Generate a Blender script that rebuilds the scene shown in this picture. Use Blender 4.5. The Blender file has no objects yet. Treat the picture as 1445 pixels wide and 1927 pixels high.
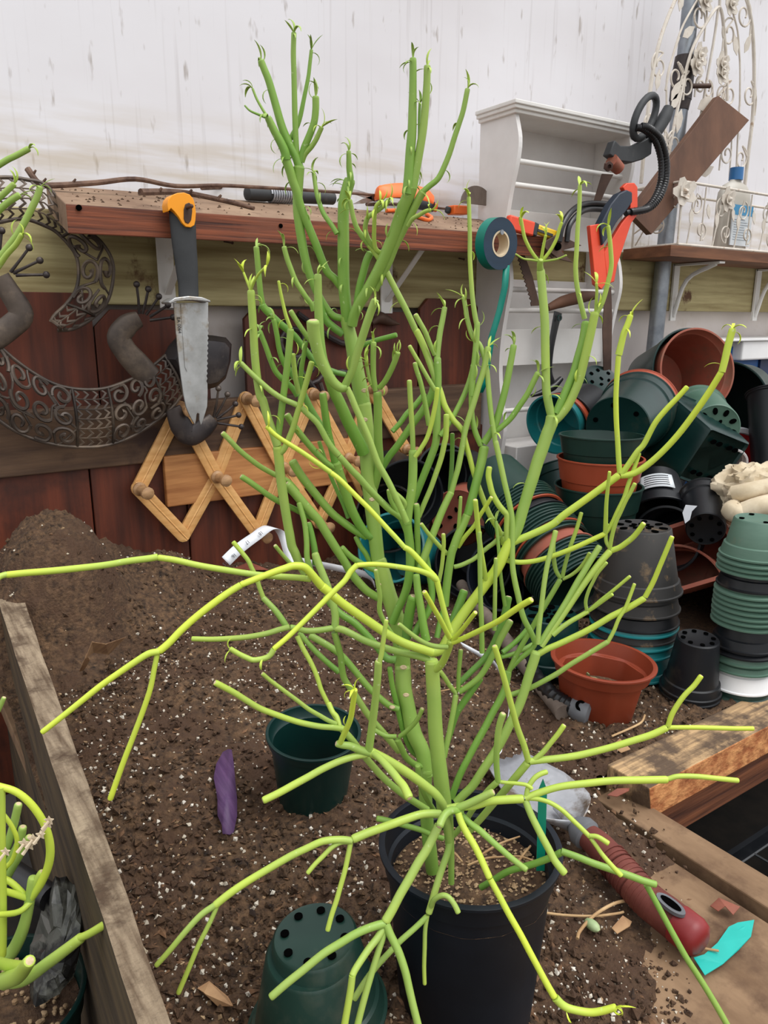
import bpy, bmesh, math, random
from mathutils import Vector, Matrix, Quaternion, noise
random.seed(7)
sc = bpy.context.scene
COL = sc.collection
V = Vector
# ------------------------------------------------------------------ camera
FPX = 1445.0; PITCH = math.radians(14); HEAD = math.radians(55.6); CZ = .47
cd = bpy.data.cameras.new('camera'); cam = bpy.data.objects.new('camera', cd); COL.objects.link(cam)
cd.sensor_fit = 'HORIZONTAL'; cd.sensor_width = 36; cd.lens = 36*FPX/1445; cd.clip_start = .01
cam.location = (0, 0, CZ); cam.rotation_euler = (math.radians(90)-PITCH, 0, HEAD-math.radians(90))
sc.camera = cam
sc.view_settings.view_transform = 'Standard'; sc.view_settings.look = 'None'
sc.view_settings.gamma = 1; sc.view_settings.exposure = 0.45
# sight lines of the photograph: used to measure where things stand in the room
def ray(px, py):
    x = (px-722.5)/FPX; y = (py-963.5)/FPX
    f = math.cos(PITCH)-y*math.sin(PITCH); d = math.sin(PITCH)+y*math.cos(PITCH)
    return V((f*math.cos(HEAD)+x*math.sin(HEAD), f*math.sin(HEAD)-x*math.cos(HEAD), -d)), f
def PD(px, py, t): r, f = ray(px, py); return V((0, 0, CZ))+r*t
def PF(px, py, F): r, f = ray(px, py); return V((0, 0, CZ))+r*(F/f)
def PY(px, py, Y): r, f = ray(px, py); return V((0, 0, CZ))+r*(Y/r.y)
def PZ(px, py, Z): r, f = ray(px, py); return V((0, 0, CZ))+r*((Z-CZ)/r.z)
def PX(px, py, X): r, f = ray(px, py); return V((0, 0, CZ))+r*(X/r.x)
def depth(p): return p.x*math.cos(HEAD)*math.cos(PITCH)+p.y*math.sin(HEAD)*math.cos(PITCH)+(CZ-p.z)*math.sin(PITCH)
# ------------------------------------------------------------------ materials
def lin(c):
    return tuple(((v/255)/12.92 if v/255 <= .04045 else ((v/255+.055)/1.055)**2.4) for v in c)+(1,)
def mat(name, c1, c2=None, scale=(8, 8, 8), rough=.6, bump=0., c3=None, s3=3., f3=(.55, .7), metal=0., detail=6, bscale=None, trans=0., spec=.5, coat=0., lo=.35, hi=.65, sss=0.):
    m = bpy.data.materials.new(name); m.use_nodes = True; n = m.node_tree.nodes; l = m.node_tree.links
    b = n['Principled BSDF']; b.inputs['Roughness'].default_value = rough; b.inputs['Metallic'].default_value = metal
    b.inputs['Specular IOR Level'].default_value = spec; b.inputs['Coat Weight'].default_value = coat
    tc = n.new('ShaderNodeTexCoord'); mp = n.new('ShaderNodeMapping'); mp.inputs['Scale'].default_value = scale
    l.new(tc.outputs['Object'], mp.inputs['Vector'])
    nz = n.new('ShaderNodeTexNoise'); nz.inputs['Scale'].default_value = 1; nz.inputs['Detail'].default_value = detail; nz.inputs['Roughness'].default_value = .6
    l.new(mp.outputs[0], nz.inputs['Vector'])
    r = n.new('ShaderNodeValToRGB'); r.color_ramp.elements[0].position = lo; r.color_ramp.elements[1].position = hi
    r.color_ramp.elements[0].color = lin(c1); r.color_ramp.elements[1].color = lin(c2 or c1)
    l.new(nz.outputs['Fac'], r.inputs[0]); out = r.outputs[0]
    if c3:
        n2 = n.new('ShaderNodeTexNoise'); n2.inputs['Scale'].default_value = s3; n2.inputs['Detail'].default_value = 8; n2.inputs['Roughness'].default_value = .65
        l.new(tc.outputs['Object'], n2.inputs['Vector'])
        r2 = n.new('ShaderNodeValToRGB'); r2.color_ramp.elements[0].position = f3[0]; r2.color_ramp.elements[1].position = f3[1]
        l.new(n2.outputs['Fac'], r2.inputs[0])
        mx = n.new('ShaderNodeMix'); mx.data_type = 'RGBA'; l.new(r2.outputs[0], mx.inputs[0]); l.new(out, mx.inputs[6]); mx.inputs[7].default_value = lin(c3); out = mx.outputs[2]
    l.new(out, b.inputs['Base Color'])
    if bump:
        bp = n.new('ShaderNodeBump'); bp.inputs['Strength'].default_value = bump; bp.inputs['Distance'].default_value = .003
        if bscale:
            n3 = n.new('ShaderNodeTexNoise'); n3.inputs['Scale'].default_value = bscale; n3.inputs['Detail'].default_value = 8
            l.new(tc.outputs['Object'], n3.inputs['Vector']); l.new(n3.outputs['Fac'], bp.inputs['Height'])
        else: l.new(nz.outputs['Fac'], bp.inputs['Height'])
        l.new(bp.outputs[0], b.inputs['Normal'])
    if trans:
        o = n['Material Output']; tr = n.new('ShaderNodeBsdfTranslucent'); ms = n.new('ShaderNodeMixShader'); ms.inputs[0].default_value = trans
        l.new(out, tr.inputs[0]); l.new(b.outputs[0], ms.inputs[1]); l.new(tr.outputs[0], ms.inputs[2]); l.new(ms.outputs[0], o.inputs[0])
    if sss:
        b.inputs['Subsurface Weight'].default_value = sss; b.inputs['Subsurface Scale'].default_value = .01
    return m
M = {}
M['plastic'] = mat('plastic_sheet', (232, 231, 232), (240, 240, 243), (1.5, 1, 2.5), .45, .5, trans=.35, bscale=4)
M['sheet_low'] = mat('lower_sheet', (206, 196, 190), (224, 216, 212), (3, 3, 2), .5, .3, (190, 175, 160), 5)
M['beam'] = mat('pale_beam_wood', (140, 124, 82), (196, 184, 136), (2.2, 8, 40), .8, .45, (92, 62, 38), 11, (.60, .67))
M['picket'] = mat('redwood', (64, 28, 16), (112, 52, 30), (40, 30, 3), .6, .25, (48, 22, 14), 6)
M['rail'] = mat('weathered_rail', (64, 44, 32), (108, 82, 60), (4, 20, 45), .75, .4, (50, 30, 22), 7)
M['plank_front'] = mat('shelf_plank_wood', (58, 26, 15), (150, 80, 48), (4, 10, 190), .7, .35, (120, 70, 48), 6)
M['dusty'] = mat('dusty_wood', (120, 94, 74), (152, 126, 102), (14, 14, 20), .9, .3, (92, 68, 50), 20)
M['newwood'] = mat('new_pine', (150, 92, 48), (206, 146, 88), (4, 20, 60), .6, .2)
M['rack'] = mat('honey_pine', (206, 148, 84), (232, 182, 118), (18, 18, 90), .45, .1, lo=.3)
M['peg'] = mat('peg_wood', (150, 112, 76), (190, 150, 108), (40, 40, 140), .5, .1)
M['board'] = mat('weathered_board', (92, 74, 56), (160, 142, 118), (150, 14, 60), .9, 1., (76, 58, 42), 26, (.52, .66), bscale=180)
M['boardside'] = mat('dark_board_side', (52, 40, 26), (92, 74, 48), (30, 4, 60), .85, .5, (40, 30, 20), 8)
M['bench'] = mat('dusty_plywood', (112, 86, 62), (144, 116, 88), (26, 9, 20), .9, .4, (86, 62, 44), 14, (.5, .66))
M['beamface'] = mat('raw_orange_wood', (160, 92, 50), (222, 158, 100), (60, 50, 90), .75, .9, (140, 78, 40), 40, (.52, .66))
M['beamtop'] = mat('split_wood_top', (104, 84, 64), (206, 170, 124), (8, 150, 60), .85, .8, (88, 70, 54), 20, (.46, .58))
M['beamlow'] = mat('dark_grain_wood', (66, 34, 20), (124, 74, 46), (5, 60, 95), .65, .4)
M['soil'] = mat('potting_soil', (30, 19, 12), (118, 90, 64), (150, 150, 150), .95, 1., (74, 52, 36), 12, (.42, .6), bscale=320, lo=.32, hi=.72)
M['soilball'] = mat('dry_root_ball', (66, 50, 36), (120, 100, 78), (60, 60, 60), .95, 1., (52, 38, 28), 12, bscale=200)
M['perlite'] = mat('perlite', (178, 164, 140), (230, 224, 212), (90, 90, 90), .9)
M['bark'] = mat('bark_chips', (40, 25, 15), (118, 86, 60), (70, 70, 70), .9, lo=.4, hi=.6)
M['gravel'] = mat('tan_gravel', (138, 110, 80), (188, 160, 124), (60, 60, 60), .9)
M['drystem'] = mat('dry_stem', (160, 124, 84), (200, 168, 124), (40, 40, 40), .8)
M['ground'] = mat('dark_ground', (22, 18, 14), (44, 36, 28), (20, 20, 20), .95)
M['black'] = mat('black_plastic', (13, 15, 18), (26, 28, 32), (7, 7, 7), .42, .08, (78, 68, 56), 10, (.62, .82), spec=.35)
M['potblue'] = mat('blue_black_plastic', (14, 20, 27), (24, 31, 40), (9, 9, 9), .45, .1, (62, 62, 62), 22, (.66, .85), spec=.3)
M['blackdirty'] = mat('dirty_black_plastic', (24, 24, 25), (44, 41, 38), (9, 9, 9), .6, .1, (108, 88, 62), 26, (.56, .66))
M['green'] = mat('green_plastic', (20, 44, 38), (32, 60, 52), (8, 8, 8), .38, .06, (92, 92, 78), 9, (.58, .82), spec=.4)
M['dkgreen'] = mat('dark_green_plastic', (8, 36, 34), (16, 50, 46), (8, 8, 8), .33, .06, (70, 72, 60), 12, (.60, .82), spec=.4)
M['lgreen'] = mat('faded_green_plastic', (66, 98, 82), (88, 118, 102), (8, 8, 30), .5, .06, (120, 116, 96), 16, (.62, .80))
M['terra'] = mat('terracotta_plastic', (148, 62, 36), (168, 76, 48), (8, 8, 8), .42, .05, (150, 108, 84), 12, (.62, .82))
M['terraoct'] = mat('orange_brown_plastic', (124, 50, 28), (142, 62, 38), (8, 8, 8), .42, .05, (134, 92, 70), 12, (.60, .82))
M['terradk'] = mat('dusty_terracotta', (134, 66, 48), (158, 88, 68), (8, 8, 8), .7, .1, (110, 84, 66), 14, (.52, .72))
M['teal'] = mat('teal_plastic', (20, 104, 108), (34, 126, 128), (8, 8, 8), .4, .05, (92, 96, 84), 16, (.60, .78))
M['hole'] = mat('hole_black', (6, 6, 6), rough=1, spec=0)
M['cloth'] = mat('dusty_cloth', (176, 158, 128), (222, 208, 182), (14, 14, 14), .95, .5, (162, 124, 84), 9, (.58, .72))
M['redplastic'] = mat('red_plastic', (160, 30, 36), rough=.4); M['whitepl'] = mat('white_plastic', (226, 226, 226), (240, 240, 240), rough=.45)
M['greyrim'] = mat('pale_grey_rim', (176, 178, 182), rough=.4)
M['white'] = mat('white_painted_wood', (214, 210, 204), (232, 230, 226), (5, 5, 5), .5, .15, (180, 164, 142), 12, (.64, .78))
M['whiteshade'] = mat('white_paint_scuffed', (206, 202, 198), (226, 223, 220), (5, 5, 5), .5, .15, (150, 146, 142), 40, (.70, .76))
M['wire'] = mat('white_wire', (198, 188, 174), (222, 214, 202), (30, 30, 30), .5, .1, (168, 140, 112), 30, (.6, .7))
M['steel'] = mat('galvanized_steel', (120, 126, 134), (168, 174, 180), (14, 14, 14), .4, .05, metal=.7)
M['blade'] = mat('dirty_steel_blade', (150, 150, 148), (196, 198, 198), (16, 16, 16), .35, .05, (150, 136, 116), 26, (.52, .66), metal=.55)
M['alu'] = mat('dusty_aluminium', (150, 152, 158), (196, 198, 202), (16, 16, 16), .5, .15, (122, 106, 90), 30, (.52, .66), metal=.6)
M['darkmetal'] = mat('tarnished_metal', (58, 50, 46), (96, 84, 74), (16, 16, 16), .5, .25, (134, 116, 98), 12, (.5, .7), metal=.35)
M['metaldk'] = mat('dark_iron', (44, 40, 42), (74, 66, 64), (16, 16, 16), .45, .25, (112, 100, 90), 10, (.55, .72), metal=.4)
M['rust'] = mat('rusty_blade', (64, 46, 38), (98, 74, 60), (14, 14, 14), .6, .2, metal=.3)
M['nail'] = mat('rusty_nail', (58, 36, 28), (84, 56, 44), (60, 60, 60), .7)
M['yellow'] = mat('amber_plastic', (248, 158, 16), rough=.4)
M['rubber'] = mat('black_rubber', (42, 44, 46), (58, 60, 62), (14, 14, 14), .65, .15, (92, 88, 82), 16, (.62, .8))
M['hose'] = mat('black_tube', (18, 18, 20), (30, 30, 32), (20, 20, 20), .35)
M['orange'] = mat('orange_red_plastic', (226, 66, 36), (238, 84, 50), (10, 10, 10), .4)
M['orange2'] = mat('bright_orange_plastic', (240, 104, 36), (244, 122, 50), (10, 10, 10), .45)
M['toolyellow'] = mat('yellow_plastic', (226, 178, 30), (238, 196, 50), (20, 20, 20), .45)
M['navy'] = mat('navy_grip', (34, 44, 58), (46, 56, 70), (14, 14, 14), .55)
M['redhandle'] = mat('dusty_red_rubber', (98, 44, 36), (122, 62, 50), (20, 20, 20), .75, .1, (150, 98, 80), 10)
M['redbutt'] = mat('red_handle_end', (122, 28, 30), (142, 42, 42), (20, 20, 20), .45)
M['grey'] = mat('grey_rubber', (96, 98, 102), (116, 118, 122), (20, 20, 20), .6)
M['oldwood'] = mat('grey_stick_wood', (92, 80, 72), (128, 114, 102), (30, 30, 10), .8, .3)
M['brownboard'] = mat('brown_board', (82, 52, 34), (108, 72, 50), (14, 8, 8), .7, .15, (66, 44, 32), 7)
M['twig'] = mat('twig_bark', (74, 52, 42), (122, 96, 80), (60, 60, 60), .85, .4)
M['tape'] = mat('green_tie_tape', (0, 130, 112), (8, 146, 126), rough=.4, trans=.2)
M['tapeside'] = mat('dark_tape_side', (20, 44, 64), (26, 54, 76), (8, 8, 40), .45)
M['card'] = mat('cardboard_core', (204, 184, 150), (222, 204, 172), rough=.8)
M['paper'] = mat('paper_tape', (214, 218, 224), (228, 230, 234), (30, 30, 30), .7)
M['ink'] = mat('black_ink', (44, 44, 50), rough=.7)
M['redink'] = mat('red_ink', (140, 40, 48), rough=.7)
M['tag'] = mat('turquoise_tag', (20, 176, 164), (32, 190, 178), (20, 20, 20), .45, trans=.15)
M['tag2'] = mat('green_tag', (0, 126, 100), (6, 140, 112), (20, 20, 20), .45)
M['purple'] = mat('purple_leaf', (74, 48, 86), (102, 72, 112), (200, 14, 60), .55, .2, (72, 38, 88), 40)
M['dryleaf'] = mat('dry_leaf', (146, 108, 76), (186, 148, 108), (40, 40, 40), .8, .3)
M['redleaf'] = mat('reddish_dry_leaf', (112, 58, 44), (146, 84, 66), (40, 40, 40), .7)
M['succ'] = mat('pale_succulent_leaf', (146, 168, 120), (172, 190, 140), (40, 40, 40), .5)
M['bottle'] = mat('cloudy_bottle', (206, 200, 188), (222, 218, 208), (12, 12, 12), .4, trans=.3)
M['bluecap'] = mat('blue_cap', (40, 104, 160), rough=.4)
M['labelblue'] = mat('blue_label', (70, 150, 196), rough=.5); M['labelgrey'] = mat('label_print', (168, 178, 186), rough=.6); M['labelwhite'] = mat('white_label', (216, 222, 226), rough=.5)
M['boxblue'] = mat('blue_box', (20, 84, 150), (30, 96, 164), (9, 9, 9), .5)
M['boxnavy'] = mat('navy_box', (30, 48, 84), (38, 56, 94), (9, 9, 9), .5)
M['bag'] = mat('grey_plastic_bag', (66, 66, 62), (98, 98, 90), (14, 14, 14), .35, .5, (16, 16, 16), 22, (.48, .56))
M['scar'] = mat('cut_scar', (188, 168, 130), (214, 190, 156), (300, 300, 300), .8)
M['dryflower'] = mat('dry_flower', (196, 176, 148), (218, 200, 172), (60, 60, 60), .8)
M['woodbrown'] = mat('brown_shelf_wood', (92, 56, 34), (132, 86, 56), (4, 20, 50), .7, .2)
def stem_mat():
    m = bpy.data.materials.new('stem_skin'); m.use_nodes = True; n = m.node_tree.nodes; l = m.node_tree.links; b = n['Principled BSDF']
    b.inputs['Roughness'].default_value = .42; b.inputs['Specular IOR Level'].default_value = .4
    at = n.new('ShaderNodeAttribute'); at.attribute_name = 'tone'
    tc = n.new('ShaderNodeTexCoord'); nz = n.new('ShaderNodeTexNoise'); nz.inputs['Scale'].default_value = 28; nz.inputs['Detail'].default_value = 5
    l.new(tc.outputs['Object'], nz.inputs['Vector'])
    ad = n.new('ShaderNodeMath'); ad.operation = 'MULTIPLY_ADD'; ad.inputs[1].default_value = .35; l.new(nz.outputs['Fac'], ad.inputs[0])
    sb = n.new('ShaderNodeMath'); sb.operation = 'SUBTRACT'; sb.inputs[1].default_value = .175; l.new(at.outputs['Fac'], sb.inputs[0]); l.new(sb.outputs[0], ad.inputs[2])
    r = n.new('ShaderNodeValToRGB'); e = r.color_ramp.elements
    e[0].position = 0; e[0].color = lin((104, 142, 84)); e[1].position = 1; e[1].color = lin((202, 218, 70))
    a = e.new(.3); a.color = lin((112, 158, 62)); a = e.new(.6); a.color = lin((156, 182, 90)); a = e.new(.8); a.color = lin((182, 204, 82))
    l.new(ad.outputs[0], r.inputs[0])
    n2 = n.new('ShaderNodeTexNoise'); n2.inputs['Scale'].default_value = 320; n2.inputs['Detail'].default_value = 2; l.new(tc.outputs['Object'], n2.inputs['Vector'])
    r2 = n.new('ShaderNodeValToRGB'); r2.color_ramp.elements[0].position = .70; r2.color_ramp.elements[1].position = .78; r2.color_ramp.elements[1].color = (.45, .45, .45, 1); l.new(n2.outputs['Fac'], r2.inputs[0])
    mx = n.new('ShaderNodeMix'); mx.data_type = 'RGBA'; l.new(r2.outputs[0], mx.inputs[0]); l.new(r.outputs[0], mx.inputs[6]); mx.inputs[7].default_value = lin((206, 220, 170))
    l.new(mx.outputs[2], b.inputs['Base Color'])
    bp = n.new('ShaderNodeBump'); bp.inputs['Strength'].default_value = .12; bp.inputs['Distance'].default_value = .001; l.new(nz.outputs['Fac'], bp.inputs['Height']); l.new(bp.outputs[0], b.inputs['Normal'])
    return m
M['stem'] = stem_mat()
def leaf_mat():
    m = M['stem'].copy(); m.name = 'leaf_skin'; return m
M['leaf'] = leaf_mat()
# ------------------------------------------------------------------ mesh building
class MB:
    def __init__(s): s.v = []; s.f = []; s.mi = []; s.tone = []; s.t = 0.; s.m = 0
    def face(s, idx): s.f.append(tuple(idx)); s.mi.append(s.m)
    def vert(s, p): s.v.append(tuple(p)); s.tone.append(s.t); return len(s.v)-1
    def hexa(s, c):          # 8 corners: bottom 4 (ccw), top 4
        b = len(s.v)
        for p in c: s.vert(p)
        for q in ((0, 3, 2, 1), (4, 5, 6, 7), (0, 1, 5, 4), (1, 2, 6, 5), (2, 3, 7, 6), (3, 0, 4, 7)): s.face([b+i for i in q])
    def box(s, lo, hi, mtx=None):
        x0, y0, z0 = lo; x1, y1, z1 = hi
        c = [V(p) for p in ((x0, y0, z0), (x1, y0, z0), (x1, y1, z0), (x0, y1, z0), (x0, y0, z1), (x1, y0, z1), (x1, y1, z1), (x0, y1, z1))]
        s.hexa([mtx @ p for p in c] if mtx else c)
    def bar(s, a, b, w, h, up=V((0, 0, 1))):      # box from a to b; w across, h along up
        d = (b-a).normalized(); sd = d.cross(up).normalized(); u = sd.cross(d).normalized()
        c = []
        for uu in (-.5, .5):
            for p, q in ((a, -.5), (b, -.5), (b, .5), (a, .5)): c.append(p+sd*w*q+u*h*uu)
        s.hexa(c)
    def tube(s, pts, rad, n=10, caps=True, smooth=0, flat=None):
        pts = [V(p) for p in pts]
        if not hasattr(rad, '__len__'): rad = [rad]*len(pts)
        if smooth: pts, rad = spline(pts, rad, smooth)
        N = len(pts); prev = None; rings = []
        for i, p in enumerate(pts):
            d = (pts[min(i+1, N-1)]-pts[max(i-1, 0)])
            d = d.normalized() if d.length > 1e-9 else V((0, 0, 1))
            if prev is None:
                a = flat if flat is not None else (V((0, 0, 1)) if abs(d.z) < .9 else V((1, 0, 0)))
                u = (a-d*a.dot(d)).normalized()
            else: u = (prev-d*prev.dot(d)); u = u.normalized() if u.length > 1e-6 else prev
            prev = u; w = d.cross(u); ring = []
            for k in range(n):
                t = 2*math.pi*k/n; fl = .3 if flat is not None else 1
                ring.append(s.vert(p+(u*math.cos(t)*fl+w*math.sin(t))*rad[i]))
            rings.append(ring)
        for i in range(N-1):
            for k in range(n): s.face((rings[i][k], rings[i][(k+1) % n], rings[i+1][(k+1) % n], rings[i+1][k]))
        if caps: s.face(rings[0][::-1]); s.face(rings[-1])
        return rings
    def lathe(s, prof, mtx, n=48, shape=None):
        rings = []
        for (r, z) in prof:
            if r < 1e-6: rings.append([s.vert(mtx @ V((0, 0, z)))]); continue
            ring = []
            for k in range(n):
                t = 2*math.pi*(k+.5)/n; rr = shape(r, z, t) if shape else r
                ring.append(s.vert(mtx @ V((rr*math.cos(t), rr*math.sin(t), z))))
            rings.append(ring)
        for a, b in zip(rings, rings[1:]):
            for k in range(n):
                k2 = (k+1) % n
                if len(a) == 1 and len(b) == 1: continue
                if len(a) == 1: s.face((a[0], b[k2], b[k]))
                elif len(b) == 1: s.face((a[k], a[k2], b[0]))
                else: s.face((a[k], a[k2], b[k2], b[k]))
    def prism(s, poly, off):     # poly: 3D points; off: extrusion vector
        b = len(s.v); n = len(poly)
        for p in poly: s.vert(p)
        for p in poly: s.vert(V(p)+off)
        s.face([b+i for i in range(n)]); s.face([b+n+i for i in range(n)][::-1])
        for i in range(n): s.face((b+i, b+n+i, b+n+(i+1) % n, b+(i+1) % n))
    def ball(s, c, r, n=8, sq=V((1, 1, 1))):
        prof = [(0, -r)]+[(r*math.cos(a), r*math.sin(a)) for a in [math.pi*(i/(n/2)-.5) for i in range(1, n//2)]]+[(0, r)]
        s.lathe(prof, Matrix.Translation(c) @ Matrix.Diagonal((sq.x, sq.y, sq.z, 1)), n)
    def build(s, name, mats, parent=None, smooth=True, bevel=0, root=None, sub=0, solid=0):
        me = bpy.data.meshes.new(name)
        off = V((0, 0, 0)); q = parent
        while q is not None: off = off+q.location; q = q.parent
        loc = V(root) if root is not None else V((0, 0, 0))
        off = off+loc
        me.from_pydata([(x-off.x, y-off.y, z-off.z) for x, y, z in s.v], [], s.f)
        mats = mats if isinstance(mats, (list, tuple)) else [mats]
        for m_ in mats: me.materials.append(M[m_] if isinstance(m_, str) else m_)
        for p, i in zip(me.polygons, s.mi): p.material_index = i
        if any(s.tone):
            a = me.attributes.new('tone', 'FLOAT', 'POINT'); a.data.foreach_set('value', s.tone)
        bm = bmesh.new(); bm.from_mesh(me); bmesh.ops.recalc_face_normals(bm, faces=bm.faces); bm.to_mesh(me); bm.free()
        if smooth:
            me.polygons.foreach_set('use_smooth', [True]*len(me.polygons))
            me.set_sharp_from_angle(angle=math.radians(38))
        o = bpy.data.objects.new(name, me); COL.objects.link(o); o.location = loc
        if parent: o.parent = parent
        if bevel:
            b = o.modifiers.new('bevel', 'BEVEL'); b.width = bevel; b.segments = 2; b.limit_method = 'ANGLE'; b.angle_limit = math.radians(35)
        return o
def spline(pts, rad, k):
    P_ = [pts[0]*2-pts[1]]+pts+[pts[-1]*2-pts[-2]]; R_ = [rad[0]]+list(rad)+[rad[-1]]; op = []; orr = []
    for i in range(1, len(P_)-2):
        for j in range(k):
            t = j/k; a, b, c, d = P_[i-1:i+3]
            op.append(.5*((2*b)+(c-a)*t+(2*a-5*b+4*c-d)*t*t+(3*b-a-3*c+d)*t**3)); orr.append(R_[i]*(1-t)+R_[i+1]*t)
    op.append(pts[-1]); orr.append(rad[-1]); return op, orr
def tag(o, label, cat=None, group=None, kind=None):
    if label: o['label'] = label
    if cat: o['category'] = cat
    if group: o['group'] = group
    if kind: o['kind'] = kind
    return o
def thing(name, label, cat, loc, group=None):
    o = bpy.data.objects.new(name, None); COL.objects.link(o); o.location = loc; o.empty_display_size = .02
    return tag(o, label, cat, group)
def frame(base, axis, spin=0.):
    return Matrix.Translation(base) @ V(axis).normalized().to_track_quat('Z', 'Y').to_matrix().to_4x4() @ Matrix.Rotation(spin, 4, 'Z')
def text(name, body, size, mtx, m, parent=None):
    cu = bpy.data.curves.new('t', 'FONT'); cu.body = body; cu.size = size; cu.extrude = size*.01; cu.align_x = 'CENTER'; cu.align_y = 'CENTER'
    to = bpy.data.objects.new('t', cu); COL.objects.link(to)
    bpy.context.view_layer.update()
    me = bpy.data.meshes.new_from_object(to.evaluated_get(bpy.context.evaluated_depsgraph_get()))
    bpy.data.objects.remove(to)
    off = V((0, 0, 0)); q = parent
    while q is not None: off = off+q.location; q = q.parent
    me.transform(Matrix.Translation(-off) @ mtx); me.materials.clear(); me.materials.append(M[m])
    o = bpy.data.objects.new(name, me); COL.objects.link(o)
    if parent: o.parent = parent
    return o
def basis(o, x, n):     # matrix with local x along x and local z along n at o
    x = x.normalized(); n = (n-x*n.dot(x)).normalized(); y = n.cross(x)
    return Matrix(((x.x, y.x, n.x, o.x), (x.y, y.y, n.y, o.y), (x.z, y.z, n.z, o.z), (0, 0, 0, 1)))
# ------------------------------------------------------------------ light
w = bpy.data.worlds.new('sky'); sc.world = w; w.use_nodes = True
wn = w.node_tree.nodes; wl = w.node_tree.links; bg = wn['Background']
tc = wn.new('ShaderNodeTexCoord'); sp = wn.new('ShaderNodeSeparateXYZ'); wl.new(tc.outputs['Generated'], sp.inputs[0])
rp = wn.new('ShaderNodeValToRGB'); wl.new(sp.outputs[2], rp.inputs[0])
rp.color_ramp.elements[0].position = .0; rp.color_ramp.elements[0].color = (.34, .32, .30, 1)
rp.color_ramp.elements[1].position = .75; rp.color_ramp.elements[1].color = (1.0, 1.02, 1.05, 1)
e = rp.color_ramp.elements.new(.12); e.color = (.80, .80, .81, 1)
wl.new(rp.outputs[0], bg.inputs[0]); bg.inputs[1].default_value = 1.0
ld = bpy.data.lights.new('daylight', 'SUN'); lo_ = bpy.data.objects.new('daylight', ld); COL.objects.link(lo_)
ld.energy = 1.5; ld.angle = math.radians(38); ld.color = (1, .985, .96)
lo_.rotation_euler = V((.25, -.45, 1)).to_track_quat('Z', 'Y').to_euler(); lo_.location = (0, 0, 3)
# ------------------------------------------------------------------ back wall
def slab(name, m, x0, x1, z0, z1, y0, y1, bevel=.002, kind='structure', parent=None, label=None):
    b = MB(); b.box((x0, y0, z0), (x1, y1, z1)); o = b.build(name, m, parent, root=(x0, y0, z0) if not parent else None, smooth=False, bevel=bevel)
    if kind and not parent: o['kind'] = kind
    if label: o['label'] = label
    return o
# milky plastic sheet with soft folds
b = MB(); nx, nz_ = 90, 60; X0, X1, Z0, Z1 = -.5, 4.2, .55, 2.6
for j in range(nz_+1):
    for i in range(nx+1):
        x = X0+(X1-X0)*i/nx; z = Z0+(Z1-Z0)*j/nz_
        b.vert((x, 1.225+.012*noise.noise(V((x*2.2, z*1.3, 0)))+.004*noise.noise(V((x*6, z*4, 3))), z))
for j in range(nz_):
    for i in range(nx): a = j*(nx+1)+i; b.face((a, a+1, a+nx+2, a+nx+1))
def plastic_mat():
    m = bpy.data.materials.new('milky_sheet'); m.use_nodes = True; n = m.node_tree.nodes; l = m.node_tree.links; p = n['Principled BSDF']
    tc = n.new('ShaderNodeTexCoord')
    def nz(scale, s, det=5, dist=0.):
        mp = n.new('ShaderNodeMapping'); mp.inputs['Scale'].default_value = scale; l.new(tc.outputs['Object'], mp.inputs[0])
        q = n.new('ShaderNodeTexNoise'); q.inputs['Scale'].default_value = s; q.inputs['Detail'].default_value = det; q.inputs['Distortion'].default_value = dist; l.new(mp.outputs[0], q.inputs['Vector']); return q
    def ramp(src, a, b_, ca, cb):
        r = n.new('ShaderNodeValToRGB'); r.color_ramp.elements[0].position = a; r.color_ramp.elements[1].position = b_; r.color_ramp.elements[0].color = ca; r.color_ramp.elements[1].color = cb; l.new(src, r.inputs[0]); return r
    def mix(fac, a, b_, is_col=False):
        q = n.new('ShaderNodeMix'); q.data_type = 'RGBA'; l.new(fac, q.inputs[0])
        l.new(a, q.inputs[6])
        if is_col: q.inputs[7].default_value = b_
        else: l.new(b_, q.inputs[7])
        return q.outputs[2]
    W, K = (1, 1, 1, 1), (0, 0, 0, 1)
    base = ramp(nz((1, 1, 2), 1.6).outputs['Fac'], .3, .7, lin((226, 222, 224)), lin((242, 241, 245))).outputs[0]
    # vertical dirt specks
    sp_ = ramp(nz((34, 1, 9), 1.7, 3).outputs['Fac'], .63, .72, K, (.6, .6, .6, 1)).outputs[0]
    base = mix(sp_, base, lin((150, 136, 122)), True)
    st = ramp(nz((70, 1, 2.2), 1.4, 4).outputs['Fac'], .58, .80, K, (.45, .45, .45, 1)).outputs[0]
    base = mix(st, base, lin((178, 170, 168)), True)
    # tan dirt band low on the sheet
    se = n.new('ShaderNodeSeparateXYZ'); l.new(tc.outputs['Object'], se.inputs[0])
    bd = n.new('ShaderNodeMapRange'); bd.inputs[1].default_value = .16; bd.inputs[2].default_value = .24; bd.inputs[3].default_value = .55; bd.inputs[4].default_value = 0; l.new(se.outputs[2], bd.inputs[0])
    nb = ramp(nz((3, 1, 26), 1.5, 5).outputs['Fac'], .42, .62, K, W).outputs[0]
    mm = n.new('ShaderNodeMath'); mm.operation = 'MULTIPLY'; l.new(bd.outputs[0], mm.inputs[0]); l.new(nb, mm.inputs[1])
    base = mix(mm.outputs[0], base, lin((196, 178, 148)), True)
    l.new(base, p.inputs['Base Color']); p.inputs['Roughness'].default_value = .4
    tr = n.new('ShaderNodeBsdfTranslucent'); l.new(base, tr.inputs[0]); ms = n.new('ShaderNodeMixShader'); ms.inputs[0].default_value = .4
    l.new(p.outputs[0], ms.inputs[1]); l.new(tr.outputs[0], ms.inputs[2]); l.new(ms.outputs[0], n['Material Output'].inputs[0])
    return m
M['milky'] = plastic_mat()
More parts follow.
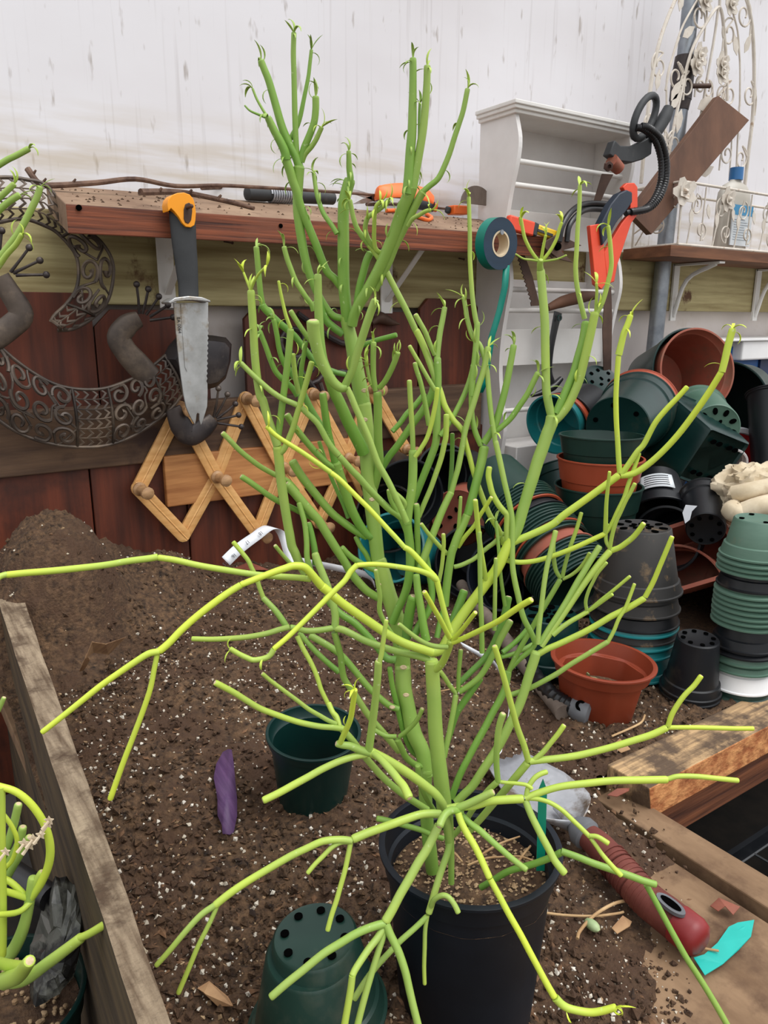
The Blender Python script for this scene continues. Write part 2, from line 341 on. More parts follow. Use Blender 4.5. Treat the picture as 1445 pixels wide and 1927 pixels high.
o = b.build('wall_back', 'milky', root=(0, 1.2, .55)); o['kind'] = 'structure'
slab('wall_back_lower', 'sheet_low', -.5, 4.2, -.3, .60, 1.197, 1.205)
slab('trim_1', 'beam', -.4, 4.2, .492, .615, 1.155, 1.195, .003)
# redwood fence pickets, dog eared, left of the shelf unit
pk = [(-90, 178, 549, 0, 0), (181, 392, 583, 34, 30), (462, 700, 582, 22, 22), (702, 786, 587, 10, 26), (790, 902, 562, 26, 30)]
for k, (a, c, top, ea, ec) in enumerate(pk):
    x0 = PY(a, 650, 1.145).x; x1 = PY(c, 650, 1.145).x; zt = PY((a+c)/2, top, 1.145).z
    ca = .012 if ea else .001; cc = .012 if ec else .001
    ca = .014*ea/20 if ea else .001; cc = .014*ec/20 if ec else .001
    poly = [V((x0, 1.145, -.2)), V((x1, 1.145, -.2)), V((x1, 1.145, zt-cc)), V((x1-cc, 1.145, zt)), V((x0+ca, 1.145, zt)), V((x0, 1.145, zt-ca))]
    b = MB(); b.prism(poly, V((0, .009, 0))); o = b.build('trim_%d' % (k+2), 'picket', root=(x0, 1.145, -.2), smooth=False, bevel=.001); o['kind'] = 'structure'
zt = PY(700, 735, 1.115).z; zb = PY(700, 818, 1.115).z
xs = [PY(-60, 800, 1.115).x, PY(905, 800, 1.115).x]
slab('trim_7', 'rail', xs[0], xs[1], zb-.01, zt, 1.115, 1.143)
for k, (x0, x1) in enumerate(((-.2, .26), (.262, .40), (.402, .62), (.622, .86), (.862, 1.02))):
    slab('trim_%d' % (8+k), 'picket', x0, x1, -.2, zb-.002, 1.122, 1.142)
p0 = PY(310, 860, 1.105); p1 = PY(572, 850, 1.105); p2 = PY(318, 968, 1.105)
slab('trim_13', 'newwood', p0.x, p1.x+.1, p2.z+.01, p0.z, 1.108, 1.12)
slab('floor', 'ground', -1.5, 4.5, -.42, -.40, -1.0, 2.2, 0)
# ------------------------------------------------------------------ bench
bench = thing('potting_bench', 'rough wooden potting bench with weathered side board and dusty plywood top', 'bench', (.3, .3, 0))
b = MB(); b.box((.10, -.1, -.02), (.548, 1.14, 0)); b.box((.548, .44, -.02), (2.2, 1.14, 0)); b.build('bench_top', 'bench', bench, smooth=False, bevel=.001)
b = MB(); b.box((.557, -.1, -.05), (.592, .44, .006)); b.build('edge_board', 'bench', bench, smooth=False, bevel=.0015)
# left side board: top grey, side dark
b = MB(); i0 = PZ(20, 1058, .15); i1 = PZ(296, 1850, .15); o0 = PZ(-28, 1058, .15); o1 = PZ(252, 1905, .15)
def ext(a, c, t): return a+(c-a)*t
i1e = ext(i0, i1, 1.35); o1e = ext(o0, o1, 1.35)
i0e = ext(i0, i1, -.06); o0e = ext(o0, o1, -.06)
def dn(p, z): return V((p.x, p.y, z))
n = 26; rows = []
for k in range(n+1):
    t = k/n; a = i0e.lerp(i1e, t); c = o0e.lerp(o1e, t); j = .0012*noise.noise(V((0, a.y*60, 1)))+.0008*noise.noise(V((3, a.y*170, 1)))
    rows.append([b.vert(dn(c+V((j, 0, 0)), -.22)), b.vert(c+V((j, 0, 0))), b.vert(a+V((j*1.5, 0, .0))), b.vert(dn(a, -.02))])
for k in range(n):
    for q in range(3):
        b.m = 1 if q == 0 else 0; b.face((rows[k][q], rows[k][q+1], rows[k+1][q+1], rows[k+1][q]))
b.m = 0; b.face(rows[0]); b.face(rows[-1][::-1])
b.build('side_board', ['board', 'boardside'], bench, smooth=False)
# frame timbers across the corner (two stacked two-by-fours)
b = MB(); xa = .578; y0, y1 = .396, .444
b.hexa([V((xa+.012, y0, -.006)), V((2.2, y0, -.006)), V((2.2, y1, -.006)), V((xa, y1, -.006)), V((xa+.004, y0, .031)), V((2.2, y0, .031)), V((2.2, y1, .034)), V((xa, y1, .034))])
b.mi = [1, 0, 1, 0, 0, 0]
o = b.build('frame_timber', ['beamtop', 'beamface'], bench, smooth=False, bevel=.0015); o['label'] = 'raw orange split two by four'
b = MB(); b.box((.593, y0+.003, -.045), (2.2, y1, -.007)); o = b.build('frame_timber', 'beamlow', bench, smooth=False, bevel=.001); o['label'] = 'dark brown grained lower timber'
b = MB()
for x in (.14, 1.9): b.box((x, 1.06, -.4), (x+.05, 1.11, -.02))
b.box((.14, .0, -.4), (.19, .05, -.02)); b.box((.50, .0, -.4), (.55, .05, -.02))
b.build('leg', 'beamlow', bench, smooth=False)
# ------------------------------------------------------------------ soil
CP = [(.10, .2, .012), (.1, .5, .045), (.12, .8, .08), (.14, 1.0, .14), (.14, 1.1, .165), (.27, 1.12, .155), (.34, 1.08, .13), (.45, 1.1, .085), (.40, .98, .085), (.30, .85, .075), (.62, 1.1, .062), (1, 1.1, .02), (1.5, 1.1, .02),
      (.3, .55, .045), (.2, .65, .06), (.5, .6, .035), (.64, .5, .035), (.8, .5, .03), (.55, .8, .05), (.9, .8, .02), (.35, .25, .0), (.45, .35, .010), (.50, .30, -.002), (.545, .38, .006), (.42, .2, -.012), (.3, .15, -.004),
      (1.2, .5, .02), (.53, .2, -.015), (.2, .38, .022), (.6, .47, .024), (1.4, .8, .02), (.5, .25, -.01), (.55, .30, -.008), (.38, .42, .022), (.25, .28, .008), (.40, .29, .002), (.57, .445, .02)]
def soil_z(x, y, fine=True):
    s = 0; q = 0
    for a, c, z in CP:
        w_ = 1/((x-a)**2+(y-c)**2+.0006)**1.6; s += w_*z; q += w_
    h = s/q
    h += .085*math.exp(-(((x-.185)/.065)**2+((y-1.0)/.09)**2)**2)+.03*math.exp(-(((x-.262)/.016)**2+((y-1.02)/.02)**2))
    h += .022*math.exp(-(((x-.33)/.045)**2+((y-1.03)/.04)**2))-.03*math.exp(-(((x-.25)/.035)**2+((y-.90)/.03)**2))
    if fine:
        k = min(1, max(.15, (h+.004)/.02))*(1+.6*min(1, max(0, (h-.11)/.05)))
        h += k*(.008*noise.noise(V((x*14, y*14, 0)))+.0045*noise.noise(V((x*45, y*45, 5)))+.0038*noise.noise(V((x*110, y*110, 9)))+.0026*noise.noise(V((x*240, y*240, 2))))
    return h
b = MB()
def grid(x0, x1, y0, y1, st):
    nx = int((x1-x0)/st); ny = int((y1-y0)/st); base = len(b.v)
    for j in range(ny+1):
        for i in range(nx+1):
            x = x0+(x1-x0)*i/nx; y = y0+(y1-y0)*j/ny; b.vert((x, y, soil_z(x, y)))
    for j in range(ny):
        for i in range(nx): a = base+j*(nx+1)+i; b.face((a, a+1, a+nx+2, a+nx+1))
grid(.088, .547, .14, .446, .0024); grid(.088, .90, .446, 1.125, .0032); grid(.90, 2.1, .446, 1.14, .02)
o = b.build('potting_soil', 'soil', root=(.3, .5, 0)); tag(o, 'dark brown potting soil heaped over the wooden bench', 'soil', kind='stuff')
def bits(name, m, count, smin, smax, label, cat, sq=(1, 1, 1), seed=1, region=None, lift=.3, group=None):
    random.seed(seed); b = MB(); c = 0; tries = 0
    tpl = [(1, 0, 0), (-1, 0, 0), (0, 1, 0), (0, -1, 0), (0, 0, 1), (0, 0, -1)]
    fc = [(0, 2, 4), (2, 1, 4), (1, 3, 4), (3, 0, 4), (2, 0, 5), (1, 2, 5), (3, 1, 5), (0, 3, 5)]
    while c < count and tries < count*6:
        tries += 1
        px = random.uniform(0, 1300); py = random.uniform(905, 1930) if random.random() < .75 else random.uniform(905, 1300)
        p = PZ(px, py, .04)
        for _ in range(3): p = PZ(px, py, max(0, soil_z(p.x, p.y, False)))
        if not (.11 < p.x < .9 and .14 < p.y < 1.11): continue
        if p.x > .575 and p.y < .45: continue
        z = soil_z(p.x, p.y)
        if p.x > .44 and p.y < .33 and random.random() < .6: continue
        if p.x > .47 and p.y < .42 and random.random() < .5: continue
        s = random.uniform(smin, smax)*random.choice((.6, .8, 1, 1.3))*(.55 if p.x > .40 and p.y < .36 else 1); q = Quaternion((random.gauss(0, 1), random.gauss(0, 1), random.gauss(0, 1), random.gauss(0, 1))).normalized() if sq[0] == 1 else Quaternion((0, 0, 1), random.uniform(0, 6.3)) @ Quaternion((0, 1, 0), random.uniform(-.5, .5))
        base = len(b.v)
        for t in tpl:
            v_ = V((t[0]*sq[0], t[1]*sq[1], t[2]*sq[2]))*s*random.uniform(.7, 1.15); v_.rotate(q); b.vert(V((p.x, p.y, max(z, 0)+s*lift*sq[2]))+v_)
        for f in fc: b.face([base+i for i in f])
        c += 1
    o = b.build(name, m, root=(.3, .5, 0), smooth=False); tag(o, label, cat, kind='stuff'); return o
bits('perlite_granules', 'perlite', 3600, .0006, .0023, 'white perlite granules scattered through the potting soil', 'perlite', seed=3)
bits('bark_flakes', 'bark', 4200, .0010, .0036, 'dark bark flakes littering the potting soil', 'bark', (1.6, .6, .35), seed=5)
bits('pebbles', 'gravel', 700, .001, .0028, 'small tan pebbles strewn over the potting soil', 'pebbles', (1, .8, .7), seed=6)
bits('soil_crumbs', 'soil', 6000, .0012, .0046, 'crumbly dark lumps of potting soil', 'soil crumbs', seed=8)
# ------------------------------------------------------------------ pencil cactus
# each limb: list of stems (tone, width0, width1, dist0, dist1, points, leaves along, tip)   tip: s scar, l leaves, n none
def stems(limb, name, parent, rnd, label=None, extra_leaf=None, up=1.):
    b = MB(); lf = MB(); hasleaf = False
    for (tone, w0, w1, F0, F1, pts, nl, tip) in limb:
        L = [0]
        for a, c in zip(pts, pts[1:]): L.append(L[-1]+math.hypot(c[0]-a[0], c[1]-a[1]))
        P3 = []; R3 = []
        for (x, y), d in zip(pts, L):
            t = d/L[-1]; F = F0+(F1-F0)*t; p = PF(x, y, F); P3.append(p); R3.append(1.09*(w0+(w1-w0)*t)/2*depth(p)/FPX)
        pp, rr = spline(P3, R3, 5)
        # rounded end
        d = (pp[-1]-pp[-2]).normalized(); r = rr[-1]
        b.m = 0; st = len(b.v); b.t = tone
        q = [pp[0]]; k = []
        pp2 = pp[:-1]+[pp[-1]-d*r*.55, pp[-1]-d*r*.15, pp[-1]]; rr2 = rr[:-1]+[r, r*.86, r*(.62 if tip == 's' else .35)]
        rr2 = [x*(1+.04*noise.noise(p*60)) for x, p in zip(rr2, pp2)]
        f0 = len(b.f); b.tube(pp2, rr2, 12)
        tt = tone
        for i in range(st, len(b.v)): b.tone[i] = tone+.0+.12*(i-st)/max(1, len(b.v)-st)
        if tip == 's': b.mi[-1] = 1; b.mi[-25:-1] = [0]*24
        # leaves
        lf.t = min(1, tone+.22)
        def leaf(p, dirv, ln, wd, curl):
            dirv = dirv.normalized(); u = V((0, 0, 1)); ps = [p]; c = dirv.copy(); side = dirv.cross(u); side = side.normalized() if side.length > .1 else V((1, 0, 0))
            for i in range(6):
                c.rotate(Quaternion(side, curl)); ps.append(ps[-1]+c*ln/6)
            lf.tube(ps, [wd*.45, wd*.8, wd, wd*1.05, wd*.9, wd*.55, wd*.12], 6, flat=side.cross(dirv))
        sc_ = depth(pp[-1])/FPX
        if tip == 'l':
            hasleaf = True
            for j in range(rnd.choice((2, 3, 3))):
                sd = V((rnd.uniform(-1, 1), rnd.uniform(-1, 1), rnd.uniform(-.2, .6)))*.75
                leaf(pp[-1]-d*r*.3, d+sd, rnd.uniform(24, 38)*sc_, rnd.uniform(2.2, 3.6)*sc_, rnd.choice((-.42, -.3, -.1, .22, .34)))
        for j in range(int(nl*1.7+.5)):
            hasleaf = True
            i = int(len(pp)*(.12+.8*(j+rnd.random()*.6)/nl)); i = min(i, len(pp)-2); dd = (pp[i+1]-pp[i]).normalized()
            a = rnd.uniform(0, 6.28); n1 = dd.cross(V((.3, -.8, .2))).normalized(); n2 = dd.cross(n1)
            nn = n1*math.cos(a)+n2*math.sin(a)
            leaf(pp[i]+nn*rr[i]*.8, nn+dd*.45, rnd.uniform(22, 36)*sc_, rnd.uniform(1.8, 2.7)*sc_, rnd.choice((-.42, -.3, -.22, .3)))
    o = b.build(name, ['stem', 'scar'], parent)
    if label: o['label'] = label
    if hasleaf:
        l_ = lf.build('leaves', 'leaf', o)
    return o
C = .445
rnd = random.Random(4)
plant = thing('pencil_cactus', 'tall branching pencil cactus with bright green stems in a black nursery pot', 'plant', PZ(870, 1905, 0) if False else (.299, .335, 0))
T = [   # trunk A
 [(.36, 23, 23, .445, .45, [(814, 1640), (808, 1590), (803, 1540), (800, 1480), (803, 1445)], 0, 'n'),
  (.44, 26, 27, .45, .47, [(803, 1460), (795, 1415), (779, 1380), (767, 1330), (759, 1290), (757, 1250)], 0, 'n'),
  (.48, 28, 28, .47, .48, [(759, 1290), (757, 1245), (752, 1190), (742, 1150), (731, 1119), (718, 1075), (710, 1050)], 0, 'n'),
  (.48, 24, 28, .48, .49, [(712, 1062), (708, 1027), (704, 990), (700, 955), (695, 915), (692, 870), (688, 804), (682, 754)], 0, 'n'),
  (.46, 28, 22, .49, .49, [(684, 780), (679, 740), (670, 692), (663, 650), (656, 620), (650, 590)], 0, 'n'),
  (.36, 20, 20, .49, .48, [(656, 620), (650, 570), (647, 535), (646, 494), (646, 449), (646, 404), (648, 376), (659, 335)], 5, 'n'),
  (.4, 14, 8, .48, .475, [(650, 365), (659, 338), (657, 315), (656, 283)], 3, 'l')],
 # second stem B
 [(.42, 13, 24, .43, .43, [(846, 1600), (842, 1540), (834, 1500)], 0, 'n'),
  (.50, 27, 24, .43, .43, [(836, 1520), (830, 1470), (824, 1420), (819, 1370), (817, 1320), (814, 1272), (812, 1240)], 0, 'n')],
 # front stem C
 [(.4, 11, 12, .405, .405, [(849, 1662), (849, 1620), (848, 1575), (846, 1530)], 0, 'n'),
  (.5, 13, 14, .40, .40, [(846, 1585), (842, 1555), (836, 1530)], 0, 'n')],
]
for k, t in enumerate(T):
    stems(t, 'trunk', plant, rnd, ('thick main stem', 'thick bright green second stem', 'thin front stem')[k])
LIMBS = {
'crown_left': [
 (.34, 13, 16, .49, .475, [(645, 545), (630, 525), (614, 508), (593, 456), (578, 420), (565, 386), (558, 360), (551, 341), (545, 320), (534, 290)], 4, 'n'),
 (.34, 16, 12, .475, .47, [(538, 300), (536, 286), (527, 266), (516, 246), (503, 219)], 1, 'l'),
 (.42, 5, 4, .47, .47, [(503, 219), (496, 209), (483, 186), (475, 166)], 0, 'l'),
 (.34, 5, 3, .47, .47, [(503, 222), (485, 215), (470, 208), (460, 198)], 0, 'n'),
 (.34, 12, 19, .49, .48, [(645, 600), (624, 592), (603, 563), (588, 530), (579, 505), (570, 466), (563, 420), (560, 386), (561, 340), (563, 310)], 4, 'n'),
 (.36, 15, 12, .48, .475, [(565, 320), (557, 296), (545, 273), (531, 240), (518, 195), (506, 153), (497, 130), (490, 112)], 2, 'l'),
 (.42, 10, 9, .48, .475, [(563, 315), (558, 286), (555, 219), (554, 180), (553, 136), (552, 100), (553, 60)], 1, 'l'),
 (.36, 9, 6, .485, .485, [(541, 268), (550, 255), (563, 226), (573, 180), (580, 145), (583, 120), (586, 93)], 2, 'l'),
 (.36, 12, 12, .48, .475, [(566, 305), (572, 280), (583, 253), (591, 230), (594, 205), (594, 180)], 1, 'l'),
 (.5, 9, 8, .48, .475, [(568, 305), (574, 290), (586, 276), (595, 262), (601, 249), (606, 238)], 1, 'l'),
 (.4, 9, 7, .48, .485, [(634, 440), (625, 425), (610, 404), (602, 385), (596, 365), (592, 340), (590, 325)], 3, 'l'),
 (.2, 14, 12, .49, .485, [(645, 628), (630, 618), (614, 603), (604, 580), (600, 560)], 1, 'n')],
'crown_right': [
 (.42, 18, 22, .485, .46, [(662, 612), (667, 591), (678, 568), (690, 549), (714, 504), (730, 468), (742, 438), (755, 400), (768, 369), (775, 348)], 4, 'n'),
 (.38, 19, 12, .46, .455, [(766, 365), (769, 340), (772, 286), (775, 250), (776, 219), (777, 153), (777, 108)], 4, 'l'),
 (.5, 16, 12, .46, .455, [(776, 355), (781, 330), (792, 269), (797, 235), (800, 203), (803, 160), (804, 122)], 3, 'l'),
 (.48, 13, 14, .48, .46, [(706, 545), (718, 520), (731, 495), (743, 465), (760, 430), (775, 400), (788, 374), (797, 359)], 3, 'n'),
 (.42, 10, 9, .46, .455, [(795, 361), (808, 350), (825, 335), (839, 306), (848, 282), (855, 259), (864, 232), (872, 206), (880, 166)], 2, 'l'),
 (.3, 7, 5, .465, .465, [(786, 300), (789, 260), (789, 219), (790, 193)], 0, 'l'),
 (.6, 8, 7, .46, .45, [(768, 425), (776, 412), (790, 404), (800, 398), (811, 395)], 1, 'l')],
'yellow_green_stem': [   # stem E
 (.72, 10, 9, .47, .47, [(948, 1024), (938, 997), (919, 964), (899, 912), (890, 885), (884, 862), (876, 832), (872, 812)], 0, 'n'),
 (.70, 10, 11, .47, .475, [(872, 812), (862, 800), (852, 789), (837, 764), (830, 742), (822, 719)], 0, 'n'),
 (.62, 12, 12, .475, .48, [(822, 719), (805, 672), (793, 642), (782, 620)], 0, 'n'),
 (.58, 11, 11, .48, .475, [(782, 622), (766, 587), (748, 552), (731, 519), (722, 500), (714, 487), (703, 471), (693, 459)], 1, 'n'),
 (.5, 10, 8, .475, .47, [(694, 460), (684, 448), (672, 430), (665, 410), (661, 390), (658, 375)], 2, 'l'),
 (.66, 8, 7, .475, .46, [(721, 478), (708, 470), (704, 455), (704, 431), (705, 404), (708, 388), (716, 379)], 2, 'l'),
 (.55, 9, 8, .475, .46, [(706, 470), (693, 450), (687, 431), (691, 411), (700, 403), (712, 395), (724, 385), (733, 375)], 3, 'l'),
 (.6, 9, 8, .475, .47, [(714, 487), (722, 474), (735, 468)], 0, 'n')],
'upper_stub': [
 (.3, 12, 13, .485, .48, [(668, 595), (672, 568), (676, 542), (683, 515), (690, 490), (698, 474)], 2, 'l')],
'arching_fork': [   # stem D
 (.52, 11, 11, .445, .44, [(765, 982), (750, 947), (730, 905), (713, 875), (705, 855), (694, 824), (680, 792), (669, 767), (660, 745), (652, 728)], 0, 'n'),
 (.48, 14, 14, .44, .43, [(650, 724), (662, 698), (672, 665), (680, 640), (692, 603), (701, 578), (707, 563)], 1, 'l'),
 (.5, 15, 24, .44, .43, [(652, 728), (642, 730), (630, 722), (619, 708), (608, 688), (600, 668), (594, 645), (590, 622), (589, 602)], 0, 's')],
'left_leader': [    # L1
 (.30, 22, 20, .48, .46, [(684, 852), (679, 840), (666, 815), (654, 792), (640, 760), (628, 735), (618, 705)], 0, 'n'),
 (.42, 18, 13, .46, .455, [(618, 705), (608, 680), (603, 650), (601, 620), (599, 570), (598, 515)], 2, 'l')],
'left_candelabra': [  # stem G on K node
 (.54, 15, 17, .46, .45, [(574, 1079), (562, 1057), (555, 1040), (549, 1027), (545, 1005), (542, 990), (537, 960), (532, 927), (527, 890), (525, 865), (522, 838)], 0, 'n'),
 (.56, 15, 13, .45, .44, [(522, 838), (516, 820), (503, 784), (495, 755), (489, 743), (483, 705), (479, 663), (477, 625), (475, 594), (472, 545)], 3, 'l'),
 (.60, 11, 10, .45, .44, [(528, 852), (536, 842), (550, 809), (558, 782), (565, 759), (572, 735), (579, 710), (587, 680)], 2, 'n'),
 (.36, 12, 12, .45, .445, [(523, 822), (528, 785), (532, 754), (540, 692), (545, 642), (547, 618)], 0, 'n'),
 (.72, 7, 5, .445, .44, [(547, 618), (542, 605), (537, 590), (530, 560), (524, 528)], 1, 'n'),
 (.74, 5, 4, .44, .43, [(472, 545), (478, 530), (488, 514), (502, 500)], 0, 'l'), (.74, 5, 4, .44, .44, [(471, 545), (465, 530), (458, 512)], 0, 'l')],
'left_runner': [   # H
 (.40, 12, 11, .46, .45, [(756, 975), (745, 966), (729, 955), (694, 920), (674, 897), (662, 885), (637, 857)], 0, 'n'),
 (.5, 11, 9, .45, .44, [(637, 857), (619, 835), (599, 799), (579, 779), (562, 764), (535, 752), (520, 743), (505, 732), (475, 705), (452, 682)], 1, 'l')],
'long_lime_stem': [   # I
 (.82, 10, 10, .42, .42, [(848, 1190), (840, 1165), (832, 1135), (826, 1110), (820, 1089), (805, 1072), (775, 1039), (759, 1029)], 0, 'n'),
 (.88, 9, 9, .42, .425, [(760, 1029), (745, 1012), (731, 997), (699, 962), (680, 943), (662, 925), (640, 903), (622, 889)], 0, 'n'),
 (.84, 9, 8, .425, .42, [(622, 889), (594, 869), (565, 849), (530, 827), (515, 816), (501, 802)], 1, 'n')],
'bent_lime_arm': [   # J
 (.80, 10, 9, .42, .40, [(822, 1092), (805, 1080), (780, 1072), (730, 1064), (700, 1062), (680, 1063), (670, 1064)], 0, 'n'),
 (.86, 10, 9, .40, .375, [(672, 1063), (660, 1075), (649, 1092), (632, 1109), (614, 1127), (564, 1177), (540, 1200), (514, 1222)], 0, 'n'),
 (.6, 10, 9, .375, .37, [(515, 1222), (508, 1233), (497, 1239), (477, 1242), (465, 1238), (452, 1232), (440, 1225), (432, 1220)], 1, 'l')],
'left_yellow_arm': [  # K + L
 (.80, 15, 16, .43, .42, [(814, 1228), (795, 1222), (760, 1210), (727, 1192), (690, 1167), (665, 1150), (640, 1132), (620, 1115), (604, 1102)], 0, 'n'),
 (.88, 15, 11, .42, .40, [(604, 1102), (594, 1090), (584, 1078), (572, 1067), (552, 1065), (535, 1070), (514, 1077), (480, 1090), (452, 1101)], 0, 'n'),
 (.90, 12, 13, .40, .38, [(453, 1101), (430, 1115), (402, 1135), (370, 1160), (340, 1187), (318, 1210), (298, 1227)], 0, 'n'),
 (.88, 12, 10, .38, .36, [(300, 1226), (280, 1230), (258, 1243), (230, 1262), (190, 1290), (150, 1322), (115, 1350), (78, 1379)], 0, 's'),
 (.88, 9, 10, .38, .37, [(296, 1230), (290, 1260), (283, 1295), (270, 1335), (250, 1388), (230, 1440), (207, 1505)], 0, 's'),
 (.70, 11, 11, .42, .41, [(585, 1090), (560, 1087), (527, 1085), (500, 1083), (465, 1079), (402, 1069), (365, 1062), (330, 1054), (296, 1049)], 0, 'n'),
 (.74, 12, 12, .41, .39, [(297, 1048), (280, 1051), (240, 1056), (200, 1063), (150, 1069), (100, 1074), (50, 1078), (10, 1082)], 0, 'n'),
 (.62, 11, 10, .39, .385, [(12, 1081), (0, 1085), (-10, 1094)], 0, 'n')],
'left_pale_arm': [   # M
 (.5, 12, 12, .43, .44, [(814, 1245), (794, 1237), (765, 1230), (740, 1224), (690, 1207), (664, 1194), (645, 1185), (629, 1182)], 0, 'n'),
 (.5, 11, 10, .44, .43, [(626, 1182), (600, 1186), (577, 1187), (560, 1183), (545, 1180)], 0, 'n'),
 (.62, 10, 9, .43, .42, [(545, 1180), (525, 1185), (502, 1192), (470, 1198), (440, 1201), (400, 1203), (360, 1202)], 0, 's'),
 (.46, 13, 13, .44, .45, [(630, 1184), (631, 1160), (627, 1138), (622, 1122), (615, 1100), (607, 1080), (599, 1060), (592, 1040)], 0, 's'),
 (.46, 11, 10, .435, .44, [(540, 1181), (530, 1165), (519, 1150), (508, 1138), (494, 1124)], 0, 's'),
 (.66, 8, 8, .44, .44, [(496, 1126), (488, 1105), (482, 1085), (475, 1072), (467, 1055), (457, 1042), (448, 1031), (438, 1019)], 0, 'n'),
 (.44, 11, 12, .44, .45, [(629, 1190), (636, 1215), (641, 1235), (643, 1255), (647, 1275), (657, 1292), (669, 1309), (694, 1347), (722, 1380), (752, 1415)], 0, 'n'),
 (.7, 9, 7, .43, .42, [(559, 1197), (570, 1220), (585, 1247), (596, 1272), (604, 1297), (615, 1320), (624, 1339), (632, 1352), (640, 1366)], 0, 'n')],
'low_left_arm': [   # N
 (.62, 15, 17, .41, .40, [(836, 1525), (832, 1512), (820, 1495), (802, 1480), (778, 1462), (752, 1445), (725, 1429), (695, 1414)], 0, 'n'),
 (.5, 15, 12, .40, .395, [(695, 1416), (680, 1412), (660, 1404), (645, 1402), (632, 1399)], 0, 's'),
 (.66, 12, 13, .40, .375, [(690, 1420), (670, 1423), (640, 1432), (607, 1447), (580, 1462), (556, 1475), (525, 1492), (494, 1507)], 0, 's'),
 (.50, 14, 13, .40, .39, [(694, 1412), (699, 1375), (704, 1336), (708, 1300), (711, 1267), (712, 1243)], 0, 's'),
 (.64, 9, 8, .39, .39, [(714, 1245), (718, 1229), (722, 1200), (727, 1166)], 0, 's'),
 (.86, 10, 10, .395, .38, [(640, 1398), (648, 1380), (659, 1354), (664, 1325), (668, 1297)], 1, 'l'),
 (.64, 12, 15, .40, .37, [(700, 1416), (715, 1427), (740, 1455), (750, 1468), (760, 1480), (771, 1503)], 0, 's'),
 (.5, 12, 12, .42, .40, [(804, 1524), (780, 1509), (760, 1496), (740, 1480), (720, 1462), (700, 1440), (677, 1412), (660, 1390), (640, 1368)], 0, 'n'),
 (.66, 10, 11, .40, .37, [(648, 1372), (626, 1369), (602, 1367), (575, 1362), (552, 1356), (520, 1345), (489, 1333), (462, 1317), (440, 1303), (404, 1284)], 0, 's'),
 (.60, 8, 7, .40, .38, [(632, 1362), (618, 1356), (604, 1348), (580, 1334), (559, 1318), (540, 1304), (524, 1292), (508, 1280), (493, 1267)], 0, 's'),
 (.70, 9, 9, .40, .41, [(640, 1372), (634, 1350), (626, 1340), (618, 1322)], 0, 'n')],
'low_front_left_arm': [   # O
 (.62, 14, 15, .40, .38, [(828, 1532), (810, 1531), (790, 1533), (765, 1541), (740, 1550), (712, 1560), (690, 1568), (662, 1580)], 0, 'n'),
 (.66, 12, 13, .38, .36, [(662, 1582), (640, 1580), (608, 1583), (578, 1596), (545, 1612), (500, 1638), (462, 1661), (430, 1683), (403, 1705)], 0, 'n'),
 (.6, 11, 9, .36, .35, [(405, 1703), (378, 1722), (350, 1752), (318, 1790), (293, 1818)], 0, 's'),
 (.66, 8, 9, .36, .35, [(408, 1706), (400, 1725), (388, 1750), (372, 1782), (352, 1830), (335, 1870)], 0, 's'),
 (.62, 9, 8, .38, .37, [(656, 1584), (641, 1585), (625, 1594), (608, 1611), (592, 1627), (578, 1644)], 0, 's'),
 (.72, 9, 9, .38, .365, [(660, 1584), (656, 1605), (649, 1638), (640, 1670), (633, 1695), (624, 1722), (616, 1752)], 0, 's')],
'low_front_arm': [   # P
 (.60, 15, 16, .395, .37, [(826, 1552), (815, 1575), (802, 1600), (786, 1625), (770, 1654), (753, 1683), (738, 1712), (724, 1736)], 0, 'n'),
 (.50, 14, 14, .37, .345, [(724, 1738), (711, 1741), (690, 1748), (666, 1759), (640, 1775), (608, 1795), (570, 1826), (540, 1850), (508, 1878)], 0, 's'),
 (.6, 13, 12, .37, .35, [(722, 1745), (710, 1765), (695, 1784), (680, 1806), (668, 1825), (662, 1838)], 0, 'n'),
 (.7, 12, 13, .35, .34, [(663, 1836), (660, 1860), (655, 1890), (649, 1924), (645, 1950)], 0, 's'),
 (.56, 11, 12, .37, .345, [(724, 1745), (720, 1765), (712, 1790), (699, 1832), (688, 1870), (676, 1915), (668, 1950)], 0, 's'),
 (.52, 14, 13, .37, .345, [(726, 1738), (735, 1760), (745, 1780), (753, 1799), (763, 1830), (770, 1861), (778, 1895), (788, 1935), (792, 1955)], 0, 's')],
'low_center_arm': [   # Q
 (.5, 12, 12, .40, .385, [(847, 1583), (842, 1605), (832, 1633), (825, 1655), (819, 1675), (812, 1700), (806, 1720)], 0, 'n'),
 (.5, 9, 10, .385, .375, [(811, 1705), (818, 1692), (832, 1685), (842, 1687), (850, 1695), (857, 1706), (863, 1719)], 0, 's'),
 (.6, 8, 7, .385, .375, [(804, 1722), (800, 1750), (799, 1783), (798, 1820), (799, 1853)], 0, 's'),
 (.48, 10, 11, .385, .36, [(803, 1725), (780, 1747), (753, 1771), (728, 1797), (707, 1820), (685, 1850), (665, 1882)], 0, 's')],
'low_lime_arm': [   # R2
 (.86, 12, 12, .395, .375, [(862, 1530), (868, 1548), (879, 1569), (892, 1590), (904, 1614), (914, 1636), (922, 1654)], 0, 'n'),
 (.92, 11, 12, .375, .35, [(922, 1654), (940, 1687), (958, 1721), (978, 1756), (997, 1792), (1012, 1820), (1028, 1850), (1044, 1878)], 0, 'n'),
 (.82, 14, 12, .35, .345, [(1045, 1878), (1058, 1891), (1075, 1899), (1107, 1905), (1130, 1903), (1160, 1895)], 1, 'l'),
 (.4, 12, 10, .40, .37, [(868, 1534), (885, 1550), (902, 1562), (920, 1578), (939, 1595), (965, 1617), (992, 1638)], 0, 'n')],
'low_right_arm': [   # T
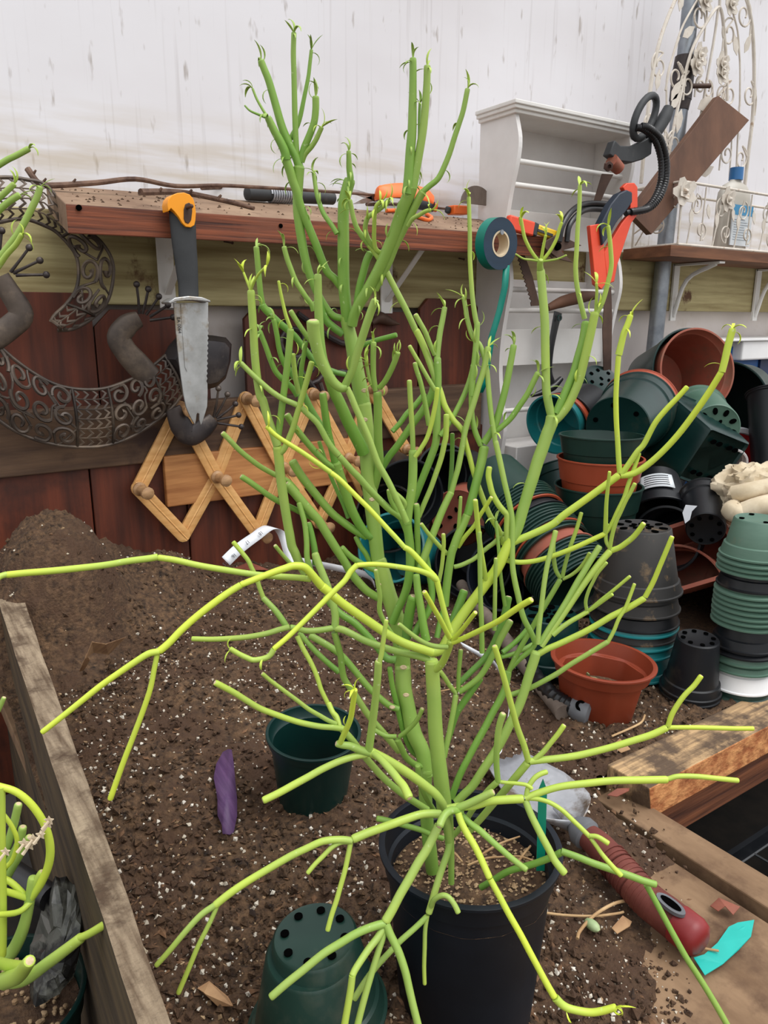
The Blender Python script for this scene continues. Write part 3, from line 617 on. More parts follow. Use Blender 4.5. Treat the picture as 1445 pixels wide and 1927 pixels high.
 (.66, 13, 15, .40, .40, [(842, 1522), (862, 1518), (889, 1517), (921, 1508), (950, 1505), (986, 1503)], 0, 'n'),
 (.72, 12, 13, .40, .40, [(988, 1502), (1020, 1490), (1056, 1480), (1105, 1474), (1154, 1469), (1205, 1468), (1257, 1467)], 0, 'n'),
 (.74, 9, 9, .40, .40, [(1257, 1466), (1275, 1461), (1310, 1461), (1350, 1465), (1390, 1469)], 0, 's'),
 (.66, 9, 9, .40, .405, [(990, 1500), (994, 1482), (1004, 1466), (1016, 1457), (1030, 1452)], 0, 's'),
 (.74, 8, 8, .40, .385, [(992, 1502), (1014, 1504), (1036, 1511), (1058, 1525), (1075, 1541), (1095, 1560), (1111, 1576)], 0, 'n'),
 (.78, 7, 9, .385, .375, [(1111, 1577), (1122, 1592), (1134, 1609), (1152, 1630), (1170, 1649)], 0, 'n'),
 (.78, 8, 9, .385, .38, [(1110, 1573), (1125, 1575), (1146, 1588)], 0, 's'),
 (.6, 12, 13, .40, .38, [(988, 1505), (1000, 1535), (1017, 1569), (1032, 1597), (1044, 1620), (1064, 1645)], 0, 's')],
'stub_right': [
 (.5, 14, 13, .40, .395, [(848, 1527), (862, 1520), (880, 1513), (897, 1505), (912, 1498), (929, 1490)], 0, 's')],
'stub_front': [
 (.45, 13, 14, .40, .385, [(868, 1527), (850, 1525), (838, 1532), (831, 1544), (826, 1557)], 0, 's')],
'trailing_right_arm': [   # V
 (.25, 11, 12, .42, .40, [(905, 1670), (930, 1655), (958, 1639), (1000, 1627), (1036, 1614), (1058, 1603)], 0, 'n'),
 (.4, 12, 12, .40, .385, [(1056, 1602), (1085, 1612), (1115, 1624), (1150, 1636), (1185, 1648), (1212, 1658), (1236, 1665)], 0, 's'),
 (.4, 10, 11, .39, .36, [(1216, 1665), (1230, 1690), (1244, 1716), (1266, 1757), (1290, 1800), (1312, 1834), (1332, 1866), (1355, 1905), (1380, 1950)], 0, 's')],
'top_node_twigs': [   # W
 (.62, 13, 12, .43, .41, [(812, 1262), (820, 1259), (829, 1252), (838, 1236), (845, 1218), (848, 1205)], 0, 'n'),
 (.86, 9, 9, .41, .39, [(846, 1200), (838, 1185), (829, 1167), (818, 1148), (809, 1132), (798, 1113)], 0, 's'),
 (.88, 8, 8, .41, .39, [(852, 1204), (864, 1191), (877, 1175), (886, 1163), (895, 1152)], 0, 's'),
 (.88, 9, 11, .41, .38, [(852, 1209), (870, 1202), (889, 1193), (914, 1181), (939, 1168), (965, 1150), (985, 1137), (1001, 1128)], 0, 's'),
 (.5, 9, 8, .41, .40, [(842, 1217), (828, 1217), (814, 1215), (802, 1211), (789, 1204), (772, 1192), (750, 1174)], 0, 's')],
'big_right_limb': [   # F
 (.76, 17, 19, .45, .46, [(812, 1228), (830, 1222), (844, 1200), (855, 1180), (872, 1155), (889, 1132), (905, 1111), (919, 1092), (934, 1072), (949, 1042), (957, 1026), (964, 1012)], 0, 'n'),
 (.50, 19, 22, .46, .465, [(964, 1014), (974, 992), (984, 958), (994, 925), (1003, 897), (1011, 870), (1020, 845), (1029, 818), (1036, 800), (1040, 780)], 1, 'n'),
 (.52, 15, 15, .465, .47, [(1038, 784), (1032, 759), (1028, 735), (1027, 709), (1026, 660), (1025, 604), (1021, 555), (1017, 506)], 2, 'n'),
 (.56, 13, 9, .47, .465, [(1017, 510), (1016, 498), (1018, 488)], 0, 'n'),
 (.72, 6, 6, .47, .465, [(1014, 492), (1003, 478), (994, 463), (987, 447), (983, 428), (980, 410)], 0, 'l'),
 (.72, 6, 5, .47, .465, [(1018, 490), (1021, 471), (1024, 455), (1027, 442)], 0, 'l'),
 (.78, 6, 6, .47, .465, [(1021, 490), (1033, 475), (1041, 462), (1048, 447), (1052, 432), (1057, 418)], 0, 'l'),
 (.6, 4, 3, .47, .46, [(1015, 492), (1000, 489), (985, 487), (970, 478)], 0, 'n'), (.6, 4, 3, .47, .46, [(1020, 492), (1035, 490), (1050, 487), (1066, 480)], 0, 'n'),
 (.30, 14, 15, .465, .47, [(1046, 778), (1054, 760), (1062, 742), (1071, 722), (1080, 700), (1088, 672), (1097, 640), (1103, 604)], 2, 'n'),
 (.6, 9, 7, .47, .47, [(1100, 600), (1093, 572), (1086, 540), (1083, 506), (1085, 470), (1087, 428), (1090, 390), (1091, 348)], 1, 'l'),
 (.60, 15, 15, .465, .46, [(1044, 792), (1054, 782), (1068, 764), (1080, 740), (1090, 715), (1097, 688), (1105, 655), (1113, 620), (1120, 586)], 3, 'n'),
 (.66, 9, 7, .46, .455, [(1122, 592), (1134, 567), (1143, 535), (1150, 502), (1149, 470), (1146, 439), (1144, 424)], 2, 'l'),
 (.66, 6, 5, .46, .455, [(1121, 588), (1122, 565), (1123, 548), (1122, 532)], 1, 'l'),
 (.78, 13, 13, .46, .45, [(960, 1024), (975, 1016), (1004, 1004), (1039, 987), (1060, 970), (1085, 952), (1109, 935), (1135, 916), (1166, 893)], 0, 'n'),
 (.84, 9, 9, .45, .45, [(1166, 890), (1164, 865), (1162, 830), (1160, 799), (1159, 770), (1159, 741), (1161, 705), (1164, 668)], 0, 'n'),
 (.84, 12, 10, .45, .45, [(1164, 668), (1169, 647), (1174, 627), (1181, 610), (1187, 592)], 1, 'l'),
 (.84, 10, 9, .45, .44, [(1169, 893), (1184, 872), (1199, 850), (1212, 835), (1232, 797), (1252, 772), (1275, 748), (1294, 727)], 0, 'n'),
 (.88, 11, 11, .45, .43, [(1168, 895), (1185, 893), (1202, 886), (1229, 866), (1258, 838), (1284, 808), (1315, 766), (1338, 732), (1358, 699)], 0, 'n'),
 (.86, 12, 12, .43, .43, [(1358, 700), (1364, 677), (1370, 650), (1379, 617)], 1, 'l'),
 (.84, 9, 9, .46, .45, [(950, 1054), (975, 1058), (1004, 1056), (1035, 1048), (1060, 1039), (1085, 1029), (1109, 1018), (1139, 1004)], 0, 'n'),
 (.78, 8, 7, .45, .45, [(1137, 1006), (1150, 988), (1162, 962), (1174, 937), (1180, 918), (1186, 900), (1195, 876), (1203, 852)], 0, 'n'),
 (.7, 8, 6, .45, .44, [(1139, 1003), (1140, 970), (1141, 945), (1144, 915), (1147, 887)], 0, 'n'),
 (.72, 9, 9, .455, .44, [(914, 1090), (909, 1062), (904, 1032), (900, 1000), (897, 969), (894, 940)], 0, 's'),
 (.66, 11, 10, .46, .46, [(955, 1017), (954, 995), (954, 970), (948, 962), (938, 950), (927, 930), (922, 912), (919, 895), (921, 878)], 0, 's')],
'center_column': [   # X
 (.30, 14, 16, .465, .46, [(738, 1172), (748, 1148), (760, 1122), (768, 1095), (772, 1060), (771, 1025), (768, 1000), (765, 975)], 0, 'n'),
 (.42, 16, 15, .46, .46, [(766, 985), (770, 950), (775, 920), (777, 885), (777, 846)], 0, 'n'),
 (.56, 9, 9, .46, .455, [(777, 850), (776, 815), (774, 784), (772, 750), (770, 715)], 0, 's'),
 (.74, 8, 8, .455, .45, [(781, 860), (790, 847), (803, 825), (811, 800), (817, 772), (821, 750), (823, 729)], 0, 'n'),
 (.34, 10, 11, .465, .46, [(786, 1070), (786, 1035), (785, 1000), (785, 969), (783, 948)], 0, 's'),
 (.60, 9, 10, .465, .46, [(788, 972), (798, 948), (810, 920), (820, 892), (830, 862), (836, 835), (839, 820), (840, 779)], 0, 'n'),
 (.34, 13, 13, .47, .475, [(775, 950), (788, 918), (800, 888), (811, 860), (820, 832), (822, 797), (823, 755), (824, 715), (823, 672)], 0, 'n'),
 (.46, 11, 9, .475, .48, [(822, 680), (824, 655), (828, 625), (833, 600), (837, 577)], 2, 'l'),
 (.50, 8, 9, .475, .47, [(818, 668), (808, 645), (800, 625), (790, 607), (781, 591)], 0, 's'),
 (.36, 8, 10, .47, .48, [(828, 820), (845, 797), (860, 770), (875, 739), (885, 712), (893, 680)], 1, 'n'),
 (.46, 9, 8, .465, .46, [(807, 800), (800, 760), (792, 722), (785, 700), (780, 682)], 0, 's'),
 (.60, 8, 7, .465, .46, [(818, 734), (804, 710), (790, 685), (780, 668), (770, 650)], 0, 's'),
 (.5, 9, 8, .46, .455, [(752, 965), (762, 952), (757, 940), (740, 925), (733, 918)], 0, 's'),
 (.34, 9, 8, .465, .455, [(775, 1030), (768, 1012), (758, 985), (745, 960), (735, 940), (731, 921)], 0, 's')],
'center_left_column': [   # X-h, X-i
 (.28, 12, 14, .49, .49, [(702, 928), (712, 895), (730, 862), (750, 836), (777, 797), (797, 770), (814, 737), (821, 700)], 0, 'n'),
 (.26, 9, 10, .49, .50, [(738, 812), (752, 797), (765, 779), (780, 764), (800, 740)], 0, 'n'),
 (.40, 14, 15, .485, .47, [(704, 918), (710, 895), (714, 866), (712, 835), (711, 804), (711, 770), (710, 736)], 0, 's'),
 (.50, 10, 10, .47, .465, [(707, 735), (703, 712), (702, 680), (703, 643)], 2, 'l'),
 (.56, 7, 6, .47, .465, [(702, 728), (695, 712), (691, 692), (688, 678)], 2, 'l'),
 (.50, 10, 10, .47, .46, [(714, 730), (724, 718), (733, 702), (742, 682), (749, 662)], 2, 'l'),
 (.22, 8, 9, .49, .48, [(678, 652), (695, 645), (709, 640), (728, 635), (747, 630)], 0, 'n')],
'right_green_leader': [   # Y
 (.36, 14, 15, .46, .465, [(837, 1140), (840, 1106), (844, 1075), (849, 1044), (854, 1028), (860, 1012), (870, 990), (880, 966)], 0, 'n'),
 (.30, 15, 17, .465, .47, [(880, 968), (887, 942), (893, 920), (900, 893), (906, 868), (912, 838)], 0, 'n'),
 (.40, 10, 9, .47, .47, [(905, 838), (895, 815), (889, 790), (887, 765), (887, 735), (889, 710), (890, 685)], 1, 's'),
 (.36, 13, 11, .47, .47, [(910, 834), (923, 815), (933, 795), (945, 755), (953, 722), (959, 692), (967, 648)], 1, 'l'),
 (.36, 10, 10, .47, .465, [(928, 815), (944, 803), (962, 786), (978, 763), (992, 742), (1002, 722), (1013, 700)], 2, 'l'),
 (.42, 12, 10, .47, .47, [(888, 745), (889, 715), (893, 680), (896, 645), (898, 605)], 2, 'n'),
 (.58, 9, 7, .47, .47, [(897, 610), (893, 590), (889, 560), (886, 520), (884, 480), (884, 447), (883, 405), (882, 370)], 2, 'l'),
 (.44, 14, 12, .46, .465, [(790, 1075), (797, 1052), (808, 1022), (819, 994), (830, 966), (842, 940), (850, 925)], 0, 'n'),
 (.50, 10, 11, .465, .47, [(848, 930), (855, 905), (862, 880), (868, 850), (873, 822), (878, 800), (892, 756), (901, 725), (910, 697), (919, 652)], 1, 'l'),
 (.18, 8, 8, .48, .48, [(846, 935), (848, 905), (850, 875), (851, 845), (851, 815)], 0, 's'),
 (.5, 7, 6, .465, .46, [(861, 1015), (863, 990), (865, 965), (867, 934)], 0, 'n'),
 (.76, 8, 7, .465, .45, [(862, 1029), (875, 1010), (892, 990), (903, 970), (914, 953), (925, 935)], 0, 's'),
 (.5, 8, 8, .465, .47, [(854, 1067), (866, 1064), (880, 1058), (893, 1051), (906, 1040), (918, 1030), (930, 1021), (949, 1002)], 0, 'n'),
 (.6, 8, 7, .465, .455, [(841, 1042), (830, 1031), (819, 1019), (805, 1003), (792, 985)], 0, 's'),
 (.64, 7, 7, .455, .45, [(826, 1094), (831, 1068), (834, 1040), (835, 1020), (834, 1004)], 0, 's')],
'right_thin_leader': [   # Y-e
 (.46, 10, 10, .45, .465, [(1008, 1212), (1000, 1192), (987, 1167), (980, 1145), (975, 1122), (968, 1090), (964, 1060), (964, 1020), (964, 982), (958, 945), (949, 907), (940, 865), (932, 829)], 0, 'n'),
 (.5, 9, 9, .465, .47, [(932, 832), (928, 805), (924, 779), (920, 740), (917, 705), (914, 685)], 1, 'n'),
 (.5, 9, 8, .47, .475, [(915, 690), (910, 668), (902, 648), (893, 640), (886, 625), (879, 600), (876, 580), (872, 558)], 3, 'l'),
 (.5, 8, 7, .455, .45, [(930, 1185), (931, 1140), (932, 1085), (933, 1050)], 0, 's'), (.36, 7, 6, .46, .46, [(950, 1140), (947, 1120), (943, 1092), (940, 1060), (938, 1030), (933, 980)], 0, 'l'),
 (.46, 9, 8, .45, .445, [(907, 1228), (906, 1170), (904, 1122), (903, 1060), (902, 1000)], 0, 'n')],
'right_fan': [   # Z1
 (.48, 14, 17, .43, .44, [(858, 1510), (872, 1496), (889, 1479), (908, 1450), (927, 1422), (940, 1401), (951, 1380), (963, 1355), (975, 1332), (986, 1302), (995, 1272), (1003, 1248), (1010, 1225)], 0, 'n'),
 (.56, 9, 9, .44, .45, [(1012, 1212), (1014, 1180), (1018, 1147), (1024, 1097), (1030, 1062), (1038, 1030), (1046, 998)], 0, 's'),
 (.46, 10, 11, .44, .45, [(1016, 1212), (1032, 1185), (1049, 1159), (1068, 1128), (1086, 1096), (1099, 1075), (1113, 1052), (1129, 1027)], 0, 's'),
 (.62, 11, 12, .44, .45, [(1018, 1216), (1040, 1184), (1057, 1160), (1074, 1135), (1092, 1108), (1113, 1079), (1132, 1055), (1149, 1036)], 0, 'n'),
 (.76, 10, 9, .45, .44, [(1151, 1036), (1166, 1030), (1179, 1021), (1190, 1012), (1199, 1002), (1212, 984)], 0, 's'),
 (.66, 7, 7, .45, .44, [(1147, 1033), (1152, 1006), (1159, 982), (1167, 965), (1177, 943), (1186, 927), (1195, 909)], 0, 'n'),
 (.6, 7, 6, .45, .45, [(1148, 1032), (1141, 1020), (1140, 1005), (1143, 985)], 0, 'n'),
 (.72, 11, 11, .44, .43, [(1014, 1230), (1030, 1221), (1049, 1213), (1075, 1201), (1100, 1189), (1125, 1175), (1150, 1160), (1180, 1145), (1214, 1125)], 0, 's'),
 (.86, 9, 8, .43, .425, [(1214, 1123), (1229, 1095), (1242, 1064), (1253, 1038), (1265, 1009)], 0, 's'),
 (.6, 9, 8, .44, .44, [(1040, 1195), (1058, 1180), (1074, 1169), (1090, 1160), (1107, 1150)], 0, 'n'),
 (.66, 6, 6, .44, .43, [(1107, 1150), (1122, 1140), (1140, 1127), (1153, 1118)], 0, 'n'), (.68, 6, 6, .44, .43, [(1108, 1149), (1130, 1130), (1155, 1110), (1186, 1084)], 0, 's'),
 (.6, 6, 6, .44, .43, [(1104, 1149), (1102, 1132), (1107, 1113), (1115, 1096), (1125, 1078), (1142, 1058)], 0, 'n'),
 (.5, 9, 9, .445, .43, [(957, 1309), (978, 1302), (999, 1294), (1024, 1281), (1049, 1267), (1074, 1250), (1099, 1235), (1122, 1221), (1145, 1207)], 0, 'n'),
 (.70, 7, 6, .43, .43, [(1144, 1208), (1155, 1187), (1164, 1165), (1176, 1145), (1186, 1120), (1194, 1098)], 0, 's')],
'right_inner_fork': [   # Z2
 (.30, 12, 13, .44, .46, [(849, 1502), (859, 1474), (869, 1450), (882, 1425), (894, 1402), (912, 1370), (928, 1339), (940, 1318), (950, 1296), (954, 1275), (956, 1262)], 0, 'n'),
 (.42, 9, 9, .46, .46, [(957, 1265), (968, 1240), (982, 1214), (998, 1187), (1013, 1160), (1034, 1125), (1055, 1089)], 0, 'n'),
 (.55, 7, 9, .46, .46, [(1055, 1088), (1047, 1076), (1043, 1060), (1041, 1040), (1041, 1022), (1045, 998)], 0, 's'),
 (.6, 7, 7, .46, .455, [(1058, 1086), (1064, 1060), (1072, 1032), (1079, 1012), (1086, 992), (1094, 964)], 0, 'n'),
 (.66, 6, 7, .46, .455, [(1059, 1090), (1075, 1082), (1090, 1070), (1101, 1056), (1110, 1040)], 0, 'n'),
 (.36, 9, 9, .46, .46, [(960, 1258), (978, 1240), (1000, 1222), (1010, 1205)], 0, 'n'),
 (.28, 9, 9, .46, .47, [(945, 1228), (962, 1215), (978, 1200), (993, 1183)], 0, 's'), (.36, 8, 8, .46, .47, [(942, 1236), (965, 1231), (985, 1222), (1003, 1212)], 0, 'n')],
'low_right_fork': [   # AA
 (.56, 12, 14, .42, .41, [(885, 1562), (905, 1540), (927, 1514), (945, 1493), (964, 1470), (979, 1452), (994, 1434)], 0, 'n'),
 (.72, 11, 10, .41, .40, [(994, 1432), (986, 1403), (974, 1371), (965, 1338), (956, 1304), (948, 1275), (940, 1247), (935, 1230), (930, 1215)], 0, 's'),
 (.70, 12, 12, .41, .41, [(996, 1433), (1020, 1430), (1050, 1427), (1085, 1422), (1120, 1414), (1154, 1405), (1190, 1394), (1225, 1383), (1256, 1369)], 0, 'n'),
 (.84, 8, 8, .41, .405, [(1256, 1369), (1280, 1369), (1310, 1369), (1350, 1370), (1385, 1371), (1419, 1371)], 0, 'n'),
 (.80, 9, 9, .41, .41, [(1257, 1366), (1264, 1345), (1277, 1323), (1290, 1306), (1306, 1290), (1320, 1271)], 0, 's'),
 (.68, 9, 9, .41, .41, [(1005, 1430), (1022, 1415), (1037, 1397), (1050, 1381), (1062, 1364)], 0, 's')],
'low_right_upright': [   # BB
 (.46, 9, 11, .42, .405, [(854, 1572), (874, 1548), (889, 1524), (905, 1504), (921, 1485), (937, 1470)], 0, 'n'),
 (.44, 10, 12, .405, .40, [(937, 1470), (935, 1450), (934, 1430), (935, 1405), (937, 1380), (941, 1360), (947, 1342)], 0, 's'),
 (.70, 6, 7, .405, .40, [(940, 1471), (955, 1473), (970, 1474), (990, 1477), (1002, 1485)], 0, 'n')],
'center_back_fork': [   # CC
 (.46, 9, 10, .45, .46, [(836, 1425), (843, 1390), (850, 1354), (854, 1332), (858, 1306)], 0, 'n'),
 (.56, 8, 8, .46, .455, [(858, 1305), (846, 1290), (838, 1277), (827, 1262)], 0, 'n'), (.4, 7, 8, .46, .46, [(862, 1300), (863, 1270), (865, 1245), (867, 1222)], 0, 's'),
 (.42, 10, 12, .46, .46, [(864, 1302), (883, 1290), (902, 1274), (914, 1257), (924, 1239), (933, 1222), (940, 1205), (950, 1187), (961, 1167)], 0, 's'),
 (.18, 10, 13, .465, .475, [(862, 1288), (885, 1265), (912, 1239), (928, 1213), (941, 1182), (950, 1155), (957, 1122)], 0, 's'),
 (.2, 11, 12, .46, .465, [(826, 1440), (840, 1400), (857, 1347), (868, 1328), (882, 1308), (905, 1275)], 0, 'n'),
 (.14, 14, 15, .46, .465, [(845, 1185), (853, 1165), (860, 1148), (867, 1130), (874, 1110)], 0, 's')],
'thick_back_stub': [
 (.2, 17, 18, .46, .455, [(765, 1200), (768, 1170), (772, 1145), (778, 1121)], 0, 's'),
 (.34, 15, 12, .45, .455, [(802, 1205), (797, 1180), (791, 1140), (786, 1110), (783, 1080)], 0, 'n'), (.24, 13, 10, .455, .465, [(778, 1198), (790, 1175), (806, 1150), (812, 1128), (812, 1105), (804, 1060), (800, 1035)], 0, 'n'),
 (.2, 10, 8, .455, .465, [(822, 1200), (828, 1170), (836, 1140), (842, 1110)], 0, 'n')],
'pot_level_twig': [
 (.34, 9, 10, .42, .415, [(834, 1578), (812, 1571), (789, 1561), (764, 1554), (740, 1547), (724, 1543), (708, 1540)], 0, 'n'),
 (.40, 9, 10, .44, .43, [(816, 1524), (804, 1505), (794, 1485), (788, 1465), (786, 1440)], 0, 'n')],
'left_lower_thick': [   # behind left
 (.24, 13, 12, .46, .47, [(745, 1242), (727, 1238), (708, 1215), (690, 1195), (667, 1172), (645, 1158), (625, 1140), (612, 1120)], 0, 'n'),
 (.40, 11, 12, .455, .46, [(750, 1335), (730, 1326), (700, 1300), (682, 1280), (665, 1259), (645, 1236), (625, 1220), (600, 1205), (582, 1195)], 0, 'n'),
 (.34, 10, 9, .455, .46, [(638, 1265), (620, 1250), (596, 1228), (575, 1205), (562, 1190)], 0, 'n'),
 (.46, 9, 8, .44, .43, [(752, 1212), (735, 1190), (722, 1168), (714, 1148), (715, 1122), (711, 1098), (707, 1072)], 0, 's')],
'trunk_twigs_low': [
 (.36, 11, 11, .45, .44, [(799, 1443), (780, 1438), (764, 1425), (754, 1405), (747, 1391)], 0, 'n'),
 (.44, 8, 8, .44, .43, [(752, 1386), (766, 1375), (779, 1362), (788, 1349), (795, 1333)], 0, 's'),
 (.42, 8, 8, .44, .44, [(746, 1386), (728, 1385), (712, 1378), (696, 1368)], 0, 'n'),
 (.24, 10, 9, .46, .46, [(790, 1425), (775, 1412), (762, 1385), (752, 1350), (745, 1320), (738, 1290), (733, 1255)], 0, 'n')],
'left_mid_limb': [
 (.28, 14, 19, .48, .47, [(702, 1010), (692, 1007), (680, 993), (668, 972), (659, 952), (648, 920), (637, 890), (631, 868)], 0, 'n'),
 (.26, 13, 13, .47, .46, [(631, 872), (624, 842), (618, 817), (612, 780), (607, 739)], 0, 's'),
 (.36, 13, 15, .48, .47, [(690, 1010), (669, 999), (645, 982), (624, 965), (598, 935), (574, 905), (560, 885), (549, 866)], 0, 'n'),
 (.34, 10, 12, .47, .46, [(641, 885), (619, 874), (605, 862), (592, 849), (578, 833), (565, 817), (550, 797), (539, 779)], 1, 's'),
 (.20, 12, 11, .48, .48, [(612, 812), (600, 795), (585, 770), (570, 739), (558, 715), (550, 705), (540, 690)], 0, 'n'),
 (.2, 7, 7, .48, .48, [(655, 975), (647, 952), (635, 925), (622, 895), (610, 860), (600, 830)], 0, 'n')],
'left_back_limb': [
 (.40, 14, 16, .475, .46, [(712, 1125), (692, 1113), (674, 1095), (660, 1077), (649, 1058), (636, 1038), (624, 1019), (611, 998), (599, 979), (585, 963), (569, 945), (553, 926), (538, 910)], 0, 's'),
 (.34, 10, 10, .47, .455, [(592, 976), (578, 970), (552, 957), (525, 944), (505, 932), (487, 919), (470, 907), (453, 896)], 0, 's'),
 (.46, 9, 9, .47, .45, [(560, 925), (545, 908), (530, 899), (515, 892), (490, 878), (467, 861), (448, 845), (432, 828), (418, 814)], 0, 's'),
 (.34, 11, 10, .475, .47, [(705, 1072), (690, 1066), (669, 1054), (655, 1043), (642, 1029)], 0, 'n'),
 (.34, 9, 9, .48, .48, [(698, 1062), (688, 1042), (678, 1028), (669, 1009)], 0, 'n'),
 (.4, 10, 9, .455, .46, [(585, 1075), (578, 1050), (577, 1020), (574, 989), (569, 968), (562, 945)], 0, 'n'), (.2, 12, 10, .46, .46, [(594, 1062), (592, 1035), (586, 1005), (580, 983)], 0, 's'),
 (.5, 7, 7, .45, .44, [(552, 1066), (545, 1059), (530, 1042), (517, 1026)], 0, 's')],
'left_high_limb': [
 (.22, 9, 13, .48, .47, [(650, 705), (630, 700), (600, 688), (589, 677), (570, 652), (555, 633), (540, 620), (520, 603), (500, 583), (492, 572)], 1, 'n'),
 (.36, 10, 10, .47, .465, [(494, 573), (490, 550), (486, 508), (484, 485), (482, 463)], 0, 'l'),
 (.40, 9, 9, .465, .46, [(590, 585), (586, 573), (578, 562), (569, 549), (557, 530), (548, 508), (540, 486), (534, 463)], 2, 'l'),
 (.44, 9, 9, .465, .46, [(595, 650), (583, 640), (572, 625), (558, 604), (546, 584)], 1, 's'),
 (.3, 10, 9, .465, .46, [(560, 745), (548, 728), (530, 712), (518, 698), (508, 675), (500, 652), (488, 622)], 2, 'l'),
 (.3, 9, 9, .465, .46, [(545, 700), (535, 685), (526, 660), (521, 630), (515, 600)], 2, 'l'),
 (.36, 9, 8, .47, .465, [(565, 760), (566, 720), (567, 695), (572, 665), (576, 642)], 1, 'n'), (.6, 9, 9, .46, .455, [(562, 740), (556, 710), (553, 685), (551, 665)], 2, 'n')],
}
for nm, lb in LIMBS.items(): stems(lb, 'branch', plant, rnd)
b = MB()
for x_, y_, F_, r_ in ((759, 1256, .4635, .0016), (738, 1331, .4515, .0013), (764, 1308, .455, .0014), (686, 735, .476, .0014), (686, 790, .476, .0014), (712, 1100, .468, .0012), (700, 940, .476, .0013)):
    q_ = PF(x_, y_, F_); b.lathe([(0, 0), (r_, 0), (r_*.7, .0008), (0, .0006)], frame(q_, V((0, 0, CZ))-q_) @ Matrix.Diagonal((1.5, 1, 1, 1)), 12)
b.build('leaf_scar', 'scar', plant)
# black nursery pot
def pot_profile(D, d, H, rh=.17, t=.0016, lip=.0018, step=.0022, floor_=True):
    R, r = D/2, d/2; z1 = H*(1-rh); R1 = r+(R-step-r)*(z1/H)
    p = [(0, .001), (r-.004, .001), (r-.0015, 0), (r, .0015), (R1, z1), (R1+step, z1+.0012), (R, H-.003), (R+lip, H-.0022), (R+lip, H-.0004), (R+lip*.6, H), (R-t, H-.0002), (R1-t+step*.7, z1+.001), (R1-t-.0006, z1-.001), (r-t, t+.001), (0, t+.001)]
    return p
def pot(name, label, cat, base, axis, D, d, H, m, group=None, rh=.17, holes=0, hr=.0035, spin=0., oct=False, parent=None, prof=None, plate=False, lip=.0018, m2=None, centre=None):
    fm = frame(base, axis, spin); b = MB()
    shp = None
    if oct: shp = lambda r, z, t: r*(math.cos(math.pi/8)/math.cos((t % (math.pi/4))-math.pi/8)) if (z < H*(1-rh)+.0005) else r
    b.lathe(prof or pot_profile(D, d, H, rh, lip=lip), fm, 64, shp)
    if plate or holes:
        b.m = 1
        for k in range(holes):
            a = 2*math.pi*(k+.3)/holes; c = fm @ V((d*.36*math.cos(a), d*.36*math.sin(a), -.0003)); n_ = (fm.to_3x3() @ V((0, 0, 1)))
            b.lathe([(0, -.0002), (hr, -.0002), (hr, .0006), (0, .0006)], frame(c, n_, a) @ Matrix.Diagonal((1.5 if plate else 1, 1, 1, 1)), 14)
        for k in range(centre or 0):
            a = 2*math.pi*k/centre; c = fm @ V((d*.15*math.cos(a), d*.15*math.sin(a), -.0003))
            b.lathe([(0, -.0002), (hr*.7, -.0002), (hr*.7, .0006), (0, .0006)], frame(c, fm.to_3x3() @ V((0, 0, 1)), a) @ Matrix.Diagonal((1.6, 1, 1, 1)), 12)
    o = b.build(name, [m, 'hole'], parent, root=base if not parent else None)
    if not parent: tag(o, label, cat, group)
    elif label: o['label'] = label
    return o
o = pot('nursery_pot', 'blue-black plastic nursery pot', None, V((.299, .335, 0)), (0, 0, 1), .117, .092, .131, 'potblue', parent=plant, rh=.13, lip=.0026)
b = MB()
N = 40
rows = []
for j in range(N//2+1):
    r = .0545*j/(N//2); row = []
    for k in range(N):
        a = 2*math.pi*k/N; x = .299+r*math.cos(a); y = .335+r*math.sin(a); row.append(b.vert((x, y, .104+.003*noise.noise(V((x*60, y*60, 2)))+.0012*noise.noise(V((x*260, y*260, 2))))))
    rows.append(row)
for j in range(N//2):
    for k in range(N): b.face((rows[j][k], rows[j][(k+1) % N], rows[j+1][(k+1) % N], rows[j+1][k]))
ps = b.build('potting_mix', 'soil', plant)
b = MB(); random.seed(11)
for k in range(900):
    r = .052*math.sqrt(random.random()); a = random.uniform(0, 6.28); s = random.choice((.0006, .0008, .001, .0013, .0017))
    b.ball(V((.299+r*math.cos(a), .335+r*math.sin(a), .1055)), s, 5, V((random.uniform(.7, 1.3), random.uniform(.6, 1.1), random.uniform(.5, .8))))
g_ = b.build('gravel', 'gravel', plant); g_['kind'] = 'stuff'
b = MB()
for (x0, y0, x1, y1) in ((900, 1612, 978, 1574), (880, 1628, 950, 1612), (950, 1612, 1010, 1622), (842, 1600, 870, 1622), (1000, 1590, 960, 1648)):
    A = PZ(x0, y0, .109); B_ = PZ(x1, y1, .112); b.tube([A, A.lerp(B_, .5)+V((0, 0, .002)), B_], [.0008, .0009, .0006], 6, smooth=4)
b.build('dry_straw', 'drystem', plant)
b = MB(); c = PF(1018, 1600, .44); tp = PF(1022, 1466, .44); dv = (tp-c)
sx = V((.82, -.56, 0))*.0028
b.prism([c-sx-dv*.3, c+sx-dv*.3, c+sx+dv*.85, tp, c-sx+dv*.85], V((.0003, .0005, 0))); b.build('plant_tag', 'tag2', plant, smooth=False)
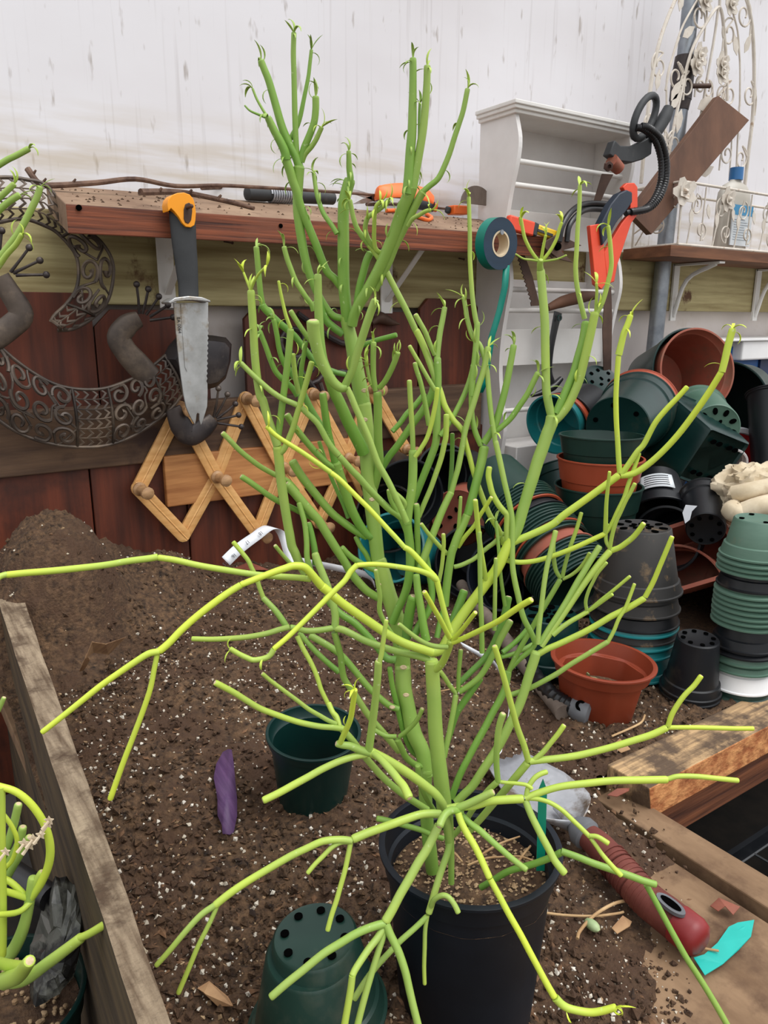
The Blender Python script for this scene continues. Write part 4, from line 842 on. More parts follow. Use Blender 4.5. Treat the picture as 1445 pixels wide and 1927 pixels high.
# ------------------------------------------------------------------ the neighbour plant, mostly outside the frame
lp = thing('pencil_cactus', 'thick-stemmed yellow-green pencil cactus at the left edge with dried star flowers, in a green pot', 'plant', PD(-8, 1880, .52)-V((0, 0, .115)))
pb = lp.location.copy()
L2 = {
'a': [(.7, 16, 22, .36, .38, [(-30, 1800), (10, 1815), (55, 1822)], 0, 'n'), (.6, 24, 18, .38, .37, [(-20, 1845), (40, 1845), (90, 1812), (120, 1790), (155, 1763)], 0, 's'), (.75, 13, 15, .37, .36, [(150, 1765), (170, 1756), (205, 1735)], 0, 's'), (.66, 30, 22, .37, .34, [(10, 1845), (35, 1835), (56, 1808)], 0, 's')],
'b': [(.5, 24, 16, .40, .40, [(-10, 1820), (20, 1795), (42, 1752), (55, 1700), (62, 1650)], 0, 'n'), (.6, 15, 13, .40, .40, [(56, 1700), (62, 1670), (80, 1640)], 0, 's'),
      (.86, 15, 12, .40, .39, [(58, 1690), (78, 1660), (92, 1625), (94, 1590), (84, 1552), (60, 1515), (30, 1490), (-8, 1478)], 0, 'n'),
      (.86, 11, 11, .40, .40, [(52, 1690), (20, 1660), (-10, 1648)], 0, 'n'), (.86, 12, 11, .40, .39, [(54, 1690), (20, 1680), (-10, 1672)], 0, 'n'), (.8, 11, 10, .40, .38, [(60, 1695), (35, 1716), (-10, 1722)], 0, 'n')],
'c': [(.5, 14, 14, .42, .42, [(-20, 1665), (10, 1600), (25, 1555), (35, 1512)], 0, 's'), (.5, 13, 14, .42, .42, [(0, 1650), (20, 1615), (38, 1580), (43, 1555)], 0, 's'), (.5, 12, 13, .42, .41, [(0, 1680), (20, 1640), (40, 1605), (56, 1574)], 0, 's'),
      (.85, 8, 8, .40, .40, [(-8, 1520), (8, 1535), (25, 1560), (32, 1585), (22, 1620), (0, 1640)], 0, 'n'), (.8, 14, 14, .39, .39, [(2, 1480), (3, 1600), (5, 1720), (4, 1800)], 0, 'n'), (.5, 9, 8, .42, .42, [(-10, 1350), (0, 1330), (8, 1312)], 0, 's')],
'd': [(.5, 22, 16, .40, .44, [(-60, 1850), (-110, 1500), (-130, 1100), (-110, 800), (-80, 600)], 0, 'n'),
      (.5, 13, 11, .44, .44, [(-90, 640), (-40, 540), (0, 485), (30, 445), (45, 420), (58, 395), (70, 370), (76, 350)], 1, 'l'), (.6, 11, 9, .44, .43, [(-60, 560), (-10, 510), (12, 480), (30, 460), (42, 440)], 1, 'l'),
      (.45, 12, 11, .44, .44, [(-100, 520), (-60, 460), (-20, 415), (10, 385), (38, 366)], 0, 'l'), (.5, 12, 10, .44, .44, [(-90, 470), (-50, 420), (-10, 380), (12, 360), (28, 345)], 0, 'l'),
      (.42, 12, 10, .44, .45, [(-110, 480), (-70, 380), (-20, 325), (10, 303), (30, 293), (56, 279)], 0, 'l'), (.4, 12, 12, .44, .44, [(-80, 640), (-100, 560), (-110, 480)], 0, 'n')],
}
for nm, lb in L2.items(): stems(lb, 'branch', lp, rnd)
pot('nursery_pot', None, None, pb, (0, 0, 1), .112, .088, .115, 'dkgreen', parent=lp)
b = MB(); b.lathe([(0, .0), (.052, -.002), (.052, -.004), (0, -.004)], frame(pb+V((0, 0, .099)), (0, 0, 1)), 24); b.build('potting_mix', 'soil', lp)
b = MB(); random.seed(2)
for k in range(160):
    r = .051*math.sqrt(random.random()); a = random.uniform(0, 6.28); b.ball(pb+V((r*math.cos(a), r*math.sin(a), .100)), random.uniform(.001, .0024), 6)
g_ = b.build('gravel', 'gravel', lp); g_['kind'] = 'stuff'
def starflower(px, py, F, s):
    s *= .62
    c = PF(px, py, F); b = MB(); random.seed(px)
    for k in range(5):
        a = 6.28*k/5+.3; d_ = V((math.cos(a)*.8, -math.cos(a)*.5, math.sin(a))); t_ = c+d_*s; sd = d_.cross(V((.5, .8, 0))).normalized()*s*.28; m_ = c+d_*s*.45
        b.prism([c-sd*.4, m_-sd, t_, m_+sd, c+sd*.4], V((.3, .5, 0))*.0012)
    b.tube([c, c+V((-.004, 0, -.004))], [.0008, .0012], 6)
    o = b.build('dried_flower', 'dryflower', lp, smooth=False)
for q in ((92, 1545, .385, .005), (90, 1552, .385, .0045), (45, 1588, .39, .006), (62, 1580, .39, .006), (76, 1572, .39, .005), (10, 1604, .38, .005), (55, 1592, .39, .0055)): starflower(*q)
# ------------------------------------------------------------------ shelf plank on the wall and what lies on it
def top(px, py):  # point on the plank top through a pixel
    return None
fl, fr = PY(123, 383, 1.02), PY(1048, 462, 1.02)
bl, br = PY(86, 347, 1.15), None
zf0 = fl.z; slope = (PY(1060, 447, 1.02).z-fl.z)/(PY(1060, 447, 1.02).x-fl.x)
zf0 = fl.z; x0 = fl.x; xb = bl.x; X1 = PY(1062, 447, 1.02).x
tilt = (bl.z-fl.z)/.13
def ptop(x, y): return V((x, y, zf0+slope*(x-x0)+tilt*(y-1.02)))
def onplank(px, py, lift=0.):
    r, f = ray(px, py); o_ = V((0, 0, CZ))
    n_ = V((-slope, -tilt, 1)); p_ = ptop(x0, 1.02); t = (p_-o_).dot(n_)/r.dot(n_)
    return o_+r*t+V((0, 0, lift))
th = .034
b = MB()
c = [ptop(x0, 1.02)-V((0, 0, th)), ptop(X1, 1.02)-V((0, 0, th)), ptop(X1, 1.15)-V((0, 0, th)), ptop(xb, 1.15)-V((0, 0, th)), ptop(x0, 1.02), ptop(X1, 1.02), ptop(X1, 1.15), ptop(xb, 1.15)]
b.hexa(c); b.mi = [0, 1, 0, 1, 0, 1]
# shelf: plank plus brackets
shelf = thing('wall_shelf', 'red-brown wooden plank shelf crowded with tools, on white metal brackets', 'shelf', c[0])
b.build('plank', ['plank_front', 'dusty'], shelf, smooth=False, bevel=.0015)
bpy.data.objects['plank'].data.materials  # two woods: sawn front edge, dusty top
def bracket(pxa, pxb, pyt, pyb, parent, Y=1.146):
    A = PY(pxa, pyt, Y); B_ = PY(pxb, pyb, Y); b = MB()
    b.box((A.x, Y-.004, B_.z), (A.x+.024, Y, A.z)); b.bar(V((A.x+.012, Y-.004, B_.z+.02)), V((A.x+.012, 1.03, A.z-.004)), .010, .003)
    b.box((A.x, 1.03, A.z-.004), (A.x+.024, Y, A.z)); b.build('bracket', 'white', parent, smooth=False, bevel=.0008)
bracket(291, 318, 436, 580, shelf); bracket(715, 745, 462, 590, shelf)
b = MB(); q = PY(148, 391, 1.0195); b.lathe([(0, 0), (.0035, 0), (.0035, .002), (0, .002)], frame(q, (0, -1, 0)), 12); q = PY(528, 425, 1.0195); b.lathe([(0, 0), (.003, 0), (.003, .001), (0, .001)], frame(q, (0, -1, 0)), 12); b.build('nail_hole', 'hole', shelf)
# crumbs of soil on the plank
b = MB(); random.seed(21)
for k in range(260):
    x_ = random.uniform(x0+.01, X1-.01); y_ = random.uniform(1.03, 1.145); b.ball(ptop(x_, y_)+V((0, 0, .0006)), random.choice((.0008, .0012, .0018, .0026)), 5, V((1, .8, .6)))
tag(b.build('soil_crumbs', 'soil', root=ptop(.5, 1.08)), 'dirt crumbs scattered along the wall shelf among the tools', 'soil crumbs', kind='stuff')
# twigs
def twig(name, pts, r, label, m='twig', k=5, group=None, knots=3):
    b = MB(); P_ = [V(p) for p in pts]; R_ = [r*(1-.55*i/(len(P_)-1)) for i in range(len(P_))]; b.tube(P_, R_, 8, smooth=k)
    for j in range(knots):
        a = P_[min(len(P_)-2, j)]; c_ = P_[min(len(P_)-1, j+1)]; q = a.lerp(c_, .5); b.tube([q, q+V((.004, -.004, .006))], [r*.6, r*.3], 6)
    o = b.build(name, m, root=P_[0]); tag(o, label, 'twig', group); return o
def op(px, py, l=.003): return onplank(px, py, l)
twig('dry_twig', [PY(52, 318, 1.12), PY(70, 342, 1.11), PY(90, 349, 1.10), PY(180, 344, 1.10), PY(255, 337, 1.10), PY(330, 350, 1.09), PY(410, 349, 1.09), PY(480, 352, 1.09), PY(640, 362, 1.09), PY(760, 372, 1.10)], .0042, 'long thin dry twig arching from the left end along the back of the shelf')
twig('dry_twig', [op(265, 367), op(330, 366), op(380, 373), op(440, 386), op(478, 396)], .0055, 'thick bent dry twig lying behind the hanging knife handle')
twig('dry_twig', [op(380, 362, .006), op(450, 358, .004), op(560, 362, .004), op(650, 365, .004)], .003, 'straight dry twig behind the spring-handled tool')
twig('dry_twig', [op(800, 391), op(860, 393), op(920, 397), op(976, 401)], .004, 'dry twig lying right in front of the round grey disc')
twig('dry_twig', [op(690, 388), op(760, 388), op(840, 396), op(930, 400)], .0032, 'thin twig stretched along the back right half of the shelf')
# tool with black grip and coil spring
t_ = thing('spring_handled_tool', 'black-gripped pruning tool with a silver coil spring, left on the shelf', 'tool', op(520, 385))
P0 = onplank(462, 380, .012); P1 = onplank(626, 388, .012); dv = (P1-P0)
b = MB(); b.tube([P0, P0+dv*.02, P0+dv*.2, P0+dv*.27], [.004, .010, .0105, .009], 16); b.tube([P0+dv*.50, P0+dv*.54, P0+dv*1.0, P0+dv*1.03], [.0085, .0105, .010, .004], 16); b.build('grip', 'rubber', t_)
b = MB(); b.tube([P0+dv*.2, P0+dv*.56], [.005, .005], 10); b.build('rod', 'steel', t_)
b = MB(); u = dv.normalized(); s1 = u.cross(V((0, 0, 1))).normalized(); s2 = s1.cross(u)
b.tube([P0+dv*(.25+.27*i/160)+(s1*math.cos(i*.4)+s2*math.sin(i*.4))*.0105 for i in range(160)], .0015, 6); b.build('spring', 'alu', t_)
# scissors-like pruners with orange handles
t_ = thing('pruning_snips', 'steel pruning snips with orange handles, open on the shelf behind the plant', 'snips', op(720, 380))
piv = PY(705, 372, 1.115)
b = MB()
for (a, s) in (((640, 352), 1), ((662, 384), -1)):
    q = PY(a[0], a[1], piv.y); d_ = (q-piv); n_ = V((0, -1, 0)).cross(d_).normalized(); b.prism([piv-n_*.004, piv+d_*.5-n_*.004, q, piv+d_*.5+n_*.004, piv+n_*.005], V((0, .0025, 0)))
b.build('blade', 'blade', t_, bevel=.0004)
b = MB(); b.lathe([(0, -.001), (.006, -.001), (.006, .004), (0, .004)], frame(piv, (0, -1, 0)), 16); b.build('pivot_bolt', 'nail', t_)
b = MB(); b.tube([piv, PY(715, 362, 1.07), PY(760, 358, 1.07), PY(800, 366, 1.06), PY(815, 376, 1.06)], [.005, .011, .014, .013, .009], 12, smooth=5, flat=V((0, 1, 0))); o = b.build('handle', 'orange2', t_)
b = MB(); b.tube([piv, onplank(722, 378, .008), onplank(770, 388, .008), onplank(815, 398, .008)], [.005, .010, .011, .009], 12, smooth=5); o = b.build('handle', 'rubber', t_)
b = MB(); b.tube([onplank(727, 401, .004), onplank(760, 402, .004), onplank(800, 417, .003), onplank(812, 413, .003), onplank(802, 407, .004)], .0032, 10, smooth=5); tag(b.build('looped_handle', 'orange2', root=op(760, 405)), 'thin orange loop handle on the front edge of the shelf', 'handle')
t_ = thing('utility_tool', 'red handled tool with an orange tip, lying flat behind the orange block', 'tool', op(850, 400))
b = MB(); b.bar(onplank(790, 390, .007), onplank(864, 392, .010), .020, .018); b.build('handle', 'redplastic', t_, bevel=.003)
b = MB(); b.bar(onplank(800, 394, .006), onplank(823, 398, .006), .012, .014); b.build('end_cap', 'orange2', t_, bevel=.002)
t_ = thing('orange_clip_tool', 'stubby orange and black plastic tool on the shelf left of the tape roll', 'tool', op(860, 405))
b = MB(); b.bar(onplank(848, 404, .008), onplank(873, 405, .008), .020, .016); b.build('body', 'orange2', t_, bevel=.002)
b = MB(); b.bar(onplank(838, 402, .007), onplank(848, 404, .007), .016, .012); b.build('collar', 'rubber', t_, bevel=.003)
# round grey trowel blade leaning behind
b = MB(); c_ = PY(897, 385, 1.13); poly = [c_+V((.030*math.cos(a)*1.25, 0, .032*math.sin(a))) for a in [math.pi*i/18 for i in range(19)]]; b.prism(poly, V((0, .002, 0)))
tag(b.build('rounded_wooden_paddle', 'oldwood', root=c_, bevel=.0006), 'round-topped grey brown disc leaning on the sheet behind the shelf tools', 'disc')
# right end jumble: yellow handle, orange and yellow knife, pruning shears
t_ = thing('pruning_knife', 'red and yellow handled knife at the right end of the shelf', 'knife', op(960, 400))
b = MB(); b.tube([onplank(925, 396, .016), onplank(940, 398, .016), onplank(962, 400, .016)], [.007, .010, .009], 12, smooth=3); b.build('collar', 'redplastic', t_)
b = MB(); b.tube([onplank(955, 399, .017), onplank(975, 403, .017), onplank(1000, 407, .017)], [.009, .010, .008], 12, smooth=3); b.build('handle', 'toolyellow', t_)
t_ = thing('box_cutter', 'yellow box cutter with orange end cap hanging over the shelf end', 'cutter', op(980, 425))
b = MB(); b.bar(PY(955, 418, 1.01), PY(1002, 432, 1.01), .012, .024); b.build('end_cap', 'orange', t_, bevel=.003)
b = MB(); b.bar(PY(1000, 430, 1.01), PY(1008, 434, 1.01), .013, .022); b.build('collar', 'rubber', t_, bevel=.002)
b = MB(); b.bar(PY(1006, 430, 1.01), PY(1052, 446, 1.01), .010, .016); b.build('handle', 'toolyellow', t_, bevel=.003)
b = MB(); b.bar(PY(1012, 433, 1.003), PY(1040, 443, 1.003), .002, .004); b.build('slider', 'rubber', t_)
t_ = thing('pruning_shears', 'old dark pruning shears jutting off the right end of the shelf', 'shears', PY(1055, 465, 1.0))
b = MB(); b.prism([PY(1020, 458, 1.0), PY(1050, 440, 1.0), PY(1095, 462, 1.0), PY(1062, 470, 1.0), PY(1040, 486, 1.0)], V((0, .004, 0))); b.prism([PY(1030, 470, .996), PY(1050, 466, .996), PY(1078, 494, .996), PY(1052, 488, .996)], V((0, .003, 0))); b.build('blade', 'rust', t_, bevel=.0008)
b = MB(); b.lathe([(0, 0), (.007, 0), (.006, .005), (0, .005)], frame(PY(1048, 464, .995), (0, -1, 0)), 16); b.build('pivot_bolt', 'hole', t_)
b = MB()
for o_ in (0, 1):
    b.tube([PY(1052+14*o_, 455, 1.0), PY(1058+13*o_, 425, 1.0), PY(1075+12*o_, 398+6*o_, 1.01), PY(1100+6*o_, 384+10*o_, 1.03), PY(1140, 384+11*o_, 1.04), PY(1168, 392+8*o_, 1.05)], .0052, 10, smooth=6)
b.build('handle', 'hose', t_)
# tie tape roll hanging on a nail
t_ = thing('tie_tape_roll', 'dark blue-green roll of garden tie tape hung by the shelf end', 'tape', PY(928, 458, 1.0))
ctr = PY(934, 459, .99); ax = V((.10, -.99, -.05)); fm = frame(ctr, ax)
R_ = .0405; r_ = .0175
b = MB(); b.lathe([(r_+.003, -.0095), (R_, -.0095), (R_, .0095), (r_+.003, .0095), (r_+.003, -.0095)], fm, 64); b.m = 1; b.lathe([(R_+.0002, -.0094), (R_+.0002, .0094)], fm, 64); b.build('roll', ['tapeside', 'tape'], t_)
b = MB(); b.lathe([(r_, -.010), (r_+.003, -.010), (r_+.003, .010), (r_, .010), (r_, -.010)], fm, 48); b.build('cardboard_core', 'card', t_)
b = MB(); q = [PY(953, 500, .985), PY(950, 540, .985), PY(940, 585, .985), PY(925, 635, .985), PY(918, 680, .99), PY(912, 720, .995), PY(903, 740, 1.0)]
for i, p in enumerate(q): b.vert(p+V((-.0055, .002, 0))); b.vert(p+V((.0055, -.002, .001)))
for i in range(len(q)-1): b.face((2*i, 2*i+1, 2*i+3, 2*i+2))
o = b.build('loose_tail', 'tape', t_); so = o.modifiers.new('s', 'SOLIDIFY'); so.thickness = .0004
b = MB(); q = PY(944, 437, .975); b.tube([V((q.x, 1.02, q.z)), q], .0015, 8); b.lathe([(0, 0), (.004, 0), (.004, .0015), (0, .0015)], frame(q, ax), 14); b.build('nail', 'steel', t_)
# ------------------------------------------------------------------ hanging soil knife
kY = 1.005
t_ = thing('soil_knife', 'soil knife with orange-topped black handle and notched steel blade, hung on the shelf front', 'knife', PY(350, 560, kY))
def pp(pts, Y): return [PY(x, y, Y) for x, y in pts]
b = MB(); b.tube([PY(341, 384, kY), PY(343, 400, kY), PY(346, 450, kY), PY(351, 500, kY), PY(354, 535, kY), PY(355, 562, kY)], [.0165, .0175, .0165, .0150, .0135, .0135], 20, smooth=4, flat=None)
for i, v_ in enumerate(b.v): b.v[i] = (v_[0], kY+(v_[1]-kY)*.55, v_[2])
b.build('grip', 'rubber', t_)
b = MB(); yo = pp([(317, 398), (315, 385), (317, 375), (324, 367), (334, 363), (346, 362), (357, 366), (364, 374), (367, 385), (369, 400), (368, 415), (366, 424), (359, 428), (350, 427), (343, 420), (336, 408), (328, 398), (322, 392)], kY-.0125)
b.prism(yo, V((0, .021, 0))); b.m = 1; b.prism(pp([(346, 394), (349, 384), (356, 381), (362, 386), (362, 398), (360, 414), (355, 421), (349, 419), (346, 412)], kY-.0135), V((0, .0014, 0)))
b.build('handle_cap', ['yellow', 'rust'], t_, bevel=.002)
b = MB(); b.prism(pp([(317, 568), (330, 560), (355, 557), (380, 559), (396, 565), (397, 569), (378, 566), (355, 565), (333, 567), (320, 572)], kY-.016), V((0, .030, 0))); b.build('hand_guard', 'blade', t_, bevel=.001)
bl = [(327, 570), (392, 569)]
for i in range(13): bl += [(391.5-i*.25, 603+i*9.5), (393.5-i*.25, 608+i*9.5)]
bl += [(391, 740), (390, 765), (384, 785), (380, 797), (378, 800), (375, 790), (375, 779), (372, 777), (370, 780), (369, 790), (367, 799), (363, 793), (356, 780), (350, 765), (345, 740), (337, 680), (331, 620)]
b = MB(); b.prism(pp(bl, kY), V((0, .003, 0)))
b.prism(pp([(340, 572), (352, 572), (352, 700), (348, 690)], kY-.0012), V((0, .0012, 0)))
b.build('blade', 'blade', t_, bevel=.0004)
n_ = PY(338, 640, kY-.0004)
text('engraving', 'EA 0064', .006, basis(PY(337, 612, kY-.0006), V((.04, 0, -1)), V((0, -1, 0))), 'ink', t_)
nb = PY(360, 388, .98); b = MB(); b.tube([V((nb.x-.004, 1.03, nb.z-.004)), nb], .0018, 8); b.ball(nb, .0028, 8); tag(b.build('nail', 'nail', root=nb), 'rusty nail holding the hung knife at the shelf front', 'nail')
# ------------------------------------------------------------------ gecko ornament of pierced metal
GY = 1.085
t_ = thing('gecko_ornament', 'tarnished metal gecko wall ornament with pierced scroll body and ball-tipped toes', 'ornament', PY(200, 780, GY))
def dome(name, poly, m, Y=GY, th=.004, inner=.35, lift=.009, mi=None):
    b = MB(); P_ = pp(poly, Y); c_ = sum(P_, V())/len(P_); n = len(P_)
    r0 = [b.vert(p+V((0, th, 0))) for p in P_]; r1 = [b.vert(p) for p in P_]
    r2 = [b.vert(p.lerp(c_, .22)+V((0, -lift*.8, 0))) for p in P_]; r3 = [b.vert(p.lerp(c_, .55)+V((0, -lift, 0))) for p in P_]
    for i in range(n):
        j = (i+1) % n
        for a, c2 in ((r0, r1), (r1, r2), (r2, r3)): b.face((a[i], a[j], c2[j], c2[i]))
    b.face(r3); b.face(r0[::-1]); return b.build(name, m, t_)
def limb_(name, pts, ws, m='darkmetal'):
    b = MB(); P_ = [PY(x, y, GY-.002) for x, y in pts]; R_ = [w_/2*depth(p)/FPX for w_, p in zip(ws, P_)]
    b.tube(P_, R_, 16, smooth=5)
    for i, v_ in enumerate(b.v): b.v[i] = (v_[0], GY-.002+(v_[1]-GY+.002)*.4, v_[2])
    return b.build(name, m, t_)
def toes(pts, parent, fY=GY):
    b = MB()
    for a, c_ in pts:
        A = PY(a[0], a[1], fY); B_ = PY(c_[0], c_[1], fY-.012); b.tube([A, A.lerp(B_, .5)+V((0, -.002, 0)), B_], [.0022, .0018, .0018], 8); b.ball(B_, .0045, 10)
    b.build('toe', 'metaldk', parent)
f1 = limb_('front_leg', [(262, 600), (240, 612), (224, 635), (236, 660), (258, 685), (284, 712)], [30, 42, 46, 44, 48, 46])
toes([((262, 590), (257, 535)), ((268, 590), (279, 544)), ((275, 592), (299, 558)), ((282, 596), (316, 574)), ((282, 603), (326, 597))], f1)
f2 = limb_('front_leg', [(325, 768), (340, 800), (358, 820), (385, 805), (402, 788)], [30, 42, 40, 38, 26], 'metaldk')
toes([((402, 785), (411, 731)), ((405, 785), (428, 742)), ((408, 788), (443, 760)), ((408, 790), (449, 781)), ((408, 796), (454, 803))], f2)
f3 = limb_('hind_leg', [(0, 520), (15, 545), (40, 590), (20, 615), (-15, 640)], [34, 38, 44, 44, 46])
toes([((20, 512), (55, 466)), ((25, 514), (75, 490)), ((30, 518), (87, 517)), ((-5, 510), (3, 434))], f3)
# head
dome('head', [(307, 675), (318, 652), (332, 636), (352, 628), (400, 631), (425, 635), (436, 648), (434, 680), (425, 712), (408, 728), (390, 733), (360, 730), (340, 735)], 'metaldk', GY, lift=.02)
def band(name, outer, inner, segs, parent, arc_plate=()):
    # pierced band between two outlines, filled with scrolls
    O = [PY(x, y, GY) for x, y in outer]; I = [PY(x, y, GY) for x, y in inner]
    O, _ = spline(O, [0]*len(O), 8); I, _ = spline(I, [0]*len(I), 8)
    m = min(len(O), len(I)); b = MB()
    b.tube(O, .0024, 8); b.tube(I, .0024, 8)
    def at(u, v):
        i = min(m-2, max(0, int(u*(m-1)))); f = u*(m-1)-i
        return O[i].lerp(O[i+1], f).lerp(I[i].lerp(I[i+1], f), v)+V((0, -.012*math.sin(math.pi*v), 0))
    for u0, u1, kind in segs:
        b.tube([at(u0, j/8) for j in range(9)], .0022, 6); b.tube([at(u1, j/8) for j in range(9)], .0022, 6)
        L = (at(u1, .5)-at(u0, .5)).length; Wd = (at((u0+u1)/2, 0)-at((u0+u1)/2, 1)).length
        if kind == 's':
            ncol = max(1, int(L/.025)); nr = max(2, int(Wd/.025))
            for i in range(ncol):
                for j in range(nr):
                    uc = u0+(u1-u0)*(i+.5)/ncol; vc = (j+.5)/nr; du = (u1-u0)/ncol*.5; dv = .5/nr; sg = 1 if (i+j) % 2 else -1; ph = random.uniform(0, 6.28)
                    pts = []
                    for k in range(22):
                        t = k/21; rr = 1.0-.78*t; a = ph+sg*t*7.5; pts.append(at(uc+du*rr*math.cos(a), min(.97, max(.03, vc+dv*rr*math.sin(a)))))
                    b.tube(pts, [.0026]*20+[.0036, .004], 6)
                    b.tube([pts[0], at(uc+du*1.1*math.cos(ph+1.2), min(1, max(0, vc+dv*1.15*math.sin(ph+1.2)))), at(min(u1, max(u0, uc+du*1.3)), min(1, max(0, vc-dv*sg)))], .0016, 6, smooth=3)
        else:
            nc = max(2, int(L/.010)); nr = max(3, int(Wd/.0115))
            for i in range(nc):
                for j in range(nr):
                    a0 = u0+(u1-u0)*(i+.1)/nc; a1 = u0+(u1-u0)*(i+1.0)/nc; v0 = (j+.02)/nr; v1 = (j+.98)/nr; vm = (v0+v1)/2; am = a0+(a1-a0)*.6
                    b.tube([at(a0, v0), at(am, vm), at(a0, v1)], [.0016, .0021, .0016], 5, flat=V((0, 1, 0)))
            for j in range(nr+1): b.tube([at(u0+(u1-u0)*q/6, j/nr) for q in range(7)], .0010, 5)
    return b.build(name, 'darkmetal', parent)
random.seed(5)
band('pierced_body', [(-40, 745), (0, 792), (60, 825), (130, 840), (200, 838), (260, 815), (318, 772), (345, 740)], [(-40, 600), (0, 652), (60, 700), (120, 728), (190, 732), (250, 712), (285, 690), (312, 668)], [(0, .46, 's'), (.46, .60, 'c'), (.60, .84, 's'), (.84, .99, 'c')], t_)
band('pierced_tail', [(-40, 345), (0, 334), (50, 338), (90, 352), (140, 415), (190, 455), (213, 500), (205, 560), (178, 595), (140, 618), (108, 622)], [(-40, 430), (0, 418), (45, 412), (85, 425), (110, 440), (140, 475), (148, 510), (143, 545), (125, 572), (104, 592), (95, 606)], [(0, .42, 'c'), (.42, .80, 's'), (.80, .98, 'c')], t_)
# ------------------------------------------------------------------ accordion peg rack
RY = 1.100
t_ = thing('accordion_peg_rack', 'honey pine accordion peg rack leaning against the fence boards', 'rack', PY(480, 1000, RY))
def slat(x0_, y0_, x1_, y1_, back):
    Y = RY+(.007 if back else 0); A = PY(x0_, y0_, Y); B_ = PY(x1_, y1_, Y); d_ = (B_-A).normalized(); A = A-d_*.010; B_ = B_+d_*.010
    b = MB(); n_ = V((0, -1, 0)); s_ = d_.cross(n_).normalized(); w_ = .0105
    # moulded slat with rounded ends and a shallow ridge
    pr = [(-w_, .006), (-w_, .0012), (-w_*.6, 0), (-w_*.15, .0006), (0, -.0004), (w_*.15, .0006), (w_*.6, 0), (w_, .0012), (w_, .006)]
    rws = []
    for q, sc2 in ((A, .35), (A+d_*.003, .75), (A+d_*.008, 1), (B_-d_*.008, 1), (B_-d_*.003, .75), (B_, .35)): rws.append([b.vert(q+s_*u*sc2-n_*v_) for u, v_ in pr])
    for a, c_ in zip(rws, rws[1:]):
        for k in range(len(pr)-1): b.face((a[k], a[k+1], c_[k+1], c_[k]))
        b.face((a[-1], a[0], c_[0], c_[-1]))
    b.face(rws[0]); b.face(rws[-1][::-1]); b.build('slat', 'rack', t_)
TN = [(340, 768), (464, 750), (590, 742), (700, 730)]; MN = [(262, 920), (408, 897), (533, 880), (655, 862), (765, 845)]; BN = [(346, 1008), (485, 1003), (602, 985), (706, 964)]
for k in range(4):
    slat(*TN[k], *MN[k], True); slat(*MN[k], *BN[k], False); slat(*TN[k], *MN[k+1], False); slat(*MN[k+1], *BN[k], True)
pd = V((.10, -1, -.06)).normalized()
def peg(x, y):
    A = PY(x, y, RY-.001); b = MB(); b.tube([A, A+pd*.003, A+pd*.006, A+pd*.020, A+pd*.026, A+pd*.031, A+pd*.034], [.010, .0100, .0072, .0062, .0092, .0092, .004], 16); b.build('peg', 'peg', t_)
for q in TN[0:4]+MN+BN[1:]: peg(*q)
# ------------------------------------------------------------------ iron ornament and odd hooks on the pickets
t_ = thing('iron_bird_hook', 'dark iron scroll hook with a small bird, behind the cactus on the fence', 'hook', PY(650, 640, 1.13))
b = MB(); Y = 1.135
for cx, cy, s in ((575, 690, 1), (640, 720, -1), (555, 640, 1)):
    b.tube([PY(cx+s*(38-1.5*k)*math.cos(k*.42), cy+(38-1.5*k)*math.sin(k*.42), Y) for k in range(18)], .0042, 8)
b.tube([PY(540, 600, Y), PY(545, 660, Y), PY(600, 745, Y), PY(640, 800, Y)], .005, 8, smooth=4); b.tube([PY(700, 640, Y), PY(640, 645, Y), PY(560, 590, Y)], .005, 8, smooth=4); b.build('scroll', 'metaldk', t_)
b = MB(); b.tube([PY(700, 608, Y), PY(715, 598, Y), PY(735, 606, Y), PY(752, 610, Y)], [.004, .011, .007, .001], 10, smooth=4); b.ball(PY(707, 593, Y), .006, 10); b.build('bird', 'rust', t_)
def nail_(px, py, Y, label, L=.012):
    q = PY(px, py, Y); b = MB(); b.tube([q, q+V((-.014, -L*.3, .001))], .0013, 6); b.ball(q+V((.001, 0, 0)), .0024, 6); tag(b.build('bent_nail', 'nail', root=q), label, 'nail')
nail_(436, 457, 1.150, 'bent rusty nail in the pale beam, under the shelf left of the plant'); nail_(872, 488, 1.150, 'bent rusty nail in the pale beam, left of the tape roll')
# ------------------------------------------------------------------ white plate rack shelf unit
t_ = thing('plate_rack_shelf', 'white painted wooden wall rack with dowels, cornice and curved sides', 'rack', PY(1000, 700, 1.15))
xl = PY(906, 215, 1.15).x; yf = 1.062; yb = 1.152
xr = PY(1188, 240, yf).x-.004
def zy(px, py, Y=yf): return PY(px, py, Y).z
zt = zy(963, 196); zbm = PY(906, 880, 1.15).z
def side(x, name):
    # curved profile in the y-z plane
    ks = [(zt, 0), (zy(963, 215), 0), (zy(985, 262), -.010), (zy(980, 300), -.008), (zy(966, 350), .004), (zy(960, 380), .010), (zy(958, 440), .018), (zy(972, 490), .004), (zy(975, 535), -.002), (zy(965, 580), .006), (zy(955, 640), .016), (zy(950, 700), .018), (zy(958, 755), .010), (zy(968, 800), .0), (zy(966, 840), .004), (zbm, .012)]
    fr_ = [V((x, yf+dy, z)) for z, dy in ks]; P_, _ = spline(fr_, [0]*len(fr_), 4)
    b = MB(); n = len(P_)
    for p in P_:
        b.vert(p); b.vert(p+V((.009, 0, 0))); b.vert((p.x+.009, yb, p.z)); b.vert((p.x, yb, p.z))
    for i in range(n-1):
        for k in range(4): b.face((4*i+k, 4*i+(k+1) % 4, 4*i+4+(k+1) % 4, 4*i+4+k))
    b.face((0, 1, 2, 3)); b.face([4*n-4+k for k in (3, 2, 1, 0)]); b.build(name, 'whiteshade', t_, smooth=False)
side(xl, 'side_panel'); side(xr, 'side_panel')
